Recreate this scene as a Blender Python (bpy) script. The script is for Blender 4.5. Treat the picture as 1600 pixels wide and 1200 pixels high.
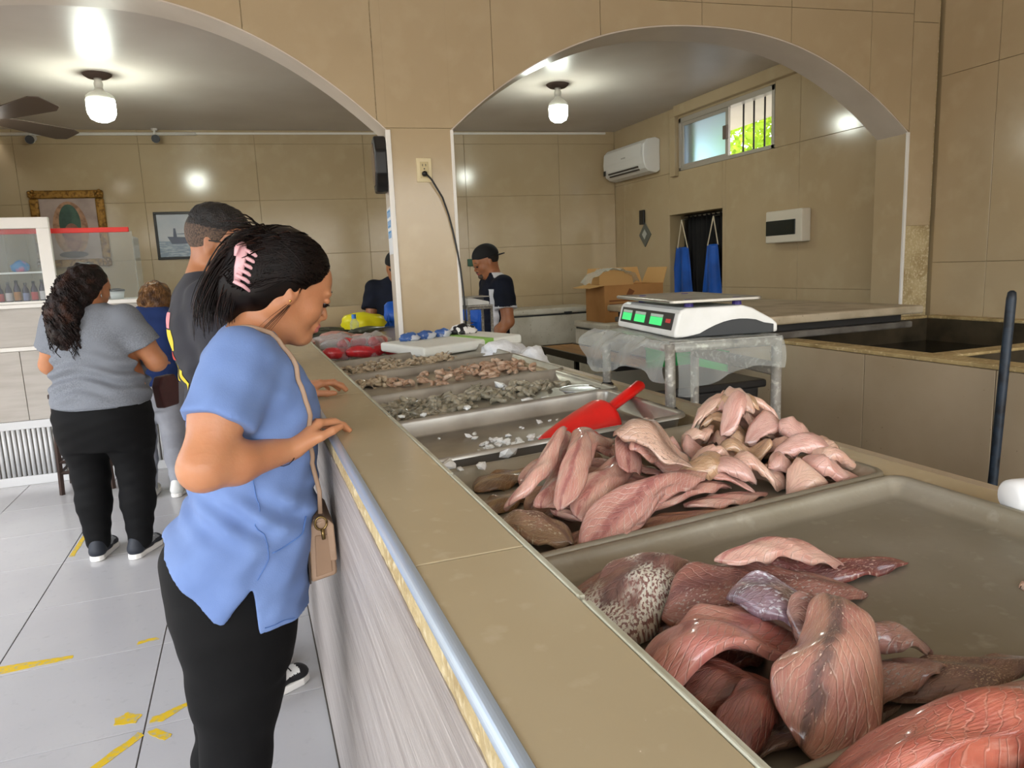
import bpy, bmesh, math, random
import numpy as np
from mathutils import Matrix, Vector, Euler

for _o in list(bpy.data.objects):
    bpy.data.objects.remove(_o, do_unlink=True)
SC = bpy.context.scene
COL = SC.collection
random.seed(7)
RNG = np.random.default_rng(11)
PI = math.pi

# ------------------------------------------------------------------ camera
cam_d = bpy.data.cameras.new('camera')
cam_d.sensor_width = 36.0
cam_d.lens = 36.0 * 1120.0 / 1600.0
cam_d.clip_start = 0.02
cam_d.clip_end = 400
cam = bpy.data.objects.new('camera', cam_d)
COL.objects.link(cam)
# world axes: X = across the counter (towards the staff side), Y = along the counter, Z up
_R = ((0.936348, -0.095666, 0.337787), (-0.348518, -0.13742, 0.927174), (-0.04228, -0.985882, -0.162015))
_m = Matrix(((_R[0][0], -_R[0][1], -_R[0][2], 0.0),
             (_R[1][0], -_R[1][1], -_R[1][2], 0.0),
             (_R[2][0], -_R[2][1], -_R[2][2], 1.5),
             (0, 0, 0, 1)))
cam.matrix_world = _m
SC.camera = cam

# ------------------------------------------------------------------ view + sky
SC.view_settings.view_transform = 'Standard'
SC.view_settings.look = 'None'
SC.view_settings.gamma = 1.0
SC.view_settings.use_curve_mapping = False
SC.view_settings.exposure = 0.5
world = bpy.data.worlds.new('sky')
SC.world = world
world.use_nodes = True
_nt = world.node_tree
_nt.nodes.clear()
_out = _nt.nodes.new('ShaderNodeOutputWorld')
_bg = _nt.nodes.new('ShaderNodeBackground')
_sky = _nt.nodes.new('ShaderNodeTexSky')
_sky.sky_type = 'NISHITA'
_sky.sun_disc = False
_sky.sun_elevation = math.radians(52)
_sky.sun_rotation = math.radians(200)
_sky.dust_density = 3.0
_sky.ozone_density = 0.6
_sky.air_density = 1.0
_hsv = _nt.nodes.new('ShaderNodeHueSaturation')
_hsv.inputs['Saturation'].default_value = 0.40
_nt.links.new(_sky.outputs[0], _hsv.inputs['Color'])
_nt.links.new(_hsv.outputs[0], _bg.inputs['Color'])
_bg.inputs['Strength'].default_value = 0.66
_nt.links.new(_bg.outputs[0], _out.inputs['Surface'])
BULB_STRENGTH = 54.0

# ------------------------------------------------------------------ materials
def lin(h):
    if isinstance(h, str):
        h = h.lstrip('#')
        c = [int(h[i:i + 2], 16) / 255 for i in (0, 2, 4)]
    else:
        c = h
    return tuple((v / 12.92 if v <= 0.04045 else ((v + 0.055) / 1.055) ** 2.4) for v in c)

def setin(b, name, v):
    if name in b.inputs:
        b.inputs[name].default_value = v

def mat(name, col, rough=0.5, metal=0.0, spec=0.5, var=None, bump=None, sss=0.0, trans=0.0,
        coat=0.0, emit=None, alpha=1.0, ior=1.45, sheen=0.0, rvar=None, coord='Object', sss_r=(0.02, 0.008, 0.005)):
    """var = (scale, second colour, contrast low, high[, detail, xyz stretch]); bump = (scale, strength[, detail, stretch])"""
    m = bpy.data.materials.new(name)
    m.use_nodes = True
    nt = m.node_tree
    b = nt.nodes['Principled BSDF']
    c = lin(col)
    b.inputs['Base Color'].default_value = (*c, 1)
    b.inputs['Roughness'].default_value = rough
    b.inputs['Metallic'].default_value = metal
    setin(b, 'Specular IOR Level', spec)
    setin(b, 'IOR', ior)
    setin(b, 'Alpha', alpha)
    if sss:
        setin(b, 'Subsurface Weight', sss)
        setin(b, 'Subsurface Radius', sss_r)
        setin(b, 'Subsurface Scale', 1.0)
    setin(b, 'Transmission Weight', trans)
    setin(b, 'Coat Weight', coat)
    setin(b, 'Coat Roughness', 0.12)
    if sheen:
        setin(b, 'Sheen Weight', sheen)
    if emit:
        setin(b, 'Emission Color', (*lin(emit[0]), 1))
        setin(b, 'Emission Strength', emit[1])
    tc = nt.nodes.new('ShaderNodeTexCoord')
    def noise(scale, detail, stretch):
        mp = nt.nodes.new('ShaderNodeMapping')
        mp.inputs['Scale'].default_value = stretch
        nt.links.new(tc.outputs[coord], mp.inputs['Vector'])
        n = nt.nodes.new('ShaderNodeTexNoise')
        n.inputs['Scale'].default_value = scale
        n.inputs['Detail'].default_value = detail
        nt.links.new(mp.outputs[0], n.inputs['Vector'])
        return n
    if var:
        layers = var if isinstance(var[0], (tuple, list)) else [var]
        prev = None
        for v in layers:
            scale, c2, lo, hi = v[:4]
            det = v[4] if len(v) > 4 else 4
            st = v[5] if len(v) > 5 else (1, 1, 1)
            n = noise(scale, det, st)
            r = nt.nodes.new('ShaderNodeMapRange')
            r.inputs['From Min'].default_value = lo
            r.inputs['From Max'].default_value = hi
            nt.links.new(n.outputs['Fac'], r.inputs['Value'])
            mx = nt.nodes.new('ShaderNodeMix')
            mx.data_type = 'RGBA'
            nt.links.new(r.outputs[0], mx.inputs[0])
            if prev is None:
                mx.inputs[6].default_value = (*c, 1)
            else:
                nt.links.new(prev, mx.inputs[6])
            mx.inputs[7].default_value = (*lin(c2), 1)
            prev = mx.outputs[2]
        nt.links.new(prev, b.inputs['Base Color'])
    if rvar:
        scale, lo, hi = rvar[:3]
        n = noise(scale, 3, (1, 1, 1))
        r = nt.nodes.new('ShaderNodeMapRange')
        r.inputs['From Min'].default_value = 0.3
        r.inputs['From Max'].default_value = 0.7
        r.inputs['To Min'].default_value = lo
        r.inputs['To Max'].default_value = hi
        nt.links.new(n.outputs['Fac'], r.inputs['Value'])
        nt.links.new(r.outputs[0], b.inputs['Roughness'])
    if bump:
        n = noise(bump[0], bump[2] if len(bump) > 2 else 4, bump[3] if len(bump) > 3 else (1, 1, 1))
        bp = nt.nodes.new('ShaderNodeBump')
        bp.inputs['Strength'].default_value = bump[1]
        bp.inputs['Distance'].default_value = 0.01
        nt.links.new(n.outputs['Fac'], bp.inputs['Height'])
        nt.links.new(bp.outputs[0], b.inputs['Normal'])
    return m

# ------------------------------------------------------------------ mesh helpers
class MB:
    def __init__(self):
        self.v = []; self.f = []; self.mi = []; self.uv = None
    def add(self, verts, faces, mi=0):
        o = len(self.v)
        self.v.extend([tuple(map(float, p)) for p in verts])
        self.f.extend([tuple(i + o for i in f) for f in faces])
        self.mi.extend([mi] * len(faces))
        return self
    def box(self, x0, x1, y0, y1, z0, z1, mi=0):
        v = [(x0, y0, z0), (x1, y0, z0), (x1, y1, z0), (x0, y1, z0), (x0, y0, z1), (x1, y0, z1), (x1, y1, z1), (x0, y1, z1)]
        return self.add(v, [(0, 3, 2, 1), (4, 5, 6, 7), (0, 1, 5, 4), (1, 2, 6, 5), (2, 3, 7, 6), (3, 0, 4, 7)], mi)
    def obox(self, c, s, rot=(0, 0, 0), mi=0):
        e = Euler(rot).to_matrix() if not isinstance(rot, Matrix) else rot
        hx, hy, hz = s[0] / 2, s[1] / 2, s[2] / 2
        v = []
        for (a, b_, d) in ((-1, -1, -1), (1, -1, -1), (1, 1, -1), (-1, 1, -1), (-1, -1, 1), (1, -1, 1), (1, 1, 1), (-1, 1, 1)):
            v.append(tuple(Vector(c) + e @ Vector((a * hx, b_ * hy, d * hz))))
        return self.add(v, [(0, 3, 2, 1), (4, 5, 6, 7), (0, 1, 5, 4), (1, 2, 6, 5), (2, 3, 7, 6), (3, 0, 4, 7)], mi)
    def tube(self, pts, rad, n=8, mi=0, caps=True, flat=1.0, up=None):
        pts = [Vector(p) for p in pts]
        if not hasattr(rad, '__len__'):
            rad = [rad] * len(pts)
        rings = []
        prev = None
        for i, p in enumerate(pts):
            t = (pts[min(i + 1, len(pts) - 1)] - pts[max(i - 1, 0)])
            if t.length < 1e-9: t = Vector((0, 0, 1))
            t.normalize()
            if prev is None:
                a = Vector(up) if up else (Vector((0, 0, 1)) if abs(t.z) < 0.9 else Vector((1, 0, 0)))
            else:
                a = prev
            a = a - t * a.dot(t)
            if a.length < 1e-6: a = t.orthogonal()
            a.normalize(); prev = a
            b_ = t.cross(a)
            rings.append([p + a * (math.cos(2 * PI * k / n) * rad[i] * flat) + b_ * (math.sin(2 * PI * k / n) * rad[i]) for k in range(n)])
        v = [q for r in rings for q in r]
        f = []
        for i in range(len(pts) - 1):
            for k in range(n):
                k2 = (k + 1) % n
                f.append((i * n + k, i * n + k2, (i + 1) * n + k2, (i + 1) * n + k))
        if caps:
            f.append(tuple(range(n - 1, -1, -1)))
            f.append(tuple((len(pts) - 1) * n + k for k in range(n)))
        return self.add(v, f, mi)
    def lathe(self, prof, c=(0, 0, 0), n=24, mi=0, rot=None):
        v = []; f = []
        R = Euler(rot).to_matrix() if rot else Matrix.Identity(3)
        for (r, z) in prof:
            for k in range(n):
                a = 2 * PI * k / n
                v.append(tuple(Vector(c) + R @ Vector((r * math.cos(a), r * math.sin(a), z))))
        for i in range(len(prof) - 1):
            for k in range(n):
                k2 = (k + 1) % n
                f.append((i * n + k, i * n + k2, (i + 1) * n + k2, (i + 1) * n + k))
        if prof[0][0] > 1e-5: f.append(tuple(range(n - 1, -1, -1)))
        if prof[-1][0] > 1e-5: f.append(tuple((len(prof) - 1) * n + k for k in range(n)))
        return self.add(v, f, mi)
    def prism(self, poly, o, ax, ay, az, h0, h1, mi=0):
        """polygon (2d) in the plane o + ax*u + ay*v extruded along az from h0 to h1"""
        o, ax, ay, az = Vector(o), Vector(ax), Vector(ay), Vector(az)
        n = len(poly)
        v = [tuple(o + ax * p[0] + ay * p[1] + az * h0) for p in poly] + [tuple(o + ax * p[0] + ay * p[1] + az * h1) for p in poly]
        f = [tuple(range(n - 1, -1, -1)), tuple(range(n, 2 * n))] + [(i, (i + 1) % n, n + (i + 1) % n, n + i) for i in range(n)]
        return self.add(v, f, mi)
    def grid(self, fn, nu, nv, mi=0, closed_u=False):
        """surface of fn(i/nu, j/nv)"""
        v = [fn(i / nu, j / nv) for i in range(nu + 1) for j in range(nv + 1)]
        f = [(i * (nv + 1) + j, (i + 1) * (nv + 1) + j, (i + 1) * (nv + 1) + j + 1, i * (nv + 1) + j + 1) for i in range(nu) for j in range(nv)]
        return self.add(v, f, mi)
    def mesh(self, name, mats, smooth=False):
        me = bpy.data.meshes.new(name)
        me.from_pydata(self.v, [], self.f)
        for m in (mats if isinstance(mats, (list, tuple)) else [mats]):
            me.materials.append(m)
        if len(set(self.mi)) > 1:
            me.polygons.foreach_set('material_index', self.mi)
        if smooth:
            me.polygons.foreach_set('use_smooth', [True] * len(me.polygons))
        me.update()
        return me

def rebase(o):
    """put the origin of a one-mesh thing at the middle of its base"""
    me = o.data
    n = len(me.vertices)
    a = np.empty(n * 3); me.vertices.foreach_get('co', a); a = a.reshape(-1, 3)
    c = np.array([(a[:, 0].min() + a[:, 0].max()) / 2, (a[:, 1].min() + a[:, 1].max()) / 2, a[:, 2].min()])
    me.vertices.foreach_set('co', (a - c).ravel()); me.update()
    o.location = tuple(c)

def bevel(o, w=0.003, seg=2, angle=0.6):
    md = o.modifiers.new('bevel', 'BEVEL')
    md.width = w; md.segments = seg; md.limit_method = 'ANGLE'; md.angle_limit = angle
    md.harden_normals = False
    return o

def build(mb, name, mats, parent=None, smooth=False, bev=0.0, label=None, seg=2):
    me = mb.mesh(name, mats, smooth)
    bm = bmesh.new(); bm.from_mesh(me); bmesh.ops.recalc_face_normals(bm, faces=bm.faces); bm.to_mesh(me); bm.free()
    o = bpy.data.objects.new(name, me)
    COL.objects.link(o)
    if parent is not None:
        o.parent = parent
        o.matrix_parent_inverse = PINV.get(parent.name, Matrix.Identity(4))
        PINV[o.name] = Matrix.Identity(4)
    else:
        rebase(o)
        PINV[o.name] = Matrix.Translation(-Vector(o.location))
    if bev: bevel(o, bev, seg)
    if label: o['label'] = label
    return o
PINV = {}

def tag(o, label, cat, group=None, kind=None):
    if label: o['label'] = label
    if cat: o['category'] = cat
    if group: o['group'] = group
    if kind: o['kind'] = kind
    return o

def thing(name, label, cat, loc=(0, 0, 0), group=None, kind=None):
    o = bpy.data.objects.new(name, None)
    COL.objects.link(o)
    o.location = loc
    o.empty_display_size = 0.1
    PINV[o.name] = Matrix.Translation(-Vector(loc))
    return tag(o, label, cat, group, kind)

def struct(o, label=None):
    o['kind'] = 'structure'
    if label: o['label'] = label
    return o

def sub_rects(rects, hole):
    out = []
    hx0, hx1, hy0, hy1 = hole
    for (x0, x1, y0, y1) in rects:
        if hx1 <= x0 or hx0 >= x1 or hy1 <= y0 or hy0 >= y1:
            out.append((x0, x1, y0, y1)); continue
        if x0 < hx0: out.append((x0, hx0, y0, y1))
        if x1 > hx1: out.append((hx1, x1, y0, y1))
        a, b_ = max(x0, hx0), min(x1, hx1)
        if y0 < hy0: out.append((a, b_, y0, hy0))
        if y1 > hy1: out.append((a, b_, hy1, y1))
    return [r for r in out if r[1] - r[0] > 0.02 and r[3] - r[2] > 0.02]
# ------------------------------------------------------------------ shared materials
M = {}
M['tile'] = mat('beige_glazed_tile', '#baa787', 0.15, var=[(0.9, '#b29e7d', 0.35, 0.7), (6, '#bcaa8a', 0.5, 0.75)], bump=(1.5, 0.015))
M['tile_dirty'] = mat('grimy_beige_tile', '#b3a288', 0.32, var=[(1.5, '#a08e72', 0.4, 0.75), (60, '#6f6048', 0.70, 0.76)])
M['grout'] = mat('tile_grout', '#a08e6c', 0.85)
M['mortar'] = mat('exposed_mortar', '#c2b086', 0.95, var=[(9, '#a8936a', 0.4, 0.65), (70, '#d6c8a4', 0.5, 0.7)], bump=(70, 0.8, 6))
M['soffit'] = mat('soffit_paint', '#d8cec2', 0.3, var=(2, '#cabfb2', 0.4, 0.7))
M['ceil'] = mat('ceiling_enamel', '#d2cac2', 0.36, spec=0.12, var=[(1.2, '#c6bcb3', 0.35, 0.7)], bump=(3, 0.04, 2))
M['white'] = mat('white_trim', '#e9e6e0', 0.35)
M['conc'] = mat('grey_concrete', '#8f8a80', 0.8, var=(4, '#7a746a', 0.4, 0.7), bump=(30, 0.3))
M['ground'] = mat('pale_paving_outside', '#b9b3a8', 0.9, var=(1, '#a59f94', 0.4, 0.6))
M['floor_tile'] = mat('pale_grey_floor_tile', '#b9b9ba', 0.16, var=[(1.6, '#b2b2b4', 0.35, 0.7), (26, '#acacad', 0.6, 0.8, 6), (90, '#8d8a86', 0.76, 0.82, 2)], rvar=(5, 0.13, 0.24))
M['floor_grout'] = mat('dark_floor_grout', '#4b463f', 0.9)
M['black'] = mat('black_plastic', '#161617', 0.35)
M['steel'] = mat('stainless_steel', '#b5b1a6', 0.3, metal=0.8, var=(6, '#8f8a80', 0.4, 0.7), rvar=(9, 0.32, 0.42))
M['alu'] = mat('dull_aluminium', '#a8a292', 0.40, metal=0.65, var=[(5, '#98917e', 0.35, 0.7), (40, '#b2ac9c', 0.6, 0.8)], rvar=(8, 0.36, 0.5), bump=(60, 0.05))
M['alu_bright'] = mat('bright_aluminium', '#c9ccd0', 0.3, metal=1.0)

AW = math.radians(-5.75)
U = Vector((math.cos(AW), math.sin(AW), 0)); N = Vector((-math.sin(AW), math.cos(AW), 0)); ZUP = Vector((0, 0, 1))
ARCH0 = Vector((0.849, 4.2, 0)); BACK0 = Vector((0, 8.9, 0))
WX = 4.6            # the right-hand wall
CZ = 3.13           # ceiling of the back room
LX = -2.6           # the shop front on the left

def tile_face(parent, o, ax, ay, nin, rects, m, gap=0.004, th=0.012, name='tile'):
    """each rect becomes its own thin tile, standing proud of the wall by th (nin points into the wall)"""
    for (x0, x1, y0, y1) in rects:
        mb = MB()
        g = gap / 2
        mb.prism([(x0 + g, y0 + g), (x1 - g, y0 + g), (x1 - g, y1 - g), (x0 + g, y1 - g)], o, ax, ay, nin, 0.0, th)
        build(mb, name, m, parent, bev=0.0015, seg=1)

def grid_rects(x0, x1, y0, y1, w, h, ox=0.0, oy=0.0):
    xs = [x0] + [ox + w * k for k in range(-40, 41) if x0 + 0.05 < ox + w * k < x1 - 0.05] + [x1]
    ys = [y0] + [oy + h * k for k in range(-40, 41) if y0 + 0.05 < oy + h * k < y1 - 0.05] + [y1]
    return [(xs[i], xs[i + 1], ys[j], ys[j + 1]) for i in range(len(xs) - 1) for j in range(len(ys) - 1)]

# ------------------------------------------------------------------ floor
fl = struct(build(MB().box(LX - 0.1, 0.17, -3.2, 9.4, -0.06, -0.004), 'floor', M['floor_grout']), 'shop floor of pale grey square tiles with dark joints')
PINV['floor'] = Matrix.Translation(-Vector(fl.location))
_first = None
TS = 0.6105
for i in range(-5, 1):
    for j in range(-4, 12):
        x0, y0 = -0.4595 - TS + TS * (i + 1), 2.538 + TS * (j - 1)
        if x0 < -2.9: continue
        xa, xb = x0, min(x0 + TS, 0.165)
        mb = MB().box(xa + 0.0022, xb - 0.0022, y0 + 0.0022, y0 + TS - 0.0022, -0.012, 0.0)
        build(mb, 'floor_tile', M['floor_tile'], fl, bev=0.0012, seg=1)
struct(build(MB().box(0.17, 4.7, -3.2, 9.4, -0.06, -0.002), 'floor_staff_side', M['conc']), 'grey concrete floor behind the counter')
struct(build(MB().box(-40, 40, -40, 40, -0.2, -0.07), 'ground', M['ground']), 'pale paving outside the shop')

# ------------------------------------------------------------------ back wall
wb = struct(build(MB().prism([(-3.0, 0), (4.9, 0), (4.9, CZ + 0.1), (-3.0, CZ + 0.1)], BACK0, U, ZUP, N, 0.012, 0.2), 'wall_back', M['grout']), 'beige tiled back wall')
rects = grid_rects(-2.42, 4.62, 0.0, CZ, 1.2, 0.62, 0.27, 0.5)
tile_face(wb, BACK0, U, ZUP, N, rects, M['tile'], gap=0.003)

# ------------------------------------------------------------------ right wall with window and doorway
WIN = (5.46, 6.98, 2.45, 3.0)       # y0 y1 z0 z1
DOOR = (6.21, 7.18, 0.0, 1.99)
y_back = 8.62
holes = [WIN, DOOR]
wr_r = [(-3.2, y_back + 0.3, 0, 3.6)]
for h in holes: wr_r = sub_rects(wr_r, h)
mb = MB()
for (a, b_, c, d) in wr_r: mb.box(WX + 0.012, WX + 0.2, a, b_, c, d)
wr = struct(build(mb, 'wall_right', M['grout']), 'beige tiled right wall with high window and doorway')
rects = grid_rects(4.1, y_back, 0.0, CZ, 1.02, 1.25, 7.18, -0.05)
for h in holes: rects = sub_rects(rects, h)
tile_face(wr, Vector((WX, 0, 0)), Vector((0, 1, 0)), ZUP, Vector((1, 0, 0)), rects, M['tile'], gap=0.003)
rects = grid_rects(-1.4, 3.80, 0.0, 3.6, 1.6, 1.25, 0.2, 0.15)
tile_face(wr, Vector((WX - 0.004, 0, 0)), Vector((0, 1, 0)), ZUP, Vector((1, 0, 0)), rects, M['tile'], gap=0.003)
# niche behind the doorway
mb = MB()
mb.box(WX + 0.2, WX + 1.3, DOOR[0] - 0.3, DOOR[0] - 0.2, 0, 2.3); mb.box(WX + 0.2, WX + 1.3, DOOR[1] + 0.2, DOOR[1] + 0.3, 0, 2.3)
mb.box(WX + 1.3, WX + 1.4, DOOR[0] - 0.3, DOOR[1] + 0.3, 0, 2.3); mb.box(WX + 0.2, WX + 1.4, DOOR[0] - 0.3, DOOR[1] + 0.3, 2.2, 2.3)
struct(build(mb, 'wall_storeroom', M['conc']), 'dim storeroom walls behind the doorway')
struct(build(MB().box(WX + 0.0, WX + 1.4, DOOR[0] - 0.3, DOOR[1] + 0.3, -0.06, -0.001), 'floor_storeroom', M['conc']), 'concrete storeroom floor')

# ------------------------------------------------------------------ wall with the two arches
TH = 0.29
def arch_z(s):
    """underside of the arch wall at coordinate s along it (0 = left edge of the pillar)"""
    if -0.003 <= s <= 0.362: return None                         # pillar
    if 0.362 < s < 3.541:
        return 2.292 + 0.626 * (1 - abs((s - 1.951) / 1.59) ** 2.3)
    if -3.303 < s < -0.003:
        return 2.289 + 0.69 * (1 - abs((s + 1.653) / 1.65) ** 2.3)
    return None
ZT = 3.62
def arch_strip(s0, s1, z0, z1, h0, h1, n=24):
    """slab between z0 (or the arch) and z1 for s0..s1; n columns"""
    mb = MB()
    ss = [s0 + (s1 - s0) * k / n for k in range(n + 1)]
    lo = []
    for k, s in enumerate(ss):
        sm = min(max(s, s0 + 1e-4), s1 - 1e-4)
        a = arch_z(sm)
        lo.append(max(z0, a) if a is not None else z0)
    idx = [k for k in range(n + 1) if lo[k] < z1 - 1e-4]
    if len(idx) < 2: return None
    k0, k1 = idx[0], idx[-1]
    poly = [(ss[k], lo[k]) for k in range(k0, k1 + 1)]
    v = []
    for h in (h0, h1):
        v += [tuple(ARCH0 + U * p[0] + ZUP * p[1] + N * h) for p in poly]
        v += [tuple(ARCH0 + U * p[0] + ZUP * z1 + N * h) for p in poly]
    m = len(poly)
    f = []
    for k in range(m - 1):
        f.append((k, k + 1, m + k + 1, m + k))                                        # front
        f.append((2 * m + k + 1, 2 * m + k, 3 * m + k, 3 * m + k + 1))                # back
        f.append((k + 1, k, 2 * m + k, 2 * m + k + 1))                                # underside
        f.append((m + k, m + k + 1, 3 * m + k + 1, 3 * m + k))                        # top
    f.append((0, m, 3 * m, 2 * m)); f.append((m - 1, 3 * m - 1, 4 * m - 1, 2 * m - 1))
    return mb.add(v, f)

core = MB()
for (a, b_, n_) in ((-3.6, -3.303, 1), (-3.303, -0.003, 64), (-0.003, 0.362, 1), (0.362, 3.541, 64), (3.541, 3.768, 1)):
    mb = arch_strip(a, b_, 0.0, ZT, 0.012, TH, n_)
    core.add(mb.v, mb.f)
wa = struct(build(core, 'wall_arch', M['mortar']), 'beige tiled wall pierced by two wide arches over a square pillar')
# soffit skins (painted plaster)
for (a, b_, nm) in ((-3.303, -0.003, 'soffit'), (0.362, 3.541, 'soffit')):
    mb = MB()
    n_ = 64
    pts = []
    for k in range(n_ + 1):
        s = min(max(a + (b_ - a) * k / n_, a + 1e-4), b_ - 1e-4)
        pts.append((s, arch_z(s)))
    for k in range(n_):
        (s0, z0), (s1, z1) = pts[k], pts[k + 1]
        v = []
        for (s, z) in ((s0, z0), (s1, z1)):
            v += [tuple(ARCH0 + U * s + ZUP * (z - 0.008) + N * 0.004), tuple(ARCH0 + U * s + ZUP * (z - 0.008) + N * (TH + 0.002)),
                  tuple(ARCH0 + U * s + ZUP * (z + 0.001) + N * (TH + 0.002)), tuple(ARCH0 + U * s + ZUP * (z + 0.001) + N * 0.004)]
        mb.add(v, [(0, 1, 5, 4), (2, 3, 7, 6), (1, 2, 6, 5), (3, 0, 4, 7)])
    build(mb, nm, M['soffit'], wa, smooth=False)
# face tiles, clipped by the arches
XS = [-3.6, -2.74, -2.07, -1.40, -0.728, -0.058, 0.627, 1.298, 1.969, 2.603, 3.21, 3.541]
ZS = [0.0, 1.05, 2.30, 3.05, 3.62]
for i in range(len(XS) - 1):
    for j in range(len(ZS) - 1):
        s0, s1, z0, z1 = XS[i] + 0.0015, XS[i + 1] - 0.0015, ZS[j] + 0.0015, ZS[j + 1] - 0.0015
        # split where a tile straddles the pillar edges
        cuts = [s0] + [c for c in (-3.303, -0.003, 0.362, 3.541) if s0 < c < s1] + [s1]
        for k in range(len(cuts) - 1):
            if cuts[k + 1] - cuts[k] < 0.02: continue
            mb = arch_strip(cuts[k] + 1e-4, cuts[k + 1] - 1e-4, z0, z1, 0.0, 0.012, 20)
            if mb is None: continue
            if mb.v: build(mb, 'tile', M['tile'], wa)
# narrow tiles right of the right arch; the lowest one has come off and shows the mortar
tile_face(wa, ARCH0, U, ZUP, N, [(3.543, 3.752, 1.66, 3.0), (3.543, 3.752, 3.0, 3.62), (3.543, 3.752, 0.0, 0.9)], M['tile'])
# jamb tiles on the inner faces of the piers, white corner beads
def pier_face(s, sign, z0, z1, m):
    mb = MB().prism([(0.004, z0), (TH, z0), (TH, z1), (0.004, z1)], ARCH0 + U * s, N, ZUP, U, 0.0, 0.008 * sign)
    build(mb, 'jamb_tile', m, wa)
pier_face(3.541, -1, 0, 2.285, M['tile'])
pier_face(0.362, 1, 0, 2.285, M['tile'])
pier_face(-0.003, -1, 0, 2.285, M['soffit'])
def bead(s, w0, w1, z0, z1):
    mb = MB().prism([(w0, z0), (w1, z0), (w1, z1), (w0, z1)], ARCH0 + U * s, U, ZUP, N, -0.006, 0.012)
    build(mb, 'corner_bead', M['white'], wa, bev=0.002)
bead(-0.003, -0.012, 0.016, 1.0, 2.29)
bead(0.362, -0.006, 0.012, 1.0, 2.29)
bead(3.541, -0.012, 0.006, 1.1, 2.29)

# ------------------------------------------------------------------ other walls and ceilings
mb = MB()
mb.box(LX - 0.2, LX, 5.6, 9.6, 0, 3.6); mb.box(LX - 0.2, LX, -3.2, 5.6, 2.75, 3.7); mb.box(LX - 0.2, LX, 1.2, 1.5, 0, 2.75)
struct(build(mb, 'wall_left', M['tile']), 'left wall with the open shop front')
mb = MB(); mb.box(LX - 0.2, WX + 0.2, -3.4, -3.2, 2.95, 3.7); mb.box(4.2, WX + 0.2, -3.4, -3.2, 0, 2.95)
struct(build(mb, 'wall_rear', M['tile']), 'rear wall with wide shop entrance behind the viewer')
mb = MB().prism([(-3.6, 0.0), (4.9, 0.0), (4.9, 4.9), (-3.6, 4.9)], ARCH0 + ZUP * CZ + N * (TH - 0.01), U, N, ZUP, 0, 0.12)
struct(build(mb, 'ceiling', M['ceil']), 'glossy off-white ceiling of the back room')
mb = MB().prism([(-3.6, -7.8), (4.2, -7.8), (4.2, 0.05), (-3.6, 0.05)], ARCH0 + ZUP * 3.55, U, N, ZUP, 0, 0.12)
struct(build(mb, 'ceiling_front', M['ceil']), 'off-white ceiling over the shop front')
# left cheek of the back room
struct(build(MB().box(-2.45, -2.33, 6.9, 9.2, 0, CZ), 'wall_left_back', M['tile']), 'beige left wall of the back room')
# beam over the window
bw = build(MB().box(WX - 0.07, WX, 5.0, 6.99, 3.02, CZ), 'trim_1', M['tile'], bev=0.006)
struct(bw, 'beige beam above the high window')
struct(build(MB().box(WX - 0.05, WX, 6.99, 7.09, 2.40, 3.03), 'trim_2', M['tile'], bev=0.006), 'narrow beige post beside the high window')
# ------------------------------------------------------------------ counter
M['wood_tile'] = mat('ribbed_grey_wood_look_tile', '#aba39e', 0.42, var=[(2.0, '#968d88', 0.38, 0.66, 5, (6, 1.0, 22)), (5, '#bdb6b1', 0.52, 0.72, 5, (4, 0.7, 34))], bump=(10, 0.5, 5, (1, 1.0, 26)))
M['ledge'] = mat('beige_ledge_tile', '#bdae8d', 0.2, var=[(2, '#b3a382', 0.35, 0.7), (30, '#c2b495', 0.6, 0.75), (120, '#e6dcc2', 0.77, 0.81)], rvar=(3, 0.16, 0.24))
M['strip'] = mat('blue_grey_metal_strip', '#bccbdb', 0.3, metal=0.55)
M['inner_strip'] = mat('pale_plastic_edge_strip', '#cfd0bd', 0.4, var=(20, '#b9b7a0', 0.4, 0.7))
CY0, CY1 = -0.9, 6.0
LZ = 1.170
ct = thing('fish_counter', 'long tiled fish counter with beige top ledge and grey wood-look front', 'counter', (0.6, 2.6, 0))
build(MB().box(0.150, 0.282, CY0, CY1, 0.0, LZ - 0.011), 'core_wall', M['mortar'], ct)
# front tiles: tall ones from the floor up to the broken mortar band
yy = CY0
k = 0
while yy < CY1:
    y2 = min(yy + 1.2, CY1)
    build(MB().box(0.138, 0.150, yy + 0.0015, y2 - 0.0015, 0.0, 1.122), 'front_tile', M['wood_tile'], ct, bev=0.0015, seg=1)
    yy = y2; k += 1
build(MB().box(0.133, 0.138, CY0, CY1, 0.0, 0.006), 'foot_bead', M['floor_grout'], ct)
# rough mortar bead between tile edge and strip
mb = MB()
nn = 360
def mort(u, v):
    y = CY0 + (CY1 - CY0) * u
    t = v * 2 - 1
    w = 0.003 * math.sin(y * 61) + 0.002 * math.sin(y * 147 + 1) + 0.0015 * math.sin(y * 313)
    return (0.1415 - 0.0025 * (1 - t * t) - w * (1 - t * t) * 0.5, y, 1.118 + 0.042 * v + (w * 0.6 if v < 0.4 else 0))
mb.grid(mort, nn, 5)
build(mb, 'mortar_band', M['mortar'], ct, smooth=True)
# rounded metal edge strip
mb = MB()
prof = []
for q in range(9):
    t = q / 8
    ang = PI + (PI / 2) * t
    prof.append((0.1480 + 0.0110 * math.cos(ang), 1.1585 - 0.0130 * math.sin(ang)))
prof += [(0.1510, 1.1715), (0.1510, 1.166), (0.148, 1.166), (0.1415, 1.157)]
mb.prism([(p[0], p[1]) for p in prof], (0, 0, 0), (1, 0, 0), (0, 0, 1), (0, 1, 0), CY0, CY1)
build(mb, 'edge_strip', M['strip'], ct)
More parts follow.
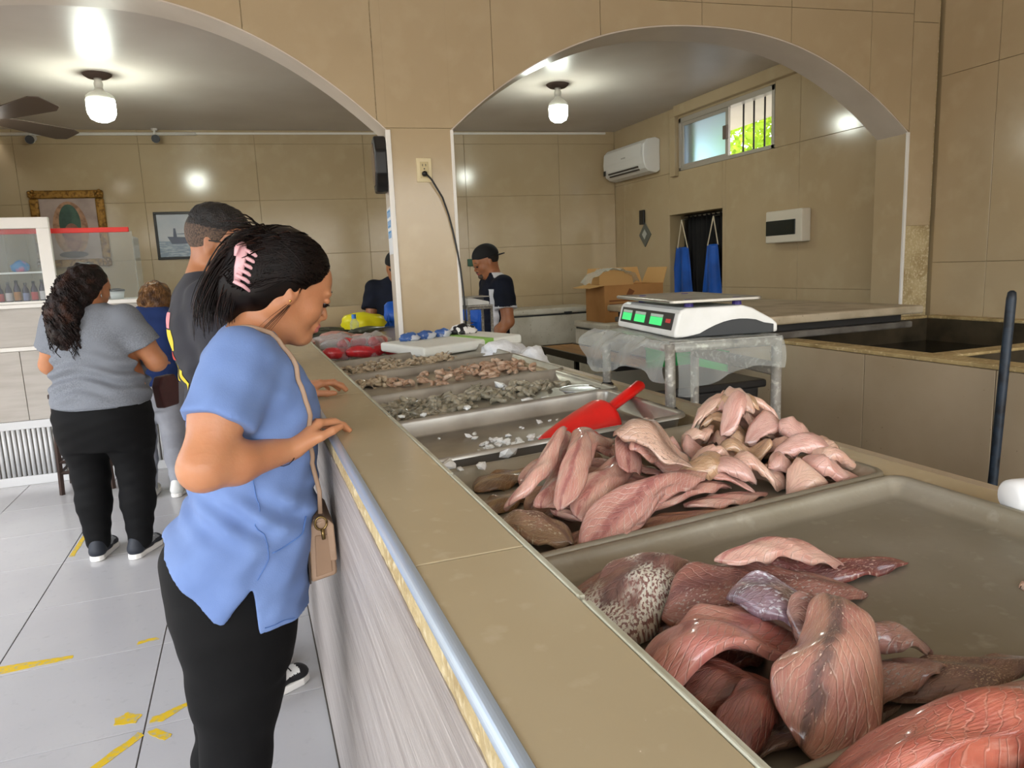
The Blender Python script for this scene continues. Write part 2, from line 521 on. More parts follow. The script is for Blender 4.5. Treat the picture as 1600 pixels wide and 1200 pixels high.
# ledge tiles 1.2 m long
for y0, y1 in ((CY0, -0.444), (-0.444, 0.762), (0.762, 2.0), (2.0, 3.2), (3.2, 4.4), (4.4, 5.6), (5.6, CY1)):
    build(MB().box(0.1512, 0.284, y0 + 0.0015, y1 - 0.0015, LZ - 0.011, LZ), 'ledge_tile', M['ledge'], ct, bev=0.001, seg=1)
# inner plastic strip, in lengths with small gaps
for y0, y1 in ((CY0, 0.605), (0.617, 1.095), (1.105, 1.62), (1.63, 2.7), (2.71, 3.95), (3.96, CY1)):
    mb = MB()
    mb.box(0.2845, 0.2875, y0, y1, LZ - 0.02, LZ + 0.0015); mb.box(0.2875, 0.2935, y0, y1, LZ - 0.02, LZ - 0.0005)
    build(mb, 'inner_strip', M['inner_strip'], ct, bev=0.0006, seg=1)
# shelf the trays lie on, and the ledge on the staff side
build(MB().box(0.282, 1.26, CY0, CY1, 1.02, 1.065), 'shelf', M['tile_dirty'], ct)
build(MB().box(0.978, 1.056, CY0, 2.62, 1.065, 1.128), 'staff_ledge', M['ledge'], ct, bev=0.003)
build(MB().box(0.985, 1.04, CY0, 2.62, 0.0, 1.02), 'staff_side_wall', M['tile_dirty'], ct)

# ------------------------------------------------------------------ trays
TILT = math.atan(0.048)
def tray_z(x): return 1.1125 + (x - 0.30) * 0.048          # rim height
def make_tray(name, label, x0, x1, y0, y1, depth, m, rim=0.011, rad=0.028, tilt=True, zoff=0.0, group='metal trays on the counter', flare=0.016):
    """pressed sheet pan: rolled rim, sloping sides, rounded corners, flat bottom"""
    nc = 7
    def ring(inset, z):
        pts = []
        r = max(rad - inset * 0.6, 0.006)
        for (cx, cy, a0) in ((x1 - inset - r, y1 - inset - r, 0), (x0 + inset + r, y1 - inset - r, PI / 2), (x0 + inset + r, y0 + inset + r, PI), (x1 - inset - r, y0 + inset + r, 1.5 * PI)):
            for q in range(nc):
                a = a0 + (PI / 2) * q / (nc - 1)
                px, py = cx + r * math.cos(a), cy + r * math.sin(a)
                zb = tray_z(px) if tilt else tray_z((x0 + x1) / 2)
                pts.append((px, py, zb + z + zoff))
        return pts
    levels = [(rim * 0.35, -0.011), (-0.001, -0.009), (0.0, -0.003), (rim * 0.3, 0.0), (rim * 0.75, -0.0005), (rim, -0.003), (rim + 0.002, -0.008),
              (rim + flare * 0.8, -depth + 0.004), (rim + flare + 0.003, -depth + 0.0005), (rim + flare + 0.008, -depth)]
    outer = [(rim + flare + 0.006, -depth - 0.0015), (rim + flare * 0.7 - 0.002, -depth + 0.003), (rim - 0.001, -0.012)]
    mb = MB()
    rings = [ring(*l) for l in outer + levels]
    n = len(rings[0])
    v = [p for r in rings for p in r]
    f = []
    for i in range(len(rings) - 1):
        for k in range(n):
            f.append((i * n + k, i * n + (k + 1) % n, (i + 1) * n + (k + 1) % n, (i + 1) * n + k))
    f.append(tuple((len(rings) - 1) * n + k for k in range(n)))
    f.append(tuple(n - 1 - k for k in range(n)))
    mb.add(v, f)
    o = build(mb, name, m, None, smooth=True)
    md = o.modifiers.new('edge', 'EDGE_SPLIT'); md.split_angle = math.radians(50)
    return tag(o, label, 'tray', group)
TRAYS = {}
make_tray('sheet_pan', 'dull metal sheet pan nearest the viewer under the large salmon fillet', 0.300, 0.962, -0.085, 0.372, 0.028, M['alu'])
make_tray('sheet_pan', 'half-empty dull metal pan with dark red fish along the ledge', 0.300, 0.962, 0.382, 0.842, 0.028, M['alu'])
make_tray('sheet_pan', 'metal sheet pan heaped with pink fillets and pale fish pieces', 0.300, 0.962, 0.850, 1.318, 0.028, M['alu'])
make_tray('deep_steel_pan', 'deep steel pan with ice chips and red scoop', 0.304, 0.925, 1.360, 1.770, 0.046, M['steel'], zoff=0.012, flare=0.01, rad=0.035)
make_tray('steel_pan', 'steel pan of grey shrimp beside the ice pan', 0.300, 0.975, 1.775, 2.235, 0.034, M['steel'], zoff=0.004)
make_tray('steel_pan', 'steel pan with two rows of shrimp, second behind the ice pan', 0.300, 1.02, 2.245, 2.77, 0.03, M['steel'])
make_tray('steel_pan', 'farthest steel pan of shrimp before the red packages', 0.300, 1.02, 2.78, 3.24, 0.03, M['steel'])
# ------------------------------------------------------------------ sun on the street and on the tree behind the window
sun_d = bpy.data.lights.new('sun', 'SUN'); sun_d.energy = 3.2; sun_d.angle = 0.01; sun_d.color = (1.0, 0.95, 0.86)
sun = bpy.data.objects.new('sun', sun_d); COL.objects.link(sun)
sun.rotation_euler = Vector((-0.30, -0.62, -1.0)).to_track_quat('-Z', 'Y').to_euler()
sun.location = (3, 6, 12)

# ------------------------------------------------------------------ bulbs
M['bulb'] = mat('lit_bulb', '#ffffff', 0.4, emit=('#f6fff2', BULB_STRENGTH))
M['bulb_collar'] = mat('bulb_collar', '#e4e4dc', 0.4)
M['brown_rust'] = mat('rusty_brown_plate', '#5a4a42', 0.7)
def bulb(x, y, r, label, cz=CZ):
    t = thing('ceiling_bulb', label, 'light bulb', (x, y, cz), 'bare bulbs on the ceiling')
    build(MB().lathe([(0.0, -0.035), (0.075, -0.03), (0.10, -0.012), (0.105, 0.0), (0.0, 0.0)], (x, y, cz), 28), 'ceiling_plate', M['brown_rust'], t, smooth=True)
    build(MB().lathe([(0.0, -0.11), (0.030, -0.11), (0.034, -0.07), (0.026, -0.05), (0.03, -0.03), (0, -0.03)], (x, y, cz), 20), 'socket', M['bulb_collar'], t, smooth=True)
    h0 = -0.11
    build(MB().lathe([(0.0, h0 - 0.09), (r * 0.98, h0 - 0.085), (r, h0 - 0.06), (r * 0.72, h0 - 0.035), (0.036, h0 - 0.015), (0.03, h0), (0, h0)], (x, y, cz), 28), 'collar', M['bulb_collar'], t, smooth=True)
    b = r
    build(MB().lathe([(0.0, h0 - 0.09 - 1.55 * b), (b * 0.45, h0 - 0.09 - 1.50 * b), (b * 0.8, h0 - 0.09 - 1.3 * b), (b * 0.98, h0 - 0.09 - 0.9 * b), (b * 1.0, h0 - 0.09 - 0.3 * b), (b * 0.985, h0 - 0.086), (0, h0 - 0.086)], (x, y, cz), 28), 'diffuser', M['bulb'], t, smooth=True)
bulb(-0.92, 6.71, 0.105, 'large lit bulb on the ceiling above the waiting women')
bulb(2.88, 6.34, 0.088, 'lit bulb on the ceiling seen through the right arch')

# ------------------------------------------------------------------ ceiling fan
M['fan'] = mat('brown_grey_fan', '#5c4e44', 0.5)
M['fan_globe'] = mat('fan_light_globe', '#ffffff', 0.3, emit=('#fffaf0', 6.0))
fx, fy, fz = -1.80, 7.05, 2.86
t = thing('ceiling_fan', 'brown ceiling fan with flat blades at the left edge', 'fan', (fx, fy, CZ))
build(MB().lathe([(0, -0.04), (0.03, -0.04), (0.06, 0.0), (0, 0)], (fx, fy, CZ), 20), 'canopy', M['fan'], t, smooth=True)
build(MB().tube([(fx, fy, CZ - 0.03), (fx, fy, fz + 0.05)], 0.012, 10), 'rod', M['fan'], t)
build(MB().lathe([(0, -0.06), (0.07, -0.06), (0.10, -0.03), (0.10, 0.03), (0.05, 0.06), (0, 0.06)], (fx, fy, fz), 24), 'motor', M['fan'], t, smooth=True)
build(MB().lathe([(0, -0.10), (0.05, -0.09), (0.075, -0.05), (0.06, 0.0), (0, 0.0)], (fx, fy, fz - 0.06), 20), 'light_globe', M['fan_globe'], t, smooth=True)
for k, ad in enumerate((-48, 57, 130, 200, 275)):
    a_ = math.radians(ad)
    d = Vector((math.cos(a_), math.sin(a_), 0)); p = Vector((-d.y, d.x, -0.30))
    mb = MB()
    poly = [(0.10, -0.04), (0.2, -0.075), (0.78, -0.11), (0.87, -0.075), (0.87, 0.075), (0.78, 0.11), (0.2, 0.075), (0.10, 0.04)]
    mb.prism(poly, (fx, fy, fz - 0.02), d, p.normalized(), ZUP, 0, 0.008)
    build(mb, 'blade', M['fan'], t, bev=0.002)

# ------------------------------------------------------------------ conduit and cameras along the top of the back wall
def bw(s, z, h=0.0): return BACK0 + U * s + ZUP * z + N * h
pipe = build(MB().tube([bw(-2.35, 3.075, -0.02), bw(-0.33, 3.085, -0.02)], 0.017, 12), 'conduit', M['white'], None, smooth=True)
tag(pipe, 'white plastic conduit along the top of the back wall', 'conduit')
pipe2 = build(MB().prism([(-0.33, 3.078), (4.5, 3.095), (4.5, 3.12), (-0.33, 3.1)], BACK0, U, ZUP, N, -0.018, -0.0005), 'cable_trunking', M['white'], None, bev=0.003)
tag(pipe2, 'thin white cable trunking under the ceiling at the back', 'trunking')
def bullet(s, z, label):
    p = bw(s, z, -0.06)
    t = thing('security_camera', label, 'camera', tuple(bw(s, z + 0.1, -0.03)), 'security cameras on the back wall')
    build(MB().lathe([(0, -0.02), (0.03, -0.02), (0.035, 0), (0, 0)], tuple(bw(s, z + 0.10, -0.06)), 16), 'mount', M['white'], t)
    build(MB().tube([bw(s, z + 0.09, -0.06), bw(s, z + 0.02, -0.07)], 0.012, 8), 'arm', M['white'], t)
    a_ = bw(s, z + 0.02, 0.0); b_ = bw(s + 0.03, z - 0.03, -0.2)
    build(MB().tube([a_, b_], [0.036, 0.044], 16), 'housing', M['white'], t)
    d = (b_ - a_).normalized()
    build(MB().tube([b_ + d * 0.001, b_ + d * 0.006], [0.043, 0.040], 16), 'lens_face', M['black'], t)
bullet(-1.93, 3.02, 'white security camera with black face nearest the ceiling fan')
bullet(-0.74, 3.03, 'white security camera right of the large lit bulb')

# ------------------------------------------------------------------ framed pictures
M['gilt'] = mat('gilded_frame', '#a67c3a', 0.45, metal=0.5, var=(30, '#6b4a1c', 0.45, 0.65), bump=(60, 0.8, 5))
M['mount'] = mat('pale_mount', '#cdbdae', 0.7)
M['pic_a'] = mat('picture_mauve_ground', '#b5a39c', 0.4, var=(6, '#9d8b85', 0.4, 0.7))
M['pic_b'] = mat('picture_rosy_halo', '#b98f72', 0.4, var=(20, '#8f6a55', 0.4, 0.65))
M['pic_c'] = mat('picture_green_form', '#4d6a5e', 0.4, var=(10, '#39524a', 0.4, 0.7))
M['pic_d'] = mat('picture_rose_form', '#a97c6c', 0.4, var=(12, '#8a5f54', 0.4, 0.7))
M['pic_e'] = mat('picture_dark_form', '#4c4650', 0.4)
s0, s1, z0, z1 = -2.045, -1.33, 1.69, 2.50
t = thing('gilt_picture', 'tall picture in an ornate gilded frame behind the red-edged screen', 'picture', tuple(bw((s0 + s1) / 2, z0, -0.01)))
W = 0.085
for (a, b_, c, d, nm) in ((s0, s1, z1 - W, z1, 'frame_rail'), (s0, s1, z0, z0 + W, 'frame_rail'), (s0, s0 + W, z0 + W, z1 - W, 'frame_stile'), (s1 - W, s1, z0 + W, z1 - W, 'frame_stile')):
    mb = MB().prism([(a, c), (b_, c), (b_, d), (a, d)], BACK0, U, ZUP, N, -0.05, -0.002)
    o = build(mb, nm, M['gilt'], t, bev=0.018, seg=3)
# carved corner bosses
for (cs, cz_) in ((s0 + 0.04, z0 + 0.04), (s1 - 0.04, z0 + 0.04), (s0 + 0.04, z1 - 0.04), (s1 - 0.04, z1 - 0.04)):
    mb = MB()
    for k in range(5):
        a_ = 2 * PI * k / 5
        c = bw(cs + 0.03 * math.cos(a_), cz_ + 0.03 * math.sin(a_), -0.05)
        mb.lathe([(0, -0.02), (0.016, -0.012), (0.02, 0), (0.016, 0.012), (0, 0.02)], tuple(c), 8)
    build(mb, 'corner_boss', M['gilt'], t, smooth=True)
pw = build(MB().prism([(s0 + W, z0 + W), (s1 - W, z0 + W), (s1 - W, z1 - W), (s0 + W, z1 - W)], BACK0, U, ZUP, N, -0.02, -0.004), 'print', M['pic_a'], t)
def ell(cs, cz_, rs, rz, h, m, nm='printed_shape', k0=0.0, k1=2 * PI, par=None):
    pts = [(cs + rs * math.cos(k0 + (k1 - k0) * q / 28), cz_ + rz * math.sin(k0 + (k1 - k0) * q / 28)) for q in range(28)]
    build(MB().prism(pts, BACK0, U, ZUP, N, h, h + 0.002), nm, m, par if par is not None else pw)
cs, czm = (s0 + s1) / 2, (z0 + z1) / 2
ell(cs, czm, 0.17, 0.29, -0.0225, M['pic_b'])
ell(cs, czm + 0.06, 0.105, 0.2, -0.025, M['pic_c'])
ell(cs + 0.01, czm - 0.09, 0.085, 0.15, -0.0275, M['pic_d'])
ell(cs, czm - 0.27, 0.14, 0.035, -0.03, M['pic_e'])

M['photo_sky'] = mat('photo_pale_blue', '#a9b4c2', 0.25, var=(3, '#c4c8cd', 0.4, 0.7))
M['photo_dark'] = mat('photo_dark_blue', '#46536b', 0.25)
M['photo_water'] = mat('photo_water', '#8495a8', 0.25, var=(14, '#b4c0ca', 0.45, 0.65, 3, (1, 1, 6)))
s0, s1, z0, z1 = -0.862, -0.16, 1.735, 2.255
t = thing('boat_picture', 'small black-framed blue picture of a fishing boat', 'picture', tuple(bw((s0 + s1) / 2, z0, -0.01)))
W = 0.028
for (a, b_, c, d, nm) in ((s0, s1, z1 - W, z1, 'frame_rail'), (s0, s1, z0, z0 + W, 'frame_rail'), (s0, s0 + W, z0 + W, z1 - W, 'frame_stile'), (s1 - W, s1, z0 + W, z1 - W, 'frame_stile')):
    build(MB().prism([(a, c), (b_, c), (b_, d), (a, d)], BACK0, U, ZUP, N, -0.025, -0.002), nm, M['black'], t, bev=0.004)
pw = build(MB().prism([(s0 + W, z0 + W), (s1 - W, z0 + W), (s1 - W, z1 - W), (s0 + W, z1 - W)], BACK0, U, ZUP, N, -0.012, -0.004), 'print', M['photo_sky'], t)
build(MB().prism([(s0 + W, z0 + W), (s1 - W, z0 + W), (s1 - W, z0 + 0.20), (s0 + W, z0 + 0.20)], BACK0, U, ZUP, N, -0.0145, -0.0122), 'printed_water', M['photo_water'], pw)
c0 = s0 + 0.32; hz = z0 + 0.20
for poly in ([(-0.20, 0.05), (-0.16, -0.03), (0.16, -0.03), (0.22, 0.06), (0.1, 0.035)],):
    build(MB().prism([(c0 + p[0], hz + p[1]) for p in poly], BACK0, U, ZUP, N, -0.018, -0.0148), 'printed_hull', M['photo_dark'], pw)
for (a, b_, h0, h1) in ((-0.14, -0.10, 0.03, 0.14), (-0.02, 0.02, 0.03, 0.12), (0.08, 0.15, 0.03, 0.22), (-0.15, 0.17, 0.075, 0.085)):
    build(MB().prism([(c0 + a, hz + h0), (c0 + b_, hz + h0), (c0 + (a + b_) / 2 + 0.01, hz + h1), (c0 + (a + b_) / 2 - 0.01, hz + h1)], BACK0, U, ZUP, N, -0.018, -0.0148), 'printed_mast', M['photo_dark'], pw)

# ------------------------------------------------------------------ window, bars, tree outside
M['frosted'] = mat('frosted_glass', '#b4cde6', 0.55, trans=1.0, ior=1.1)
M['win_alu'] = mat('grey_window_frame', '#b9b3a8', 0.4, metal=0.3)
wy0, wy1, wz0, wz1 = WIN
w = thing('window_1', 'high sliding window with a frosted pane and iron bars', None, (WX + 0.1, (wy0 + wy1) / 2, wz0), kind='structure')
for (a, b_, c, d, nm) in ((wy0, wy1, wz1 - 0.05, wz1, 'frame_head'), (wy0, wy1, wz0, wz0 + 0.035, 'frame_sill'), (wy1 - 0.04, wy1, wz0, wz1, 'frame_jamb'), (wy0, wy0 + 0.04, wz0, wz1, 'frame_jamb')):
    build(MB().box(WX - 0.004, WX + 0.10, a, b_, c, d), nm, M['win_alu'], w, bev=0.003)
ym = 6.14
sash = MB()
sash.box(WX + 0.012, WX + 0.04, ym, ym + 0.045, wz0 + 0.035, wz1 - 0.05); sash.box(WX + 0.012, WX + 0.04, wy1 - 0.075, wy1 - 0.04, wz0 + 0.035, wz1 - 0.05)
sash.box(WX + 0.012, WX + 0.04, ym + 0.045, wy1 - 0.075, wz1 - 0.085, wz1 - 0.05); sash.box(WX + 0.012, WX + 0.04, ym + 0.045, wy1 - 0.075, wz0 + 0.035, wz0 + 0.065)
sh = build(sash, 'sliding_sash', M['win_alu'], w, bev=0.002)
build(MB().box(WX + 0.022, WX + 0.028, ym + 0.045, wy1 - 0.075, wz0 + 0.065, wz1 - 0.085), 'frosted_pane', M['frosted'], sh)
build(MB().box(WX - 0.012, WX + 0.012, ym + 0.0, ym + 0.06, wz0 + 0.20, wz0 + 0.33), 'latch', mat('latch_brown', '#6f6258', 0.5), sh, bev=0.004)
M['bar'] = mat('dark_iron_bar', '#3b3a3c', 0.5)
for k in range(5):
    yb = ym - 0.03 - 0.155 * (k + 0.25)
    build(MB().tube([(WX + 0.14, yb, wz0 - 0.02), (WX + 0.14, yb, wz1 + 0.02)], 0.009, 8), 'iron_bar', M['bar'], w, smooth=True)
M['leaf'] = mat('sunlit_leaf', '#a3bf3c', 0.5, var=(1.5, '#6d9434', 0.4, 0.65), trans=0.0)
_lb = M['leaf'].node_tree
_b = _lb.nodes['Principled BSDF']; _o = [n for n in _lb.nodes if n.type == 'OUTPUT_MATERIAL'][0]
_tr = _lb.nodes.new('ShaderNodeBsdfTranslucent'); _tr.inputs['Color'].default_value = (*lin('#c9e04a'), 1)
_mx = _lb.nodes.new('ShaderNodeMixShader'); _mx.inputs[0].default_value = 0.5
_lb.links.new(_b.outputs[0], _mx.inputs[1]); _lb.links.new(_tr.outputs[0], _mx.inputs[2]); _lb.links.new(_mx.outputs[0], _o.inputs['Surface'])
M['bark'] = mat('red_brown_bark', '#7d5a45', 0.9, var=(12, '#5a4032', 0.4, 0.7), bump=(30, 0.6))
tx, ty = 8.3, 9.5
tr = thing('tree', 'sunlit green tree outside the high window', 'tree', (tx, ty, -0.07))
build(MB().tube([(tx, ty, -0.1), (tx + 0.05, ty - 0.05, 1.5), (tx - 0.05, ty + 0.05, 3.0), (tx + 0.1, ty, 4.6), (tx + 0.15, ty + 0.1, 6.0)], [0.2, 0.16, 0.13, 0.1, 0.05], 10), 'trunk', M['bark'], tr, smooth=True)
for k in range(7):
    a_ = k * 0.9; z_ = 2.6 + k * 0.45
    build(MB().tube([(tx, ty, z_), (tx + 0.6 * math.cos(a_), ty + 0.6 * math.sin(a_), z_ + 0.4), (tx + 1.3 * math.cos(a_), ty + 1.3 * math.sin(a_), z_ + 0.9)], [0.06, 0.045, 0.015], 7), 'branch', M['bark'], tr, smooth=True)
mb = MB()
rr = random.Random(3)
for k in range(7000):
    while True:
        p = Vector((rr.uniform(-1, 1), rr.uniform(-1, 1), rr.uniform(-1, 1)))
        if 0.25 < p.length < 1: break
    c = Vector((tx, ty, 4.3)) + Vector((p.x * 1.8, p.y * 1.5, p.z * 2.0))
    if rr.random() < 0.5 and math.sin(c.y * 3.1) + math.sin(c.z * 3.7 + c.x) > 0.9: continue
    s = rr.uniform(0.06, 0.13)
    e = Euler((rr.uniform(0, 6), rr.uniform(0, 6), rr.uniform(0, 6))).to_matrix()
    mb.add([tuple(c + e @ Vector(q)) for q in ((0, -s, 0), (s * 0.45, 0, s * 0.08), (0, s, 0), (-s * 0.45, 0, s * 0.08))], [(0, 1, 2), (0, 2, 3)])
fo = build(mb, 'foliage', M['leaf'], tr); fo['kind'] = 'stuff'

# ------------------------------------------------------------------ doorway curtain and aprons
M['curtain'] = mat('black_curtain', '#0d0c0d', 0.8)
def pleat(u, v):
    y = DOOR[0] + (DOOR[1] - DOOR[0]) * u * 0.84
    return (WX + 0.16 + 0.018 * math.sin(u * 62) + 0.006 * math.sin(u * 140 + v * 3), y, 1.97 - 1.9 * v)
cu = build(MB().grid(pleat, 120, 8), 'doorway_curtain', M['curtain'], None, smooth=True)
cu.modifiers.new('thick', 'SOLIDIFY').thickness = 0.004
tag(cu, 'black pleated curtain hanging in the doorway', 'curtain')
rod = build(MB().tube([(WX + 0.16, DOOR[0] - 0.02, 1.965), (WX + 0.16, DOOR[1] + 0.02, 1.965)], 0.010, 8), 'curtain_rod', M['steel'], None, smooth=True)
tag(rod, 'thin metal rod across the top of the doorway', 'rod')
M['apron'] = mat('blue_rubber_apron', '#1f5fc4', 0.35, var=(4, '#174a9c', 0.4, 0.7))
M['strap'] = mat('pale_cotton_strap', '#cfc3ac', 0.8)
def apron(yc, wtop, wbot, ztop, label, sx):
    t = thing('hanging_apron', label, 'apron', (WX + 0.06, yc, 0.78), 'blue aprons in the doorway')
    def f(u, v):
        w_ = wtop + (wbot - wtop) * min(1, v * 1.6) ** 0.8
        y = yc + (u - 0.5) * w_ + 0.02 * v * math.sin(v * 4)
        x = WX + 0.075 + 0.022 * math.sin(u * 9 + v * 1.5 + sx) * (0.5 + v) - 0.02 * (u - 0.5) ** 2
        return (x, y, ztop - (ztop - 0.8) * v)
    o = build(MB().grid(f, 24, 20), 'cloth', M['apron'], t, smooth=True)
    o.modifiers.new('thick', 'SOLIDIFY').thickness = 0.003
    top = (WX + 0.07, yc + 0.02 * sx, 1.93)
    for q in (-0.45, 0.45):
        build(MB().tube([(WX + 0.075, yc + q * wtop, ztop - 0.01), top], 0.010, 6, flat=0.35), 'strap', M['strap'], t)
    build(MB().tube([(WX + 0.16, yc + 0.02 * sx, 1.94), top], 0.006, 6), 'hook', M['steel'], t)
apron(7.03, 0.22, 0.36, 1.63, 'blue rubber apron hanging at the left of the doorway', 0.6)
apron(6.47, 0.20, 0.36, 1.64, 'blue rubber apron hanging at the right of the doorway', -0.8)

# ------------------------------------------------------------------ air conditioner
M['ac'] = mat('white_plastic', '#e6e6e4', 0.35)
M['slot'] = mat('dark_slot', '#4a4540', 0.6)
t = thing('air_conditioner', 'white split air conditioner high on the right wall', 'air conditioner', (WX - 0.1, 7.85, 2.50))
prof = [(0.0, 0.03), (0.0, 0.375), (0.06, 0.395), (0.17, 0.375), (0.215, 0.32), (0.225, 0.2), (0.215, 0.11), (0.19, 0.055), (0.14, 0.02), (0.05, 0.0)]
mb = MB().prism([(-p[0], p[1]) for p in prof], (WX, 0, 2.485), (1, 0, 0), (0, 0, 1), (0, 1, 0), 7.36, 8.33)
build(mb, 'body', M['ac'], t, bev=0.012, seg=3)
build(MB().prism([(-0.2275, 0.19), (-0.224, 0.33), (-0.226, 0.33), (-0.2295, 0.19)], (WX, 0, 2.485), (1, 0, 0), (0, 0, 1), (0, 1, 0), 7.40, 8.29), 'front_panel', M['ac'], t)
for k in range(2):
    build(MB().prism([(-0.221 + k * 0.018, 0.075 - k * 0.03), (-0.226 + k * 0.018, 0.09 - k * 0.03), (-0.205 + k * 0.018, 0.092 - k * 0.03), (-0.203 + k * 0.018, 0.075 - k * 0.03)], (WX, 0, 2.485), (1, 0, 0), (0, 0, 1), (0, 1, 0), 7.50, 8.20), 'outlet_slot', M['slot'], t)
build(MB().box(WX - 0.231, WX - 0.226, 8.26, 8.31, 2.56, 2.62), 'display', M['black'], t)
build(MB().box(WX - 0.2315, WX - 0.229, 7.76, 7.86, 2.70, 2.715), 'badge', mat('badge_grey', '#b5b5b2', 0.4), t)

# ------------------------------------------------------------------ breaker box, thermostat, diamond sign, green switch
t = thing('breaker_box', 'white breaker box with dark window on the right wall', 'breaker box', (WX - 0.05, 5.24, 1.6))
build(MB().box(WX - 0.10, WX, 4.985, 5.44, 1.605, 1.885), 'body', mat('cream_plastic', '#d9d2c2', 0.45), t, bev=0.01)
build(MB().box(WX - 0.106, WX - 0.09, 5.06, 5.43, 1.67, 1.80), 'dark_window', mat('smoked_window', '#15201f', 0.12), t, bev=0.004)
o = build(MB().box(WX - 0.03, WX, 7.70, 7.80, 1.93, 2.10), 'wall_switch_box', M['black'], None, bev=0.006)
tag(o, 'small black box on the right wall above the diamond plaque', 'box')
t = thing('diamond_plaque', 'grey diamond-shaped plaque on the right wall', 'plaque', (WX - 0.01, 7.70, 1.66))
build(MB().prism([(7.70, 1.66), (7.835, 1.805), (7.70, 1.95), (7.565, 1.805)], (WX, 0, 0), (0, 1, 0), (0, 0, 1), (-1, 0, 0), 0, 0.012), 'plate', mat('plaque_grey', '#6f746f', 0.4, metal=0.4), t, bev=0.002)
build(MB().prism([(7.70, 1.75), (7.755, 1.81), (7.70, 1.87), (7.645, 1.81)], (WX, 0, 0), (0, 1, 0), (0, 0, 1), (-1, 0, 0), 0.012, 0.018), 'emblem', mat('plaque_light', '#b9bcb6', 0.4), t, bev=0.002)
o = build(MB().prism([(2.64, 1.52), (2.735, 1.52), (2.735, 1.61), (2.64, 1.61)], BACK0, U, ZUP, N, -0.03, 0), 'wall_socket_box', mat('dark_green_box', '#2f5a48', 0.5), None, bev=0.006)
tag(o, 'small dark green box on the back wall beside the capped worker', 'box')

# ------------------------------------------------------------------ on the pillar
M['bone'] = mat('ivory_plastic', '#d8c9a0', 0.4)
def aw(s, z, h=0.0): return ARCH0 + U * s + ZUP * z + N * h
t = thing('power_outlet', 'ivory power outlet on the pillar with a black plug', 'outlet', tuple(aw(0.19, 2.0)))
build(MB().prism([(0.148, 2.0), (0.236, 2.0), (0.236, 2.135), (0.148, 2.135)], ARCH0, U, ZUP, N, -0.008, 0), 'cover_plate', M['bone'], t, bev=0.003)
r_ = build(MB().prism([(0.168, 2.022), (0.216, 2.022), (0.216, 2.113), (0.168, 2.113)], ARCH0, U, ZUP, N, -0.011, -0.008), 'receptacle', mat('ivory_dark', '#c4b487', 0.4), t, bev=0.002)
for (a, b_) in ((0.181, 2.088), (0.199, 2.088)):
    build(MB().prism([(a, b_), (a + 0.004, b_), (a + 0.004, b_ + 0.013), (a, b_ + 0.013)], ARCH0, U, ZUP, N, -0.0118, -0.011), 'slot', M['black'], r_)
build(MB().prism([(0.1885, 2.07), (0.1955, 2.07), (0.1955, 2.077), (0.1885, 2.077)], ARCH0, U, ZUP, N, -0.0118, -0.011), 'ground_hole', M['black'], r_)
t = thing('extension_cord', 'black power cord hanging from the pillar outlet down to the counter', 'cord', tuple(aw(0.38, 1.08, -0.02)))
build(MB().tube([aw(0.192, 2.046, -0.010), aw(0.192, 2.046, -0.028), aw(0.196, 2.044, -0.04)], [0.017, 0.015, 0.008], 10), 'plug', M['black'], t, smooth=True)
cpts = [aw(0.196, 2.044, -0.035), aw(0.225, 2.01, -0.045), aw(0.285, 1.91, -0.03), aw(0.318, 1.81, -0.02), aw(0.338, 1.72, -0.016), aw(0.358, 1.60, -0.016), aw(0.371, 1.5, -0.016), aw(0.380, 1.38, -0.016), aw(0.384, 1.3, -0.016), aw(0.386, 1.2, -0.016), aw(0.386, 1.075, -0.016)]
build(MB().tube(cpts, 0.0055, 8), 'cable', M['black'], t, smooth=True)
# black octagonal device and notice on the left face of the pillar
fo_ = ARCH0 + U * (-0.011)
t = thing('wall_clock', 'black octagonal wall clock seen edge-on on the pillar', 'clock', tuple(fo_ + N * 0.12 + ZUP * 1.96))
oct_ = [(0.14 + 0.155 * math.cos(PI / 8 + k * PI / 4), 2.115 + 0.17 * math.sin(PI / 8 + k * PI / 4)) for k in range(8)]
oct2 = [(0.14 + 0.115 * math.cos(PI / 8 + k * PI / 4), 2.115 + 0.128 * math.sin(PI / 8 + k * PI / 4)) for k in range(8)]
build(MB().prism(oct_, fo_, N, ZUP, -U, 0, 0.07), 'case', M['black'], t, bev=0.012, seg=3)
build(MB().prism(oct2, fo_, N, ZUP, -U, 0.07, 0.074), 'glass_face', mat('reflective_dark_glass', '#8d7f80', 0.06, metal=0.6), t)
t = thing('paper_notice', 'white notice with blue lettering on the side of the pillar', 'notice', tuple(fo_ + N * 0.12 + ZUP * 1.60))
build(MB().prism([(0.02, 1.60), (0.25, 1.60), (0.25, 1.87), (0.02, 1.87)], fo_, N, ZUP, -U, 0.001, 0.004), 'sheet', mat('notice_paper', '#e8ebef', 0.6), t)
M['blue_ink'] = mat('blue_ink', '#4f92c8', 0.6)
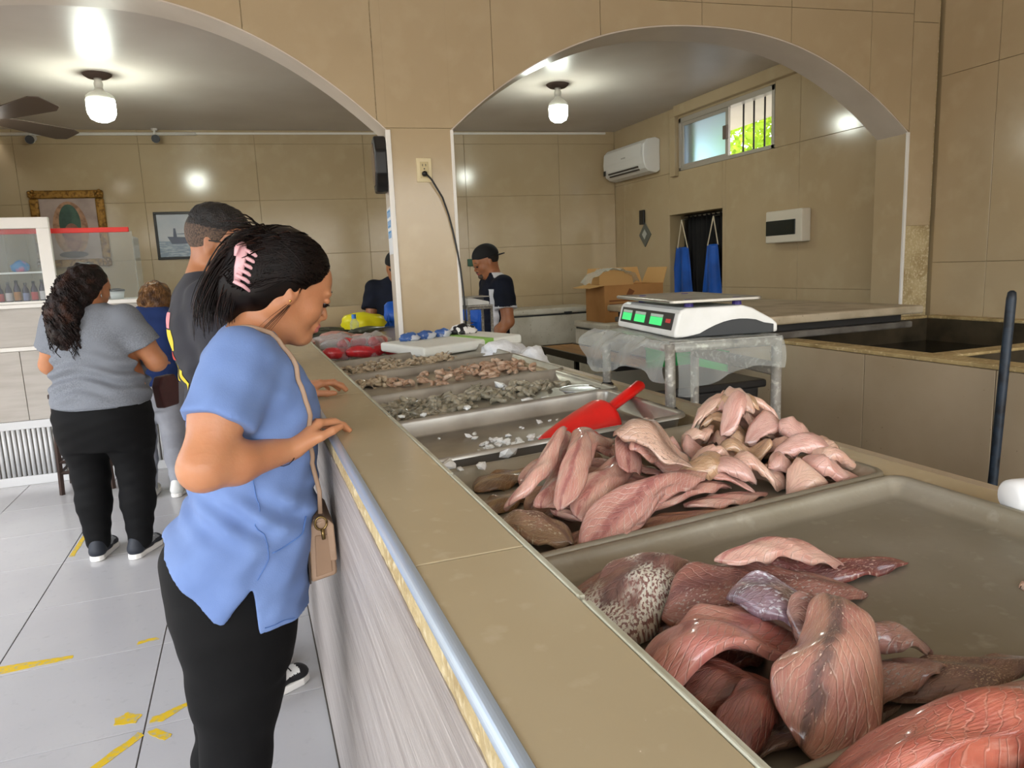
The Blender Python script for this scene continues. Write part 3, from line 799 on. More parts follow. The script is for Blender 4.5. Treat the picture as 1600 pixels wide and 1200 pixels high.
for r_i, (zl, nlet) in enumerate(((1.815, 5), (1.755, 5), (1.695, 6))):
    for q in range(nlet):
        a = 0.235 - (q + 1) * 0.19 / nlet
        g = MB()
        lw = 0.19 / nlet * 0.78
        g.box(0, 0, 0, 0, 0, 0) if False else None
        g.prism([(a, zl), (a + lw * 0.28, zl), (a + lw * 0.28, zl + 0.042), (a, zl + 0.042)], fo_, N, ZUP, -U, 0.004, 0.0048)
        g.prism([(a + lw * 0.3, zl + (0.03 if (q + r_i) % 2 else 0.0)), (a + lw, zl + (0.03 if (q + r_i) % 2 else 0.0)), (a + lw, zl + (0.042 if (q + r_i) % 2 else 0.012)), (a + lw * 0.3, zl + (0.042 if (q + r_i) % 2 else 0.012))], fo_, N, ZUP, -U, 0.004, 0.0048)
        if q % 2 == 0:
            g.prism([(a + lw * 0.72, zl + 0.004), (a + lw, zl + 0.004), (a + lw, zl + 0.04), (a + lw * 0.72, zl + 0.04)], fo_, N, ZUP, -U, 0.004, 0.0048)
        build(g, 'letter', M['blue_ink'], t)

# ------------------------------------------------------------------ worn yellow paint on the floor
M['yellow_paint'] = mat('worn_yellow_paint', '#d8b51e', 0.6, var=(50, '#b3a878', 0.5, 0.62))
def floor_mark(pts, label):
    rr = random.Random(len(label))
    out = []
    for i in range(len(pts)):
        a, b_ = Vector(pts[i]), Vector(pts[(i + 1) % len(pts)])
        for k in range(5):
            p = a.lerp(b_, k / 5)
            out.append((p.x + rr.uniform(-1, 1) * 0.004, p.y + rr.uniform(-1, 1) * 0.004))
    o = build(MB().prism(out, (0, 0, 0), (1, 0, 0), (0, 1, 0), (0, 0, 1), 0.0002, 0.0012), 'floor_marking', M['yellow_paint'])
    tag(o, label, 'floor marking', 'worn yellow paint marks on the floor')
FM = FLOOR_MARKS = [
 ([(-0.635, 2.347), (-0.615, 2.318), (-0.455, 2.502), (-0.475, 2.522)], 'long worn yellow paint stroke below the tile joint, largest of the cross'),
 ([(-0.560, 2.60), (-0.490, 2.585), (-0.477, 2.63), (-0.525, 2.665), (-0.565, 2.645)], 'broad short yellow paint blot at the upper left of the cross'),
 ([(-0.447, 2.565), (-0.405, 2.56), (-0.305, 2.64), (-0.30, 2.665), (-0.38, 2.62), (-0.44, 2.60)], 'thin tapering yellow paint stroke at the upper right of the cross'),
 ([(-0.45, 2.515), (-0.42, 2.52), (-0.365, 2.465), (-0.385, 2.44), (-0.43, 2.48)], 'smallest yellow paint blot at the lower right of the cross'),
 ([(-1.10, 3.16), (-0.80, 3.18), (-0.80, 3.205), (-1.10, 3.235)], 'faded yellow paint streak at the left edge of the picture'),
 ([(-0.56, 3.185), (-0.48, 3.20), (-0.49, 3.225), (-0.56, 3.215)], 'faint little yellow paint patch between the streak and the woman'),
 ([(-1.06, 4.45), (-1.035, 4.45), (-1.03, 4.86), (-1.055, 4.92)], 'yellow paint sliver along a joint beside the grey-shirted woman'),
]
for pts, lb in FM: floor_mark(pts, lb)
# ------------------------------------------------------------------ metal stand with the scale
M['galv'] = mat('flaking_galvanised_steel', '#96928a', 0.5, metal=0.4, var=[(70, '#c9c5ba', 0.52, 0.68, 5), (25, '#746f67', 0.58, 0.75)], bump=(60, 0.2))
M['plastic_film'] = mat('clear_plastic_film', '#e9ece8', 0.22, spec=0.6, bump=(24, 0.35, 3))
def film(m, transp=0.62, tint='#eef2ee'):
    nt = m.node_tree
    b = nt.nodes['Principled BSDF']; o = [n for n in nt.nodes if n.type == 'OUTPUT_MATERIAL'][0]
    tr = nt.nodes.new('ShaderNodeBsdfTransparent'); tr.inputs['Color'].default_value = (*lin(tint), 1)
    mx = nt.nodes.new('ShaderNodeMixShader')
    lw = nt.nodes.new('ShaderNodeLayerWeight'); lw.inputs['Blend'].default_value = 0.35
    mr = nt.nodes.new('ShaderNodeMapRange')
    mr.inputs['To Min'].default_value = 1 - transp; mr.inputs['To Max'].default_value = min(1.0, 1 - transp + 0.4)
    nt.links.new(lw.outputs['Facing'], mr.inputs['Value'])
    nt.links.new(mr.outputs[0], mx.inputs[0])
    nt.links.new(tr.outputs[0], mx.inputs[1]); nt.links.new(b.outputs[0], mx.inputs[2])
    nt.links.new(mx.outputs[0], o.inputs['Surface'])
film(M['plastic_film'], 0.86)
ST = [Vector((0.932, 1.455, 0)), Vector((1.212, 1.418, 0)), Vector((1.262, 1.835, 0)), Vector((0.982, 1.872, 0))]   # near-left, near-right, far-right, far-left
SZ = 1.300
t = thing('scale_stand', 'small flaking metal stand carrying the white scale', 'stand', (1.08, 1.64, 0.0))
for k, p in enumerate(ST):
    z0 = 1.1285 if k in (0, 3) else 0.0
    x_, y_ = p.x, p.y
    build(MB().tube([(x_, y_, z0), (x_, y_, SZ)], 0.0125, 10), 'leg', M['galv'], t, smooth=True)
    build(MB().lathe([(0, 0.0), (0.019, 0.0), (0.019, 0.016), (0.014, 0.022), (0, 0.022)], (x_, y_, z0), 14), 'foot', M['black'], t)
for a, b_ in ((0, 1), (1, 2), (2, 3), (3, 0)):
    build(MB().tube([ST[a] + ZUP * (SZ - 0.008), ST[b_] + ZUP * (SZ - 0.008)], 0.011, 8), 'top_rail', M['galv'], t, smooth=True)
build(MB().tube([ST[1] + ZUP * 1.222, ST[2] + ZUP * 1.222], 0.011, 8, flat=1.6), 'side_rail', M['galv'], t)
mb = MB(); mb.add([tuple(p + ZUP * SZ) for p in ST] + [tuple(p + ZUP * (SZ + 0.006)) for p in ST], [(3, 2, 1, 0), (4, 5, 6, 7), (0, 1, 5, 4), (1, 2, 6, 5), (2, 3, 7, 6), (3, 0, 4, 7)])
build(mb, 'top_plate', M['galv'], t, bev=0.002)

ps = thing('plastic_sheet', 'clear plastic sheet draped over the metal stand', 'plastic sheet', (1.05, 1.6, 1.2))
def edge_pt(k, u): return ST[k].lerp(ST[(k + 1) % 4], u)
def front_flap(u, v):
    p = edge_pt(0, u)
    drop = 0.10 + 0.012 * math.sin(u * 7) + (0.025 if u < 0.15 else 0) - 0.03 * u
    b_ = 0.012 + 0.016 * v * (0.4 + 0.6 * math.sin(u * 11 + 1) ** 2) + 0.01 * math.sin(v * 3.0)
    return (p.x - 0.004, p.y - 0.012 - b_, SZ + 0.008 - drop * v)
build(MB().grid(front_flap, 30, 12), 'front_flap', M['plastic_film'], ps, smooth=True)
def side_flap(u, v):
    p = ST[3].lerp(ST[0], u)
    bulge = 0.050 * (1 - u) ** 0.7 * math.sin(min(1, v * 1.15) * 2.3) + 0.01 * math.sin(u * 17 + v * 5)
    drop = 0.085 + 0.02 * (1 - u) + 0.015 * math.sin(u * 8)
    return (p.x - 0.012 - bulge, p.y + 0.05 * (1 - u) ** 3, SZ + 0.009 + 0.012 * math.sin(v * 3.1) * (1 - u) - drop * v)
build(MB().grid(side_flap, 30, 14), 'side_flap', M['plastic_film'], ps, smooth=True)
def top_film(u, v):
    p = ST[0].lerp(ST[1], u).lerp(ST[3].lerp(ST[2], u), v)
    return (p.x - 0.012 * (1 - u), p.y - 0.01 * (1 - v), SZ + 0.0085 + 0.0012 * math.sin(u * 19 + v * 9))
build(MB().grid(top_film, 20, 20), 'top_film', M['plastic_film'], ps, smooth=True)

M['scale_white'] = mat('white_scale_plastic', '#dcdcd8', 0.38, var=(10, '#cfcfc8', 0.4, 0.7))
M['scale_dark'] = mat('dark_grey_plastic', '#2b2d2e', 0.5)
M['lcd'] = mat('green_lcd', '#1d5a34', 0.3, emit=('#3fe27a', 0.75))
M['lcd_off'] = mat('lcd_grey_strip', '#b9c6ba', 0.4)
M['purple'] = mat('purple_rubber', '#3a2a7a', 0.5)
t = thing('digital_scale', 'white digital scale with three green displays and steel platter', 'scale', (1.13, 1.68, SZ + 0.012))
SC_R = math.radians(-9)
ex = Vector((math.cos(SC_R), math.sin(SC_R), 0)); ey = Vector((-math.sin(SC_R), math.cos(SC_R), 0))
C0 = Vector((0.966, 1.488, SZ + 0.011))
LY = 0.405
prof = [(0.0, 0.012), (0.0, 0.0), (0.275, 0.0), (0.275, 0.022), (0.26, 0.034), (0.205, 0.064), (0.18, 0.071), (0.03, 0.071), (0.018, 0.066), (0.012, 0.058)]
build(MB().prism(prof, C0, ex, ZUP, ey, 0, LY), 'housing', M['scale_white'], t, bev=0.006, seg=3)
# raised dark plates standing in for the arched recess at both ends
arc = [(0.02, 0.0), (0.262, 0.0), (0.262, 0.021), (0.235, 0.026)] + [(0.235 - 0.17 * q / 8, 0.026 + 0.012 * math.sin(PI * q / 8) + 0.004 - 0.022 * (q / 8) ** 2.2) for q in range(1, 9)]
for h0, h1 in ((-0.003, 0.004), (LY - 0.004, LY + 0.003)):
    build(MB().prism(arc, C0, ex, ZUP, ey, h0, h1), 'end_recess', M['scale_dark'], t, bev=0.0015)
# display panel lies on the sloping front (faces the customers)
p0, p1 = Vector((0.0, 0.0, 0)), None
fa = C0 + ex * 0.0008 + ZUP * 0.014; fb = C0 + ex * 0.0128 + ZUP * 0.060
fz_ = (fb - fa); fh = fz_.length; fz_.normalize()
fn = fz_.cross(ey).normalized()
if fn.dot(-ex) < 0: fn = -fn
def panel(y0, y1, z0, z1, h0, h1, m, nm, par=None):
    return build(MB().prism([(y0, z0), (y1, z0), (y1, z1), (y0, z1)], fa, ey, fz_, fn, h0, h1), nm, m, par if par is not None else t, bev=0.0008, seg=1)
dp = panel(0.022, LY - 0.022, 0.003, fh - 0.002, 0.0, 0.002, M['black'], 'display_panel')
for (a, b_) in ((0.085, 0.165), (0.20, 0.275), (0.30, 0.37)):
    panel(a, b_, 0.010, fh - 0.017, 0.002, 0.0028, M['lcd'], 'lcd', dp)
    panel(a, b_, fh - 0.0165, fh - 0.009, 0.002, 0.0028, M['lcd_off'], 'lcd_legend', dp)
panel(0.035, 0.064, 0.020, 0.030, 0.002, 0.0028, mat('red_print', '#c23a3a', 0.5), 'red_mark', dp)
# feet, supports, platter
for (a, b_) in ((0.06, 0.05), (0.06, LY - 0.05), (0.19, 0.05), (0.19, LY - 0.05)):
    c = C0 + ex * a + ey * b_
    build(MB().lathe([(0, 0), (0.012, 0), (0.010, 0.019), (0, 0.019)], (c.x, c.y, c.z + 0.070), 12), 'platter_support', M['purple'], t)
mb = MB()
pc = C0 + ex * 0.115 + ey * (LY / 2) + ZUP * 0.088
hx, hy = 0.122, 0.200
ringp = lambda ins, z: [tuple(pc + ex * x_ + ey * y_ + ZUP * z) for (x_, y_) in [((hx - ins - r_) * sx + r_ * math.cos(a_), (hy - ins - r_) * sy + r_ * math.sin(a_)) for r_ in (0.016,) for (sx, sy, a0) in ((1, 1, 0), (-1, 1, PI / 2), (-1, -1, PI), (1, -1, 1.5 * PI)) for a_ in [a0 + PI / 2 * q / 5 for q in range(6)]]]
rings = [ringp(0.004, -0.006), ringp(0.0, -0.004), ringp(0.0, 0.0015), ringp(0.003, 0.003), ringp(0.010, 0.001), ringp(0.014, 0.0)]
v = [p for r_ in rings for p in r_]; n_ = len(rings[0]); f = []
for i in range(len(rings) - 1):
    for k in range(n_): f.append((i * n_ + k, i * n_ + (k + 1) % n_, (i + 1) * n_ + (k + 1) % n_, (i + 1) * n_ + k))
f.append(tuple(range(n_ - 1, -1, -1))); f.append(tuple((len(rings) - 1) * n_ + k for k in range(n_)))
build(mb.add(v, f), 'platter', M['steel'], t)

# ------------------------------------------------------------------ tank with low tiled wall, boards, pole
M['tank_rim'] = mat('chipped_tank_rim', '#b39c6c', 0.6, var=[(8, '#8a7448', 0.45, 0.7), (50, '#d2bf93', 0.55, 0.7)], bump=(40, 0.3))
M['tank_in'] = mat('slimy_tank_inside', '#4a4030', 0.4, var=(6, '#2c2619', 0.4, 0.7))
M['water'] = mat('murky_tank_water', '#191812', 0.05, spec=0.5)
tk = thing('storage_tank', 'low tiled storage tank with murky water along the right wall', 'tank', (3.65, 2.2, 0))
TX0, TX1, TY0, TY1, TZ = 2.75, WX, -0.6, 3.815, 1.035
for (nm, a, b_, c, d) in (('front_wall', TX0 + 0.012, TX0 + 0.13, TY0, TY1), ('divider', TX0 + 0.13, TX1 - 0.1, 2.28, 2.38), ('far_wall', TX0 + 0.13, TX1 - 0.1, TY1 - 0.08, TY1 - 0.02), ('near_wall', TX0 + 0.13, TX1 - 0.1, TY0, TY0 + 0.1), ('back_wall', TX1 - 0.1, TX1 - 0.006, TY0, TY1 - 0.08)):
    build(MB().box(a, b_, c, d, 0, TZ - 0.02), nm, M['tank_in'], tk)
    zt = TZ if nm != 'divider' else TZ - 0.005
    build(MB().box(a - (0.012 if nm == 'front_wall' else 0.0), b_, c, d, TZ - 0.02, zt), 'rim', M['tank_rim'], tk, bev=0.005)
yy = TY0
for y1 in (-0.05, 0.62, 1.29, 1.965, 2.61, 3.27, TY1):
    build(MB().box(TX0, TX0 + 0.012, yy + 0.002, y1 - 0.002, 0.0, TZ - 0.022), 'front_tile', M['tile_dirty'], tk, bev=0.0015, seg=1); yy = y1
build(MB().box(TX0 + 0.13, TX1 - 0.1, TY0 + 0.1, 2.28, 0.90, 0.955), 'water_surface', M['water'], tk)
build(MB().box(TX0 + 0.13, TX1 - 0.1, 2.38, TY1 - 0.08, 0.82, 0.86), 'water_surface', M['water'], tk)

M['board'] = mat('stained_pale_board', '#b9ab92', 0.55, var=[(5, '#96876c', 0.42, 0.7), (60, '#5d5240', 0.68, 0.74)])
M['board_edge'] = mat('grimy_grey_edge', '#6f6a62', 0.6, var=(9, '#4d4841', 0.4, 0.7))
t = thing('board_stack', 'stack of stained pale boards bridging the far end of the tank', 'boards', (3.2, 4.0, TZ))
build(MB().box(2.70, 3.74, 3.20, 5.0, TZ + 0.002, 1.075), 'lower_board', M['board_edge'], t, bev=0.008)
build(MB().box(2.72, 3.68, 3.23, 4.98, 1.077, 1.118), 'dark_gap_fill', mat('dark_gap_fill', '#2a2826', 0.7), t, bev=0.004)  # added dark filler; gives the gap between the boards its darkness
build(MB().box(2.66, 3.79, 3.17, 5.05, 1.120, 1.168), 'top_board', M['board'], t, bev=0.012, seg=3)
po = build(MB().tube([(2.665, 1.905, 0.0), (2.672, 1.895, 0.5), (2.684, 1.878, 1.30), (2.6845, 1.8775, 1.325), (2.6847, 1.8774, 1.332)], [0.017, 0.017, 0.017, 0.014, 0.006], 14), 'standing_pole', mat('blue_black_pipe', '#26323f', 0.45, var=(18, '#14181d', 0.45, 0.65)), None, smooth=True)
tag(po, 'blue-black metal pole standing against the low tank wall', 'pole')

# ------------------------------------------------------------------ freezers, box, bench
M['enamel'] = mat('grubby_white_enamel', '#d0cabb', 0.4, var=[(4, '#b7af9c', 0.42, 0.7), (30, '#a19782', 0.62, 0.75)], bump=(40, 0.05))
def freezer(label, x0, x1, y0, y1, zt, seam='y'):
    t = thing('chest_freezer', label, 'freezer', ((x0 + x1) / 2, (y0 + y1) / 2, 0))
    build(MB().box(x0 + 0.01, x1 - 0.01, y0 + 0.015, y1, 0.06, zt - 0.085), 'cabinet', M['enamel'], t, bev=0.015, seg=3)
    build(MB().box(x0 + 0.02, x1 - 0.02, y0 + 0.02, y1 - 0.01, zt - 0.085, zt - 0.068), 'gasket', M['scale_dark'], t)
    build(MB().box(x0, x1, y0, y1 + 0.01, zt - 0.068, zt), 'lid', M['enamel'], t, bev=0.02, seg=3)
    build(MB().box(x0 + 0.03, x1 - 0.03, y0 + 0.03, y1 - 0.03, 0.0, 0.06), 'plinth', M['black'], t)
    for q in (0.25, 0.75):
        xq = x0 + (x1 - x0) * q
        build(MB().box(xq - 0.05, xq + 0.05, y0 - 0.012, y0 + 0.004, zt - 0.08, zt - 0.05), 'lid_handle', M['scale_dark'], t, bev=0.003)
    return t
freezer('grubby white chest freezer along the back wall beside the capped worker', 2.45, 3.98, 7.82, 8.42, 0.99)
freezer('white chest freezer under the open cardboard box', 3.28, 4.42, 6.18, 6.98, 0.90)
M['card'] = mat('brown_cardboard', '#b07f4a', 0.8, var=(3, '#9c6d3c', 0.4, 0.7), bump=(40, 0.08, 3, (1, 1, 0.1)))
M['card_in'] = mat('inner_cardboard', '#c49a62', 0.8)
M['card_print'] = mat('dark_box_print', '#7a4a2a', 0.8)
t = thing('cardboard_box', 'open brown cardboard box with raised flaps behind the scale', 'box', (3.70, 6.62, 0.902))
bx0, bx1, by0, by1, bz0, bz1 = 3.35, 4.02, 6.40, 6.82, 0.902, 1.27
th = 0.006
build(MB().box(bx0, bx1, by0, by1, bz0, bz0 + th), 'bottom', M['card'], t)
for (a, b_, c, d, nm) in ((bx0, bx1, by0, by0 + th, 'side'), (bx0, bx1, by1 - th, by1, 'side'), (bx0, bx0 + th, by0 + th, by1 - th, 'side'), (bx1 - th, bx1, by0 + th, by1 - th, 'side')):
    sd = build(MB().box(a, b_, c, d, bz0 + th, bz1), nm, M['card'], t)
    if c == by0 and nm == 'side' and a == bx0 and b_ == bx1:
        for q in range(4):
            build(MB().box(bx0 + 0.05, bx0 + 0.40, by0 - 0.001, by0, bz0 + 0.10 + q * 0.035, bz0 + 0.115 + q * 0.035), 'printed_line', M['card_print'], sd)
        build(MB().prism([(bx0 + 0.24, bz0 + 0.26), (bx0 + 0.30, bz0 + 0.25), (bx0 + 0.34, bz0 + 0.30), (bx0 + 0.28, bz0 + 0.33)], (0, by0, 0), (1, 0, 0), (0, 0, 1), (0, 1, 0), -0.001, 0.0), 'printed_emblem', M['card_print'], sd)
def flap(p, q, d, ln, nm='flap'):
    p, q, d = Vector(p), Vector(q), Vector(d).normalized()
    n_ = (q - p).normalized().cross(d)
    mb = MB()
    a = [p, q, q - (q - p) * 0.06 + d * ln, p + (q - p) * 0.06 + d * ln]
    mb.add([tuple(x_) for x_ in a] + [tuple(x_ + n_ * th) for x_ in a], [(3, 2, 1, 0), (4, 5, 6, 7), (0, 1, 5, 4), (1, 2, 6, 5), (2, 3, 7, 6), (3, 0, 4, 7)])
    build(mb, nm, M['card_in'], t)
flap((bx0, by0, bz1), (bx0, by1, bz1), (-0.8, 0, -0.12), 0.16)
flap((bx1, by0, bz1), (bx1, by1, bz1), (0.35, 0, 0.9), 0.17)
flap((bx0, by1, bz1), (bx1, by1, bz1), (0, 0.15, 0.9), 0.17)
flap((bx0 + 0.02, by0 + 0.16, bz1 - 0.02), (bx0 + 0.42, by0 + 0.16, bz1 - 0.02), (0.0, 0.10, 0.9), 0.17)
bag = MB()
def bagf(u, v):
    a_ = u * PI
    return (bx0 - 0.12 + 0.56 * u, by0 + 0.05 + 0.25 * v + 0.02 * math.sin(u * 20), bz1 + 0.02 + 0.14 * math.sin(a_) ** 0.6 + 0.012 * math.sin(u * 31 + v * 9))
o = build(bag.grid(bagf, 30, 8), 'plastic_liner', M['plastic_film'], t, smooth=True)

M['bench_wood'] = mat('worn_wooden_top', '#a87c46', 0.6, var=(3, '#8a6236', 0.4, 0.7, 4, (8, 1, 1)))
t = thing('work_bench', 'black-framed bench with worn wooden top in the staff aisle', 'bench', (2.54, 4.2, 0))
BX0, BX1, BY0, BY1, BZ = 2.34, 2.66, 3.45, 5.75, 0.805
build(MB().box(BX0 + 0.03, BX1, 4.14, BY1 - 0.04, BZ - 0.02, BZ), 'wooden_top', M['bench_wood'], t)
build(MB().box(BX0 + 0.03, BX1, BY0 + 0.03, 4.135, BZ - 0.02, BZ + 0.002), 'dark_top', M['black'], t)  # near part of the top, coloured darker than the wooden part
for (a, b_, c, d) in ((BX0, BX0 + 0.03, BY0, BY1), (BX1, BX1 + 0.03, BY0, BY1), (BX0 + 0.03, BX1, BY0, BY0 + 0.03), (BX0 + 0.03, BX1, BY1 - 0.04, BY1)):
    build(MB().box(a, b_, c, d, BZ - 0.05, BZ + 0.006), 'frame_rail', M['black'], t, bev=0.003)
for (a, c) in ((BX0, BY0), (BX1 - 0.01, BY0), (BX0, BY1 - 0.12), (BX1 - 0.01, BY1 - 0.12), (BX0, 4.1), (BX1 - 0.01, 4.1)):
    build(MB().box(a, a + 0.035, c, c + 0.035, 0, BZ - 0.05), 'leg', M['black'], t)
build(MB().box(BX0 + 0.01, BX0 + 0.02, BY0 + 0.04, 4.1, 0.05, BZ - 0.05), 'side_panel', M['black'], t)
build(MB().box(BX0 + 0.02, BX1, BY0 + 0.04, 4.1, 0.05, 0.07), 'lower_shelf', M['black'], t)
M['green_crate'] = mat('green_plastic', '#2f9a4e', 0.45)
t = thing('green_crate', 'green plastic crate on the bench seen through the plastic sheet', 'crate', (2.52, 3.75, BZ + 0.008))
gx0, gx1, gy0, gy1, gz0, gz1 = 2.38, 2.64, 3.50, 4.0, BZ + 0.008, BZ + 0.15
build(MB().box(gx0, gx1, gy0, gy1, gz0, gz0 + 0.008), 'bottom', M['green_crate'], t)
for (a, b_, c, d) in ((gx0, gx1, gy0, gy0 + 0.008), (gx0, gx1, gy1 - 0.008, gy1), (gx0, gx0 + 0.008, gy0, gy1), (gx1 - 0.008, gx1, gy0, gy1)):
    build(MB().box(a, b_, c, d, gz0 + 0.008, gz1), 'side', M['green_crate'], t)
    build(MB().box(a - 0.006, b_ + 0.006, c - 0.006, d + 0.006, gz1 - 0.02, gz1), 'rim', M['green_crate'], t, bev=0.003)

# ------------------------------------------------------------------ white tub at the right edge of the ledge
t = thing('white_tub', 'white plastic tub lying on the staff ledge at the right edge', 'tub', (1.03, 0.66, 1.13))
tc_ = Vector((0.966, 0.662, 1.1545))
build(MB().lathe([(0, 0), (0.018, 0.0), (0.0235, 0.005), (0.0245, 0.014), (0.025, 0.09), (0.0, 0.09)], tuple(tc_), 26, rot=(0, PI / 2, -0.25)), 'body', M['ac'], t, smooth=True)
build(MB().lathe([(0.0255, 0.055), (0.027, 0.057), (0.027, 0.075), (0.0255, 0.077)], tuple(tc_), 26, rot=(0, PI / 2, -0.25)), 'rim_band', M['ac'], t, smooth=True)
# ------------------------------------------------------------------ heightfield used to lay the fish on the pans and on each other
HX0, HX1, HY0, HY1, HC = 0.26, 1.08, -0.14, 3.40, 0.004
NXH, NYH = int((HX1 - HX0) / HC), int((HY1 - HY0) / HC)
_gx = HX0 + (np.arange(NXH) + 0.5) * HC
HF = np.zeros((NXH, NYH)) + (1.1125 + (_gx[:, None] - 0.30) * 0.048) - 0.0285
_gy = HY0 + (np.arange(NYH) + 0.5) * HC
_deep = (_gy > 1.36) & (_gy < 1.77)
HF[:, _deep] += 0.012 - 0.018
_sh4 = (_gy > 1.775) & (_gy < 2.235); HF[:, _sh4] += 0.004 - 0.006
def blur(a, r):
    k = 2 * r + 1
    for ax in (0, 1):
        p = np.pad(a, [(r + 1, r) if i == ax else (0, 0) for i in (0, 1)], mode='edge')
        c = np.cumsum(p, axis=ax)
        a = (np.take(c, range(k, c.shape[ax]), axis=ax) - np.take(c, range(0, c.shape[ax] - k), axis=ax)) / k
    return a
def dilate(a, r):
    out = a.copy()
    for dx in range(-r, r + 1, 2):
        for dy in range(-r, r + 1, 2):
            if dx * dx + dy * dy <= r * r:
                out = np.maximum(out, np.roll(np.roll(a, dx, 0), dy, 1))
    return out
def sample(a, x, y):
    i = np.clip((x - HX0) / HC - 0.5, 0, NXH - 1.001); j = np.clip((y - HY0) / HC - 0.5, 0, NYH - 1.001)
    i0 = i.astype(int); j0 = j.astype(int); fi = i - i0; fj = j - j0
    return a[i0, j0] * (1 - fi) * (1 - fj) + a[i0 + 1, j0] * fi * (1 - fj) + a[i0, j0 + 1] * (1 - fi) * fj + a[i0 + 1, j0 + 1] * fi * fj
def stamp(x, y, z):
    i = ((x - HX0) / HC).astype(int).ravel(); j = ((y - HY0) / HC).astype(int).ravel(); z = z.ravel()
    ok = (i >= 0) & (i < NXH) & (j >= 0) & (j < NYH)
    np.maximum.at(HF, (i[ok], j[ok]), z[ok])

# ------------------------------------------------------------------ fish materials (u along the fillet, v across)
def fish_mat(name, c1, c2, line=None, streak='#e8c8b8', s_amt=0.5, stripes=0.5, speck=None, rough=0.24, sss=0.12, coat=0.5, line_w=0.10, warp=1.0):
    m = bpy.data.materials.new(name); m.use_nodes = True
    nt = m.node_tree; b = nt.nodes['Principled BSDF']; L = nt.links
    uv = nt.nodes.new('ShaderNodeTexCoord')
    sep = nt.nodes.new('ShaderNodeSeparateXYZ'); L.new(uv.outputs['UV'], sep.inputs[0])
    def noise(scale, st, det=4.0, src='UV'):
        mp = nt.nodes.new('ShaderNodeMapping'); mp.inputs['Scale'].default_value = st
        L.new(uv.outputs[src], mp.inputs['Vector'])
        n = nt.nodes.new('ShaderNodeTexNoise'); n.inputs['Scale'].default_value = scale; n.inputs['Detail'].default_value = det
        L.new(mp.outputs[0], n.inputs['Vector']); return n.outputs['Fac']
    def mrange(x, a, b_, c=0.0, d=1.0):
        r = nt.nodes.new('ShaderNodeMapRange'); r.interpolation_type = 'SMOOTHSTEP'
        r.inputs['From Min'].default_value = a; r.inputs['From Max'].default_value = b_; r.inputs['To Min'].default_value = c; r.inputs['To Max'].default_value = d
        L.new(x, r.inputs['Value']); return r.outputs[0]
    def math_(op, x, y):
        n = nt.nodes.new('ShaderNodeMath'); n.operation = op
        for k, q in enumerate((x, y)):
            if isinstance(q, (int, float)): n.inputs[k].default_value = q
            else: L.new(q, n.inputs[k])
        return n.outputs[0]
    def mix(fac, a, b_):
        n = nt.nodes.new('ShaderNodeMix'); n.data_type = 'RGBA'
        if isinstance(fac, (int, float)): n.inputs[0].default_value = fac
        else: L.new(fac, n.inputs[0])
        for k, q in ((6, a), (7, b_)):
            if isinstance(q, tuple): n.inputs[k].default_value = q
            else: L.new(q, n.inputs[k])
        return n.outputs[2]
    C = lambda h: (*lin(h), 1)
    col = mix(mrange(noise(2.2, (2.0, 1.0, 1)), 0.38, 0.66), C(c1), C(c2))
    # muscle bands: chevrons pointing along the fillet
    av = math_('ABSOLUTE', math_('SUBTRACT', sep.outputs[1], 0.5), 0.0)
    ph = math_('ADD', math_('MULTIPLY', sep.outputs[0], 16.0), math_('MULTIPLY', av, 9.0))
    ph = math_('ADD', ph, math_('MULTIPLY', noise(3.0, (1, 1, 1)), 3.2 * warp))
    fr = math_('FRACT', ph, 0.0)
    band = mrange(math_('ABSOLUTE', math_('SUBTRACT', fr, 0.5), 0.0), 0.38, 0.5)
    fibre = mrange(noise(9.0, (0.7, 9.0, 1), 5), 0.5, 0.72)
    col = mix(math_('MULTIPLY', band, stripes), col, C(streak))
    col = mix(math_('MULTIPLY', fibre, s_amt), col, C(streak))
    if line:
        wob = math_('MULTIPLY', math_('SUBTRACT', noise(4.0, (1.5, 0.2, 1)), 0.5), 0.25)
        lv = math_('ABSOLUTE', math_('ADD', math_('SUBTRACT', sep.outputs[1], 0.52), wob), 0.0)
        lm = mrange(lv, line_w * 0.35, line_w * 1.5, 1.0, 0.0)
        lm = math_('MULTIPLY', lm, mrange(noise(7, (2, 1, 1)), 0.3, 0.55, 0.35, 1.0))
        col = mix(math_('MULTIPLY', lm, 0.85), col, C(line))
    if speck:
        sc_, c3, lo, hi = speck
        sp = mrange(noise(sc_, (1.6, 1.0, 1), 3), lo, hi)
        patch = mrange(noise(2.6, (1.2, 1, 1), 2), 0.40, 0.56)
        col = mix(math_('MULTIPLY', sp, patch), col, C(c3))
    L.new(col, b.inputs['Base Color'])
    rn = mrange(noise(12, (1, 1, 1)), 0.3, 0.7, max(0.29, rough * 1.0), rough * 1.6); L.new(rn, b.inputs['Roughness'])
    setin(b, 'Subsurface Weight', sss); setin(b, 'Subsurface Radius', (0.012, 0.005, 0.003)); setin(b, 'Subsurface Scale', 1.0)
    setin(b, 'Coat Weight', min(1.0, coat * 1.8)); setin(b, 'Coat Roughness', 0.12)
    bp = nt.nodes.new('ShaderNodeBump'); bp.inputs['Strength'].default_value = 0.75; bp.inputs['Distance'].default_value = 0.0020
    hsum = math_('ADD', math_('MULTIPLY', band, -0.6), math_('ADD', noise(16, (0.8, 3.0, 1)), math_('MULTIPLY', noise(50, (1, 1, 1)), 0.35)))
    L.new(hsum, bp.inputs['Height']); L.new(bp.outputs[0], b.inputs['Normal'])
    return m
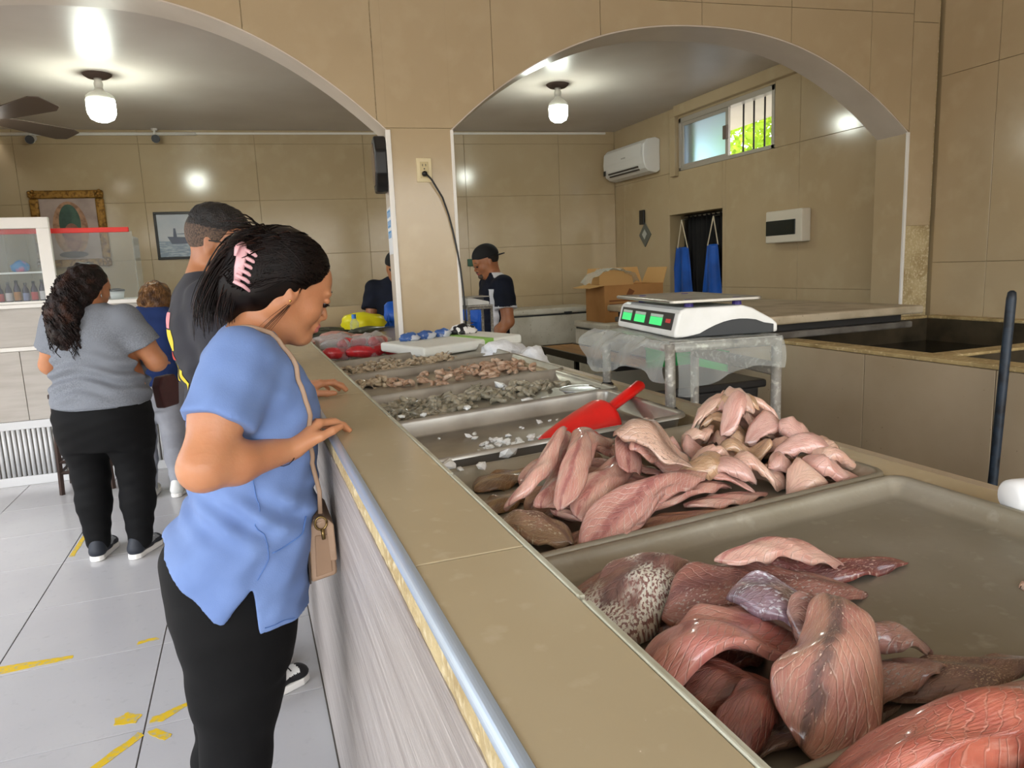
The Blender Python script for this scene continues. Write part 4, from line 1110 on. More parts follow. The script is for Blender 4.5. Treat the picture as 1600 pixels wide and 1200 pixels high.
FMAT = {
 'pink': fish_mat('pink_fillet', '#d6a390', '#c88a7c', '#a86460', '#f0dccf', 0.55, 0.35),
 'pink2': fish_mat('rosy_fillet', '#d99f8e', '#dfb4a0', '#b87068', '#f3dfd2', 0.5, 0.3),
 'pinkbig': fish_mat('broad_pink_fillet', '#cf9788', '#c28478', '#9c5854', '#efd8cc', 0.6, 0.5),
 'pinkbig2': fish_mat('broad_rosy_fillet', '#d1907f', '#bf7369', '#9c5350', '#eccdbf', 0.45, 0.3),
 'brown': fish_mat('brown_fillet', '#8f6c45', '#6f5133', '#a98a5a', '#c4a275', 0.45, 0.3),
 'brown2': fish_mat('dull_brown_fillet', '#6d5244', '#553d33', None, '#8f7465', 0.3, 0.2),
 'tan': fish_mat('tan_fillet', '#b98c6c', '#a0765a', '#8a5a48', '#dcb898', 0.45, 0.25),
 'skinbrown': fish_mat('brown_skinned_fillet', '#8f6f50', '#a9806a', '#6d4a3a', '#cdb08a', 0.55, 0.3, speck=(26, '#d8cbb0', 0.55, 0.62)),
 'skinpale': fish_mat('mottled_pale_skin', '#c9a48e', '#a98674', '#8d6a5a', '#e6d2c2', 0.5, 0.2, speck=(30, '#7d6656', 0.55, 0.63)),
 'darkred': fish_mat('dark_red_fillet', '#8a4a3c', '#5d2a24', None, '#b98a6a', 0.3, 0.2),
 'darkredskin': fish_mat('dark_red_skin', '#7d3a33', '#5e2a26', '#a05a4a', '#c79686', 0.35, 0.2, speck=(24, '#c9a99a', 0.56, 0.64)),
 'skinred': fish_mat('red_grey_skin', '#9a6356', '#7c4c44', '#6a3c38', '#cfa796', 0.45, 0.25, speck=(28, '#b9a9a0', 0.56, 0.64)),
 'skinred2': fish_mat('pinkish_grey_skin', '#a5796a', '#875a50', '#6b4440', '#d3b3a2', 0.5, 0.25, speck=(28, '#a8a29c', 0.55, 0.65)),
 'skinsilver': fish_mat('silver_skin', '#9a857a', '#86685f', '#6b4a44', '#c9bcb0', 0.5, 0.1, speck=(22, '#d6d2c6', 0.5, 0.6), rough=0.2),
 'skinsilver2': fish_mat('lilac_grey_skin', '#8d7480', '#7a5a5c', '#5e4246', '#bfb0b4', 0.5, 0.1, speck=(24, '#c9c6cc', 0.52, 0.62), rough=0.18),
 'skinscale': fish_mat('scaly_white_skin', '#8d6258', '#734a44', '#5a3a36', '#b39a8a', 0.45, 0.15, speck=(30, '#dcd8c8', 0.44, 0.52), rough=0.22),
 'skinmottle': fish_mat('mottled_brown_skin', '#85604f', '#6b4a3e', '#5a3a33', '#a98a76', 0.4, 0.15, speck=(40, '#c2a58a', 0.55, 0.62)),
 'fold': fish_mat('folded_fillet_skin', '#c08a76', '#b07468', '#5d4a47', '#e0c2aa', 0.6, 0.4, line_w=0.10, speck=(34, '#e0c6b2', 0.62, 0.70)),
 'salmon': fish_mat('salmon_fillet', '#bd6c56', '#a85646', None, '#e6bba6', 0.3, 0.22, sss=0.15, warp=2.0),
 'salmon2': fish_mat('deep_salmon_fillet', '#cd6c60', '#ba564f', None, '#e9b3a4', 0.25, 0.2, sss=0.15, warp=2.0),
 'pale': fish_mat('pale_fish_flesh', '#dcb69f', '#cfa08c', None, '#f0dccb', 0.4, 0.12, sss=0.2),
 'pale2': fish_mat('pinkish_pale_flesh', '#dcb0a2', '#c99384', None, '#f1dace', 0.4, 0.15, sss=0.2),
 'pale3': fish_mat('tan_pale_flesh', '#c9a27f', '#a98562', None, '#e6cdb0', 0.35, 0.1, sss=0.2),
}

def fillet(name, x, y, ang, L, W, T, arch, bend, mk, label, cat='fish fillet', group=None, seed=0, head=0.75, tail=1.2, stiff=7, nu=44, nv=16, xmin=0.312, ruffle=1.0, cap=None):
    """one fillet laid over whatever is already in the pan"""
    r = np.random.default_rng(seed)
    a = math.radians(ang)
    base = blur(dilate(HF, stiff), stiff)
    s = np.linspace(0, 1, nu + 1)
    th = np.concatenate([np.linspace(0, PI, nv + 1)[:-1], np.linspace(PI, 2 * PI, nv + 1)[:-1]])
    prof = np.clip(np.sin(PI * np.clip(s, 0.004, 0.996) ** head), 0, 1) ** 0.55
    prof *= 1 - 0.25 * s ** tail
    ph = r.uniform(0, 6, 8)
    wl = prof * (1 + 0.06 * ruffle * np.sin(9 * s + ph[0]) + 0.02 * ruffle * np.sin(19 * s + ph[1]))
    wr = prof * (1 + 0.06 * ruffle * np.sin(8 * s + ph[2]) + 0.02 * ruffle * np.sin(21 * s + ph[3]))
    S, TH = np.meshgrid(s, th, indexing='ij')
    cs, sn = np.cos(TH), np.sin(TH)
    w = np.where(cs >= 0, wl[:, None], wr[:, None]) * W / 2
    lx = (S - 0.5) * L + 0.04 * L * cs * np.sin(3 * S + ph[4])
    ly = w * cs + bend * L * (S - 0.5) ** 2 * 1.0
    tz = T * (prof[:, None] ** 0.8) * (1 + 0.18 * np.sin(7 * S + ph[5]) + 0.10 * np.sin(19 * S + 5 * cs + ph[6]))
    zl = np.where(sn >= 0, tz * np.abs(sn) ** 0.75, -0.12 * tz * np.abs(sn))
    # belly of the fillet arches over its middle, edges ruffle up a little
    ridge = arch * (1 - (2 * S - 1) ** 2) * (1 - 0.75 * cs ** 2)
    edge = 0.0035 * ruffle * (np.abs(cs) ** 6) * (np.sin(17 * S + ph[7]) + 0.5 * np.sin(29 * S + 2))
    # one long edge rolls up on itself
    side = r.choice([-1, 1]); v0 = r.uniform(0.25, 0.55); rho = r.uniform(0.009, 0.016) * min(1.0, W / 0.06)
    sgn = cs * side; exc = np.maximum(sgn - v0, 0) * w * (0.35 + 0.65 * np.sin(PI * np.clip(S * r.uniform(0.8, 1.2) + r.uniform(-0.1, 0.2), 0, 1)))
    exc = np.minimum(exc, rho * 2.4)
    ly = ly - side * (exc - rho * np.sin(exc / rho))
    zl = zl + rho * (1 - np.cos(exc / rho)) * 0.9
    X = x + lx * math.cos(a) - ly * math.sin(a)
    Y = y + lx * math.sin(a) + ly * math.cos(a)
    X = np.maximum(X, xmin + 0.002 * np.sin(S * 9))
    B = sample(base, X, Y)
    if cap is not None: B = np.minimum(B, cap(X, Y))
    Z = B + zl + ridge + edge + 0.0012 * 0 + T * 0.10
    n = len(th)
    verts = np.stack([X, Y, Z], -1).reshape(-1, 3)
    faces = [(i * n + k, i * n + (k + 1) % n, (i + 1) * n + (k + 1) % n, (i + 1) * n + k) for i in range(nu) for k in range(n)]
    faces.append(tuple(range(n - 1, -1, -1))); faces.append(tuple(nu * n + k for k in range(n)))
    me = bpy.data.meshes.new(name)
    me.from_pydata(verts.tolist(), [], faces)
    me.materials.append(FMAT[mk])
    uvl = me.uv_layers.new(name='UVMap')
    sc_ = max(L / 0.2, 0.4)
    U_ = (S * sc_ + ph[0] * 3).ravel(); V_ = ((cs + 1) / 2).ravel()
    li = np.empty(len(me.loops), dtype=np.int32); me.loops.foreach_get('vertex_index', li)
    uvl.data.foreach_set('uv', np.stack([U_[li], V_[li]], -1).ravel())
    me.polygons.foreach_set('use_smooth', [True] * len(me.polygons))
    bm = bmesh.new(); bm.from_mesh(me); bmesh.ops.recalc_face_normals(bm, faces=bm.faces); bm.to_mesh(me); bm.free()
    # stamp a dense copy of the upper surface
    Zt = np.where(sn >= 0, Z, -9)
    for q in np.linspace(-1, 1, 15):
        for so in (0.0, 0.5):
            k0 = np.interp(np.arccos(q), np.linspace(0, PI, nv + 1), np.arange(nv + 1))
            ka, kb, fr = int(k0), min(int(k0) + 1, nv), k0 - int(k0)
            xs = X[:, ka] * (1 - fr) + X[:, kb] * fr; ys = Y[:, ka] * (1 - fr) + Y[:, kb] * fr; zs = Z[:, ka] * (1 - fr) + Z[:, kb] * fr
            if so: xs, ys, zs = (xs[1:] + xs[:-1]) / 2, (ys[1:] + ys[:-1]) / 2, (zs[1:] + zs[:-1]) / 2
            stamp(xs, ys, zs)
    o = bpy.data.objects.new(name, me); COL.objects.link(o); rebase(o)
    return tag(o, label, cat, group)

T2 = [
    (0.444, 1.255, 15.7, 0.16, 0.08, 0.014, 0.004, 0.1, 'brown', 'brownish fillet strip at the left end of the pink heap'),
    (0.401, 1.142, 35, 0.14, 0.06, 0.014, 0.0, 0.0, 'brown', 'thin brown fillet flap beside the curled one by the ledge'),
    (0.488, 0.932, 17.1, 0.18, 0.055, 0.013, 0.0, 0.0, 'tan', 'flat tan fillet under the front of the pink heap'),
    (0.601, 0.905, 6.8, 0.18, 0.05, 0.012, 0.0, 0.0, 'tan', 'narrow tan fillet at the front rim of the heaped pan'),
    (0.704, 0.932, 0.5, 0.16, 0.05, 0.013, 0.0, 0.0, 'pink2', 'slim pink fillet at the front rim below the pale pieces'),
    (0.500, 1.090, 20, 0.20, 0.10, 0.022, 0.008, 0.0, 'tan', 'tan fillet buried in the middle of the pink heap'),
    (0.575, 1.080, -35, 0.22, 0.10, 0.022, 0.008, 0.0, 'pink2', 'rosy fillet buried under the ridge of the pink heap'),
    (0.600, 1.180, 15, 0.20, 0.09, 0.020, 0.008, 0.0, 'tan', 'tan fillet low at the back of the pink heap'),
    (0.640, 0.960, 12, 0.22, 0.08, 0.018, 0.006, 0.0, 'pink', 'pink fillet under the mottled one toward the front rim'),
    (0.555, 1.235, 31.6, 0.27, 0.09, 0.02, 0.012, 0.15, 'pink', 'pink fillet at the upper left of the heap, leaning on its neighbour'),
    (0.372, 0.962, -58, 0.15, 0.09, 0.02, 0.024, -0.25, 'skinbrown', 'curled brown-skinned fillet at the ledge corner of the heap'),
    (0.504, 0.985, 5.3, 0.17, 0.085, 0.018, 0.004, 0.0, 'pink2', 'pink fillet showing below the big front one'),
    (0.640, 1.14, -75, 0.23, 0.07, 0.017, 0.008, 0.0, 'pink', 'pink fillet lying across the back of the heap'),
    (0.486, 1.09, 57.4, 0.30, 0.068, 0.022, 0.018, 0.2, 'pink', 'upright pink fillet ridge in the middle of the heap'),
    (0.535, 1.02, 44, 0.27, 0.066, 0.02, 0.014, 0.1, 'pink2', 'bright pink fillet slanting up the middle of the heap'),
    (0.700, 1.013, -60, 0.20, 0.065, 0.016, 0.006, 0.0, 'pink', 'pink fillet running toward the pale pieces'),
    (0.550, 0.915, 22, 0.29, 0.092, 0.024, 0.014, -0.08, 'pinkbig', 'largest pink fillet at the front of the heap'),
    (0.545, 1.110, 46, 0.23, 0.056, 0.018, 0.010, -0.2, 'pink', 'pink fillet draped highest on the heap'),
    (0.440, 1.070, 38, 0.20, 0.060, 0.018, 0.012, 0.15, 'pink2', 'rosy fillet sloping down to the ledge beside the brown flaps'),
    (0.470, 1.005, 52, 0.19, 0.050, 0.017, 0.010, 0.1, 'pink', 'slim pink fillet left of the largest one'),
    (0.600, 1.075, 60, 0.20, 0.050, 0.016, 0.010, -0.1, 'pinkbig', 'slim pink fillet right of the highest one'),
    (0.650, 1.055, 35, 0.17, 0.048, 0.015, 0.008, 0.1, 'pink', 'slim pink fillet behind the mottled one'),
    (0.618, 1.015, -62, 0.14, 0.09, 0.015, 0.012, 0.0, 'skinpale', 'fillet with mottled pale skin on top of the heap'),
]
T1 = [
    (0.430, 0.450, -7.1, 0.17, 0.07, 0.014, 0.0, 0.0, 'brown2', 'thin brown fillet under the folded one at the near rim'),
    (0.400, 0.560, 10, 0.18, 0.10, 0.020, 0.006, 0.0, 'darkred', 'dark red fillet buried under the broad pink one'),
    (0.384, 0.500, -10, 0.10, 0.06, 0.018, 0.008, 0.0, 'darkred', 'dark red fillet end below the broad pink one'),
    (0.368, 0.455, 20, 0.085, 0.045, 0.018, 0.006, 0.0, 'darkred', 'dark red lump near the ledge at the bottom'),
    (0.410, 0.752, 22, 0.19, 0.08, 0.022, 0.012, 0.1, 'skinred', 'red-skinned fillet under the scaly one at the far end'),
    (0.480, 0.665, -6, 0.22, 0.09, 0.018, 0.006, 0.0, 'skinred2', 'grey and red fillet buried in the middle of the dark heap'),
    (0.565, 0.700, 8, 0.15, 0.055, 0.016, 0.008, 0.1, 'skinsilver', 'small silver-skinned strip behind the large ones'),
    (0.655, 0.655, -14.0, 0.19, 0.052, 0.018, 0.006, 0.1, 'darkredskin', 'narrow dark red tail strip reaching onto the bare pan'),
    (0.400, 0.685, 20, 0.20, 0.105, 0.026, 0.020, 0.0, 'skinscale', 'large fillet with whitish scaly skin at the far end'),
    (0.520, 0.622, -6, 0.25, 0.085, 0.022, 0.016, -0.1, 'skinred', 'long red-skinned fillet across the middle of the pan'),
    (0.565, 0.650, -2, 0.17, 0.05, 0.016, 0.014, -0.15, 'pink2', 'pink fillet edge on the long red-skinned one'),
    (0.590, 0.440, -7.1, 0.18, 0.06, 0.014, 0.004, 0.0, 'skinmottle', 'flat brown-skinned fillet reaching along the near rim'),
    (0.490, 0.445, -5.7, 0.16, 0.06, 0.016, 0.010, 0.0, 'skinred2', 'grey and red fillet lying under the folded one'),
    (0.425, 0.545, 0, 0.22, 0.105, 0.024, 0.012, 0.0, 'pinkbig2', 'broad pink fillet lying along the ledge'),
    (0.520, 0.550, -22, 0.16, 0.085, 0.018, 0.012, 0.0, 'skinsilver2', 'silver-grey fillet tucked behind the folded one'),
    (0.520, 0.480, -25, 0.13, 0.075, 0.020, 0.018, 0.3, 'skinred2', 'rounded fillet end right of the folded one'),
    (0.458, 0.455, 40, 0.16, 0.092, 0.013, 0.022, 0.35, 'fold', 'big folded fillet with a dark centre line on top'),
]
T0 = [
    (0.470, 0.300, 0, 0.34, 0.13, 0.030, 0.006, 0.0, 'salmon', 'salmon fillet underneath in the nearest pan'),
    (0.520, 0.322, -5.0, 0.36, 0.10, 0.036, 0.016, 0.06, 'salmon', 'large salmon-coloured fillet on top in the nearest pan'),
    (0.545, 0.262, 8, 0.20, 0.09, 0.026, 0.012, 0.0, 'salmon2', 'deep salmon fillet overlapping at the lower right corner'),
]
for k, r_ in enumerate(T1): fillet('fish_fillet', *r_, group='dark red fish in the half-empty pan', seed=50 + k, stiff=5)
for k, r_ in enumerate(T2): fillet('fish_fillet', *r_, group='pink fillets in the heaped pan', seed=20 + k, stiff=6)
for k, r_ in enumerate(T0): fillet('fish_fillet', *r_, group='salmon fillets in the nearest pan', seed=90 + k)
PALE = [(0.685, 1.141), (0.725, 1.117), (0.687, 1.09), (0.690, 0.985), (0.728, 0.976), (0.785, 0.966), (0.815, 1.065), (0.845, 0.965), (0.835, 0.900), (0.893, 0.902), (0.925, 0.935), (0.895, 0.985), (0.915, 0.946), (0.771, 1.091), (0.82, 1.11), (0.871, 1.075), (0.878, 1.02),
        (0.885, 0.965), (0.785, 1.12), (0.845, 1.13), (0.876, 1.105), (0.885, 1.05), (0.905, 1.11), (0.895, 1.155), (0.85, 1.165), (0.905, 1.0), (0.82, 1.15), (0.858, 1.12), (0.842, 1.145), (0.87, 1.14), (0.75, 1.03), (0.80, 1.02), (0.86, 1.125), (0.84, 1.09)]
_pl = ['at the left foot of the pale heap', 'on the left flank of the pale heap', 'low at the back left of the pale heap', 'at the pink side of the pale heap', 'at the front foot of the pale heap left of centre', 'at the front foot of the pale heap, centre', 'buried in the middle of the pale heap',
       'at the front foot of the pale heap right of centre', 'nearest the front rim in the pale heap', 'in the front right corner of the heaped pan', 'at the far right end of the pale heap', 'on the right shoulder of the pale heap', 'above the right end of the pale heap', 'on the left slope of the pale heap',
       'behind the left slope of the pale heap', 'in the back middle of the pale heap', 'on the right slope of the pale heap', 'lower on the right slope of the pale heap', 'high on the left of the pale heap', 'high at the back of the pale heap', 'near the top of the pale heap, facing the scale',
       'near the top right of the pale heap', 'at the back right of the pale heap', 'at the rear rim behind the pale heap', 'behind the top of the pale heap', 'on the right edge of the pale heap', 'at the rear left of the pale top', 'second from the top of the pale heap', 'below the topmost pale piece', 'topmost in the pale heap',
       'between the pink fillets and the pale heap', 'lying low across the front of the pale heap', 'capping the pale heap', 'on the near side of the pale top']
for k, (px_, py_) in enumerate(PALE):
    rr = random.Random(k * 7 + 1)
    L_ = rr.uniform(0.085, 0.125); W_ = rr.uniform(0.045, 0.066)
    mk = ('pale', 'pale2', 'pale', 'pale3')[k % 4] if k > 8 else ('pale3', 'pale2', 'pale')[k % 3]
    fillet('fish_piece', px_, py_, rr.uniform(-180, 180), L_, W_, rr.uniform(0.017, 0.026), rr.uniform(0.004, 0.016), rr.uniform(-0.4, 0.4), mk,
           'pale boneless fish piece ' + _pl[k], cat='fish piece', group='pale pieces in the heaped pan', seed=200 + k, stiff=4, cap=lambda X, Y: 1.105 + 0.085 * np.exp(-((X - 0.865) / 0.115) ** 2 - ((Y - 1.115) / 0.13) ** 2) + 0.03, nu=22, nv=8, head=rr.uniform(0.6, 1.0), ruffle=1.3)

# scrap of fish on the bare pan
fillet('fish_scrap', 0.82, 0.53, 20, 0.035, 0.016, 0.006, 0.0, 0.2, 'pale', 'small pale fish scrap alone on the bare pan', cat='fish scrap', seed=400, stiff=2, nu=14, nv=6)

# ------------------------------------------------------------------ ice chips and red scoop
M['ice'] = mat('ice_chip', '#eef1ee', 0.25, sss=0.3, sss_r=(0.01, 0.01, 0.01), spec=0.6, bump=(60, 0.4))
def chip_mesh(seed, s):
    rr = random.Random(seed)
    bm = bmesh.new(); bmesh.ops.create_icosphere(bm, subdivisions=1, radius=s)
    for v in bm.verts:
        v.co *= rr.uniform(0.65, 1.25); v.co.z *= 0.6
    me = bpy.data.meshes.new('ice_chip'); bm.to_mesh(me); bm.free(); me.materials.append(M['ice'])
    return me
_chips = [chip_mesh(k, 0.0075 + 0.0015 * (k % 5)) for k in range(10)]
def chip(x, y, label, sc=1.0, z=None, k=0):
    o = bpy.data.objects.new('ice_chip', _chips[k % 10]); COL.objects.link(o)
    zz = float(sample(HF, np.array([x]), np.array([y]))[0]) if z is None else z
    o.location = (x, y, zz + 0.004 * sc); o.scale = (sc, sc, sc * 0.9); o.rotation_euler = (RNG.uniform(-0.4, 0.4), RNG.uniform(-0.4, 0.4), RNG.uniform(0, 6))
    tag(o, label, 'ice chip', 'ice chips')
    if z is None: stamp(np.array([x, x + 0.004, x - 0.004]), np.array([y, y, y]), np.array([zz + 0.007 * sc] * 3))
rr = random.Random(5)
for k in range(40): chip(0.345 + rr.random() * 0.26, 1.405 + rr.random() * 0.045, 'white ice chip in the row along the near side of the deep pan', rr.uniform(0.7, 1.5), k=k)
for k in range(52): chip(0.46 + rr.random() * 0.24, 1.48 + rr.random() ** 2 * 0.12, 'ice chip in the loose drift beside the red scoop', rr.uniform(0.5, 1.2), k=k)
for k in range(16): chip(0.36 + rr.random() * 0.50, 1.62 + rr.random() * 0.10, 'small ice chip scattered toward the far side of the deep pan', rr.uniform(0.4, 0.9), k=k)
for k, (x_, y_) in enumerate(((0.40, 1.768), (0.345, 1.79), (0.52, 1.773), (0.345, 1.33), (0.47, 1.335), (0.36, 1.30), (0.40, 1.29))):
    chip(x_, y_, 'ice chip fallen on the pan rims beside the deep pan', rr.uniform(0.9, 1.8), z=tray_z(x_) + 0.006 + (0.006 if y_ > 1.5 else -0.008), k=k)

M['red'] = mat('bright_red_plastic', '#e01a14', 0.3, var=(8, '#cc1510', 0.4, 0.7), coat=0.3)
t = thing('red_scoop', 'bright red plastic scoop lying face down in the ice pan', 'scoop', (0.73, 1.55, 1.08))
sd = Vector((0.247, 0.095, 0.0)).normalized(); sp_ = Vector((-sd.y, sd.x, 0))
tip = Vector((0.615, 1.503, 1.083))
Lb = 0.235
def scoop_f(u, v):
    rad = 0.018 + 0.045 * min(1, u * 1.15) ** 0.7
    if u > 0.86: rad *= math.sqrt(max(0.0, 1 - ((u - 0.86) / 0.145) ** 2))
    a_ = PI * v
    c = tip + sd * (u * Lb)
    zz = c.z + u * 0.018
    p = c + sp_ * (rad * 1.05 * math.cos(a_))
    return (p.x, p.y, zz + rad * 1.02 * math.sin(a_))
o = build(MB().grid(scoop_f, 28, 18), 'bowl', M['red'], t, smooth=True)
sm = o.modifiers.new('thick', 'SOLIDIFY'); sm.thickness = 0.0035
hb = tip + sd * (Lb * 0.90) + ZUP * 0.050
build(MB().tube([hb - sd * 0.03 + ZUP * 0.0, hb + sd * 0.012, hb + sd * 0.03 + ZUP * 0.002], [0.020, 0.020, 0.013], 12), 'collar', M['red'], t, smooth=True)
build(MB().tube([hb, hb + sd * 0.035 + ZUP * 0.004, hb + sd * 0.10 + ZUP * 0.026, hb + sd * 0.150 + ZUP * 0.044, hb + sd * 0.157 + ZUP * 0.0465], [0.014, 0.015, 0.017, 0.0175, 0.010], 12, flat=0.8), 'handle', M['red'], t, smooth=True)

# ------------------------------------------------------------------ shrimp
M['shrimp'] = [mat('grey_raw_shrimp', '#9a9480', 0.28, var=[(60, '#6f6a58', 0.42, 0.65), (25, '#b9ad94', 0.5, 0.7)], sss=0.2, coat=0.4, sss_r=(0.006, 0.005, 0.004)),
               mat('pale_peeled_shrimp', '#b8a78a', 0.28, var=[(60, '#8f7a62', 0.42, 0.65), (25, '#d0bfa2', 0.5, 0.7)], sss=0.2, coat=0.4, sss_r=(0.006, 0.005, 0.004)),
               mat('pinkish_peeled_shrimp', '#bf9f85', 0.28, var=[(60, '#9a7458', 0.42, 0.65), (25, '#d6bfa6', 0.5, 0.7)], sss=0.2, coat=0.4, sss_r=(0.006, 0.005, 0.004))]
def shrimp_mesh(curl, ln, r0, m, seed):
    rr = random.Random(seed)
    pts = []; rad = []
    n = 9; a = 0.0; p = Vector((0, 0, 0))
    for k in range(n):
        pts.append(p.copy()); f = k / (n - 1)
        rad.append(r0 * (0.55 + 0.65 * math.sin(PI * min(1, f * 0.9 + 0.12)) ** 0.8) * (1 - 0.72 * max(0, f - 0.55) / 0.45) * (1 + 0.06 * (k % 2)))
        p += Vector((math.cos(a), math.sin(a), 0.08 * math.sin(k))) * (ln / (n - 1)); a += curl / (n - 1)
    c = sum(pts, Vector()) / n
    pts = [q - c for q in pts]
    mb = MB().tube(pts, rad, 7)
    # tail fan
    d = (pts[-1] - pts[-2]).normalized(); s = Vector((-d.y, d.x, 0))
    e = pts[-1]
    for q in (-0.7, 0.0, 0.7):
        w = (d + s * q).normalized(); l = Vector((-w.y, w.x, 0))
        mb.add([tuple(e), tuple(e + w * r0 * 1.1 + l * r0 * 0.35), tuple(e + w * r0 * 1.7), tuple(e + w * r0 * 1.1 - l * r0 * 0.35)], [(0, 1, 2, 3)])
    me = mb.mesh('shrimp', m, True)
    return me
SHR = {k: [shrimp_mesh(2.2 + 0.5 * q, 0.052 + 0.006 * q, 0.0075, M['shrimp'][k], q) for q in range(4)] for k in range(3)}
def put_shrimp(x, y, k, label, sc, rr, made):
    z = float(sample(HF_s, np.array([x]), np.array([y]))[0])
    R = Euler((rr.uniform(-0.7, 0.7), rr.uniform(-0.5, 0.5), rr.uniform(0, 6.28)))
    o = bpy.data.objects.new('shrimp', SHR[k][rr.randrange(4)])
    o.location = (x, y, z + 0.0065 * sc); o.rotation_euler = R; o.scale = (sc, sc, sc)
    return o
def shrimp_pile(n, spots, k, label, group, seed, hmax=0.03):
    """n shrimp over an elongated bed given by a list of (x, y, spread x, spread y)"""
    global HF_s
    rr = random.Random(seed); made = []
    for i in range(n):
        if i % 12 == 0: HF_s = blur(dilate(HF, 2), 2)
        cx, cy, sx, sy = spots[rr.randrange(len(spots))]
        x = cx + rr.uniform(-1, 1) * sx; y = cy + rr.uniform(-1, 1) * sy
        o = put_shrimp(x, y, k, label, rr.uniform(0.8, 1.15), rr, made)
        made.append(o)
        for q in range(8):
            a = q * PI / 4
            stamp(np.array([x + 0.008 * math.cos(a)]), np.array([y + 0.008 * math.sin(a)]), np.array([o.location.z + 0.003]))
    return made
piles = [
 (230, [(0.40, 1.90, 0.07, 0.09), (0.40, 2.05, 0.07, 0.12), (0.52, 2.06, 0.08, 0.12), (0.62, 2.08, 0.09, 0.11), (0.74, 2.10, 0.10, 0.09), (0.88, 2.12, 0.07, 0.07), (0.46, 1.96, 0.10, 0.08)], 0, 'grey raw shrimp in the pan nearest the deep ice pan', 'grey shrimp in the nearest shrimp pan', 1),
 (95, [(0.56, 2.56, 0.12, 0.10), (0.72, 2.48, 0.14, 0.09), (0.88, 2.52, 0.10, 0.11), (0.80, 2.62, 0.10, 0.08), (0.94, 2.60, 0.05, 0.1)], 2, 'pinkish peeled shrimp on the second shrimp pan', 'peeled shrimp on the second pan', 2),
 (130, [(0.42, 3.00, 0.09, 0.15), (0.52, 3.02, 0.09, 0.15), (0.64, 3.06, 0.09, 0.12), (0.40, 2.60, 0.05, 0.03), (0.76, 3.08, 0.07, 0.08)], 1, 'pale shrimp on the farthest shrimp pan before the red packages', 'pale shrimp on the farthest pan', 3),
]
budget = {1: 160, 2: 70, 3: 70}
for (n, spots, k, label, group, seed) in piles:
    made = shrimp_pile(n, spots, k, label, group, seed)
    keep = made[-budget[seed]:]
    rest = made[:-budget[seed]]
    for o in keep:
        COL.objects.link(o); tag(o, label, 'shrimp', group)
    mb = MB()
    for o in rest:
        mw = Matrix.LocRotScale(o.location, o.rotation_euler, o.scale)
        mb.add([tuple(mw @ v.co) for v in o.data.vertices], [tuple(p.vertices) for p in o.data.polygons])
        bpy.data.objects.remove(o)
    so = build(mb, 'shrimp_bed', M['shrimp'][k], None, smooth=True)
    tag(so, 'bed of ' + {1: 'grey raw shrimp under the loose ones in the nearest shrimp pan', 2: 'pinkish shrimp under the loose ones on the second shrimp pan', 3: 'pale shrimp under the loose ones on the farthest shrimp pan'}[seed], 'shrimp', None, 'stuff')
# larger ice pieces among the shrimp
for k, (x_, y_, sc_) in enumerate(((0.66, 1.86, 2.2), (0.73, 1.87, 2.6), (0.80, 1.90, 2.0), (0.47, 1.84, 1.6), (0.76, 2.18, 2.2), (0.58, 1.85, 1.4))):
    chip(x_, y_, 'large ice piece lying among the grey shrimp', sc_, k=k)
t = thing('small_dish', 'small shallow steel dish at the right end of the grey shrimp', 'dish', (0.915, 1.93, 1.11))
build(MB().lathe([(0, 0.002), (0.04, 0.002), (0.055, 0.016), (0.058, 0.016), (0.042, 0.0), (0, 0.0)], (0.905, 1.90, 1.118), 28), 'bowl', M['alu_bright'], t, smooth=True)
build(MB().lathe([(0.054, 0.015), (0.060, 0.0175), (0.061, 0.015), (0.056, 0.013)], (0.905, 1.90, 1.118), 28), 'lip', M['alu_bright'], t, smooth=True)
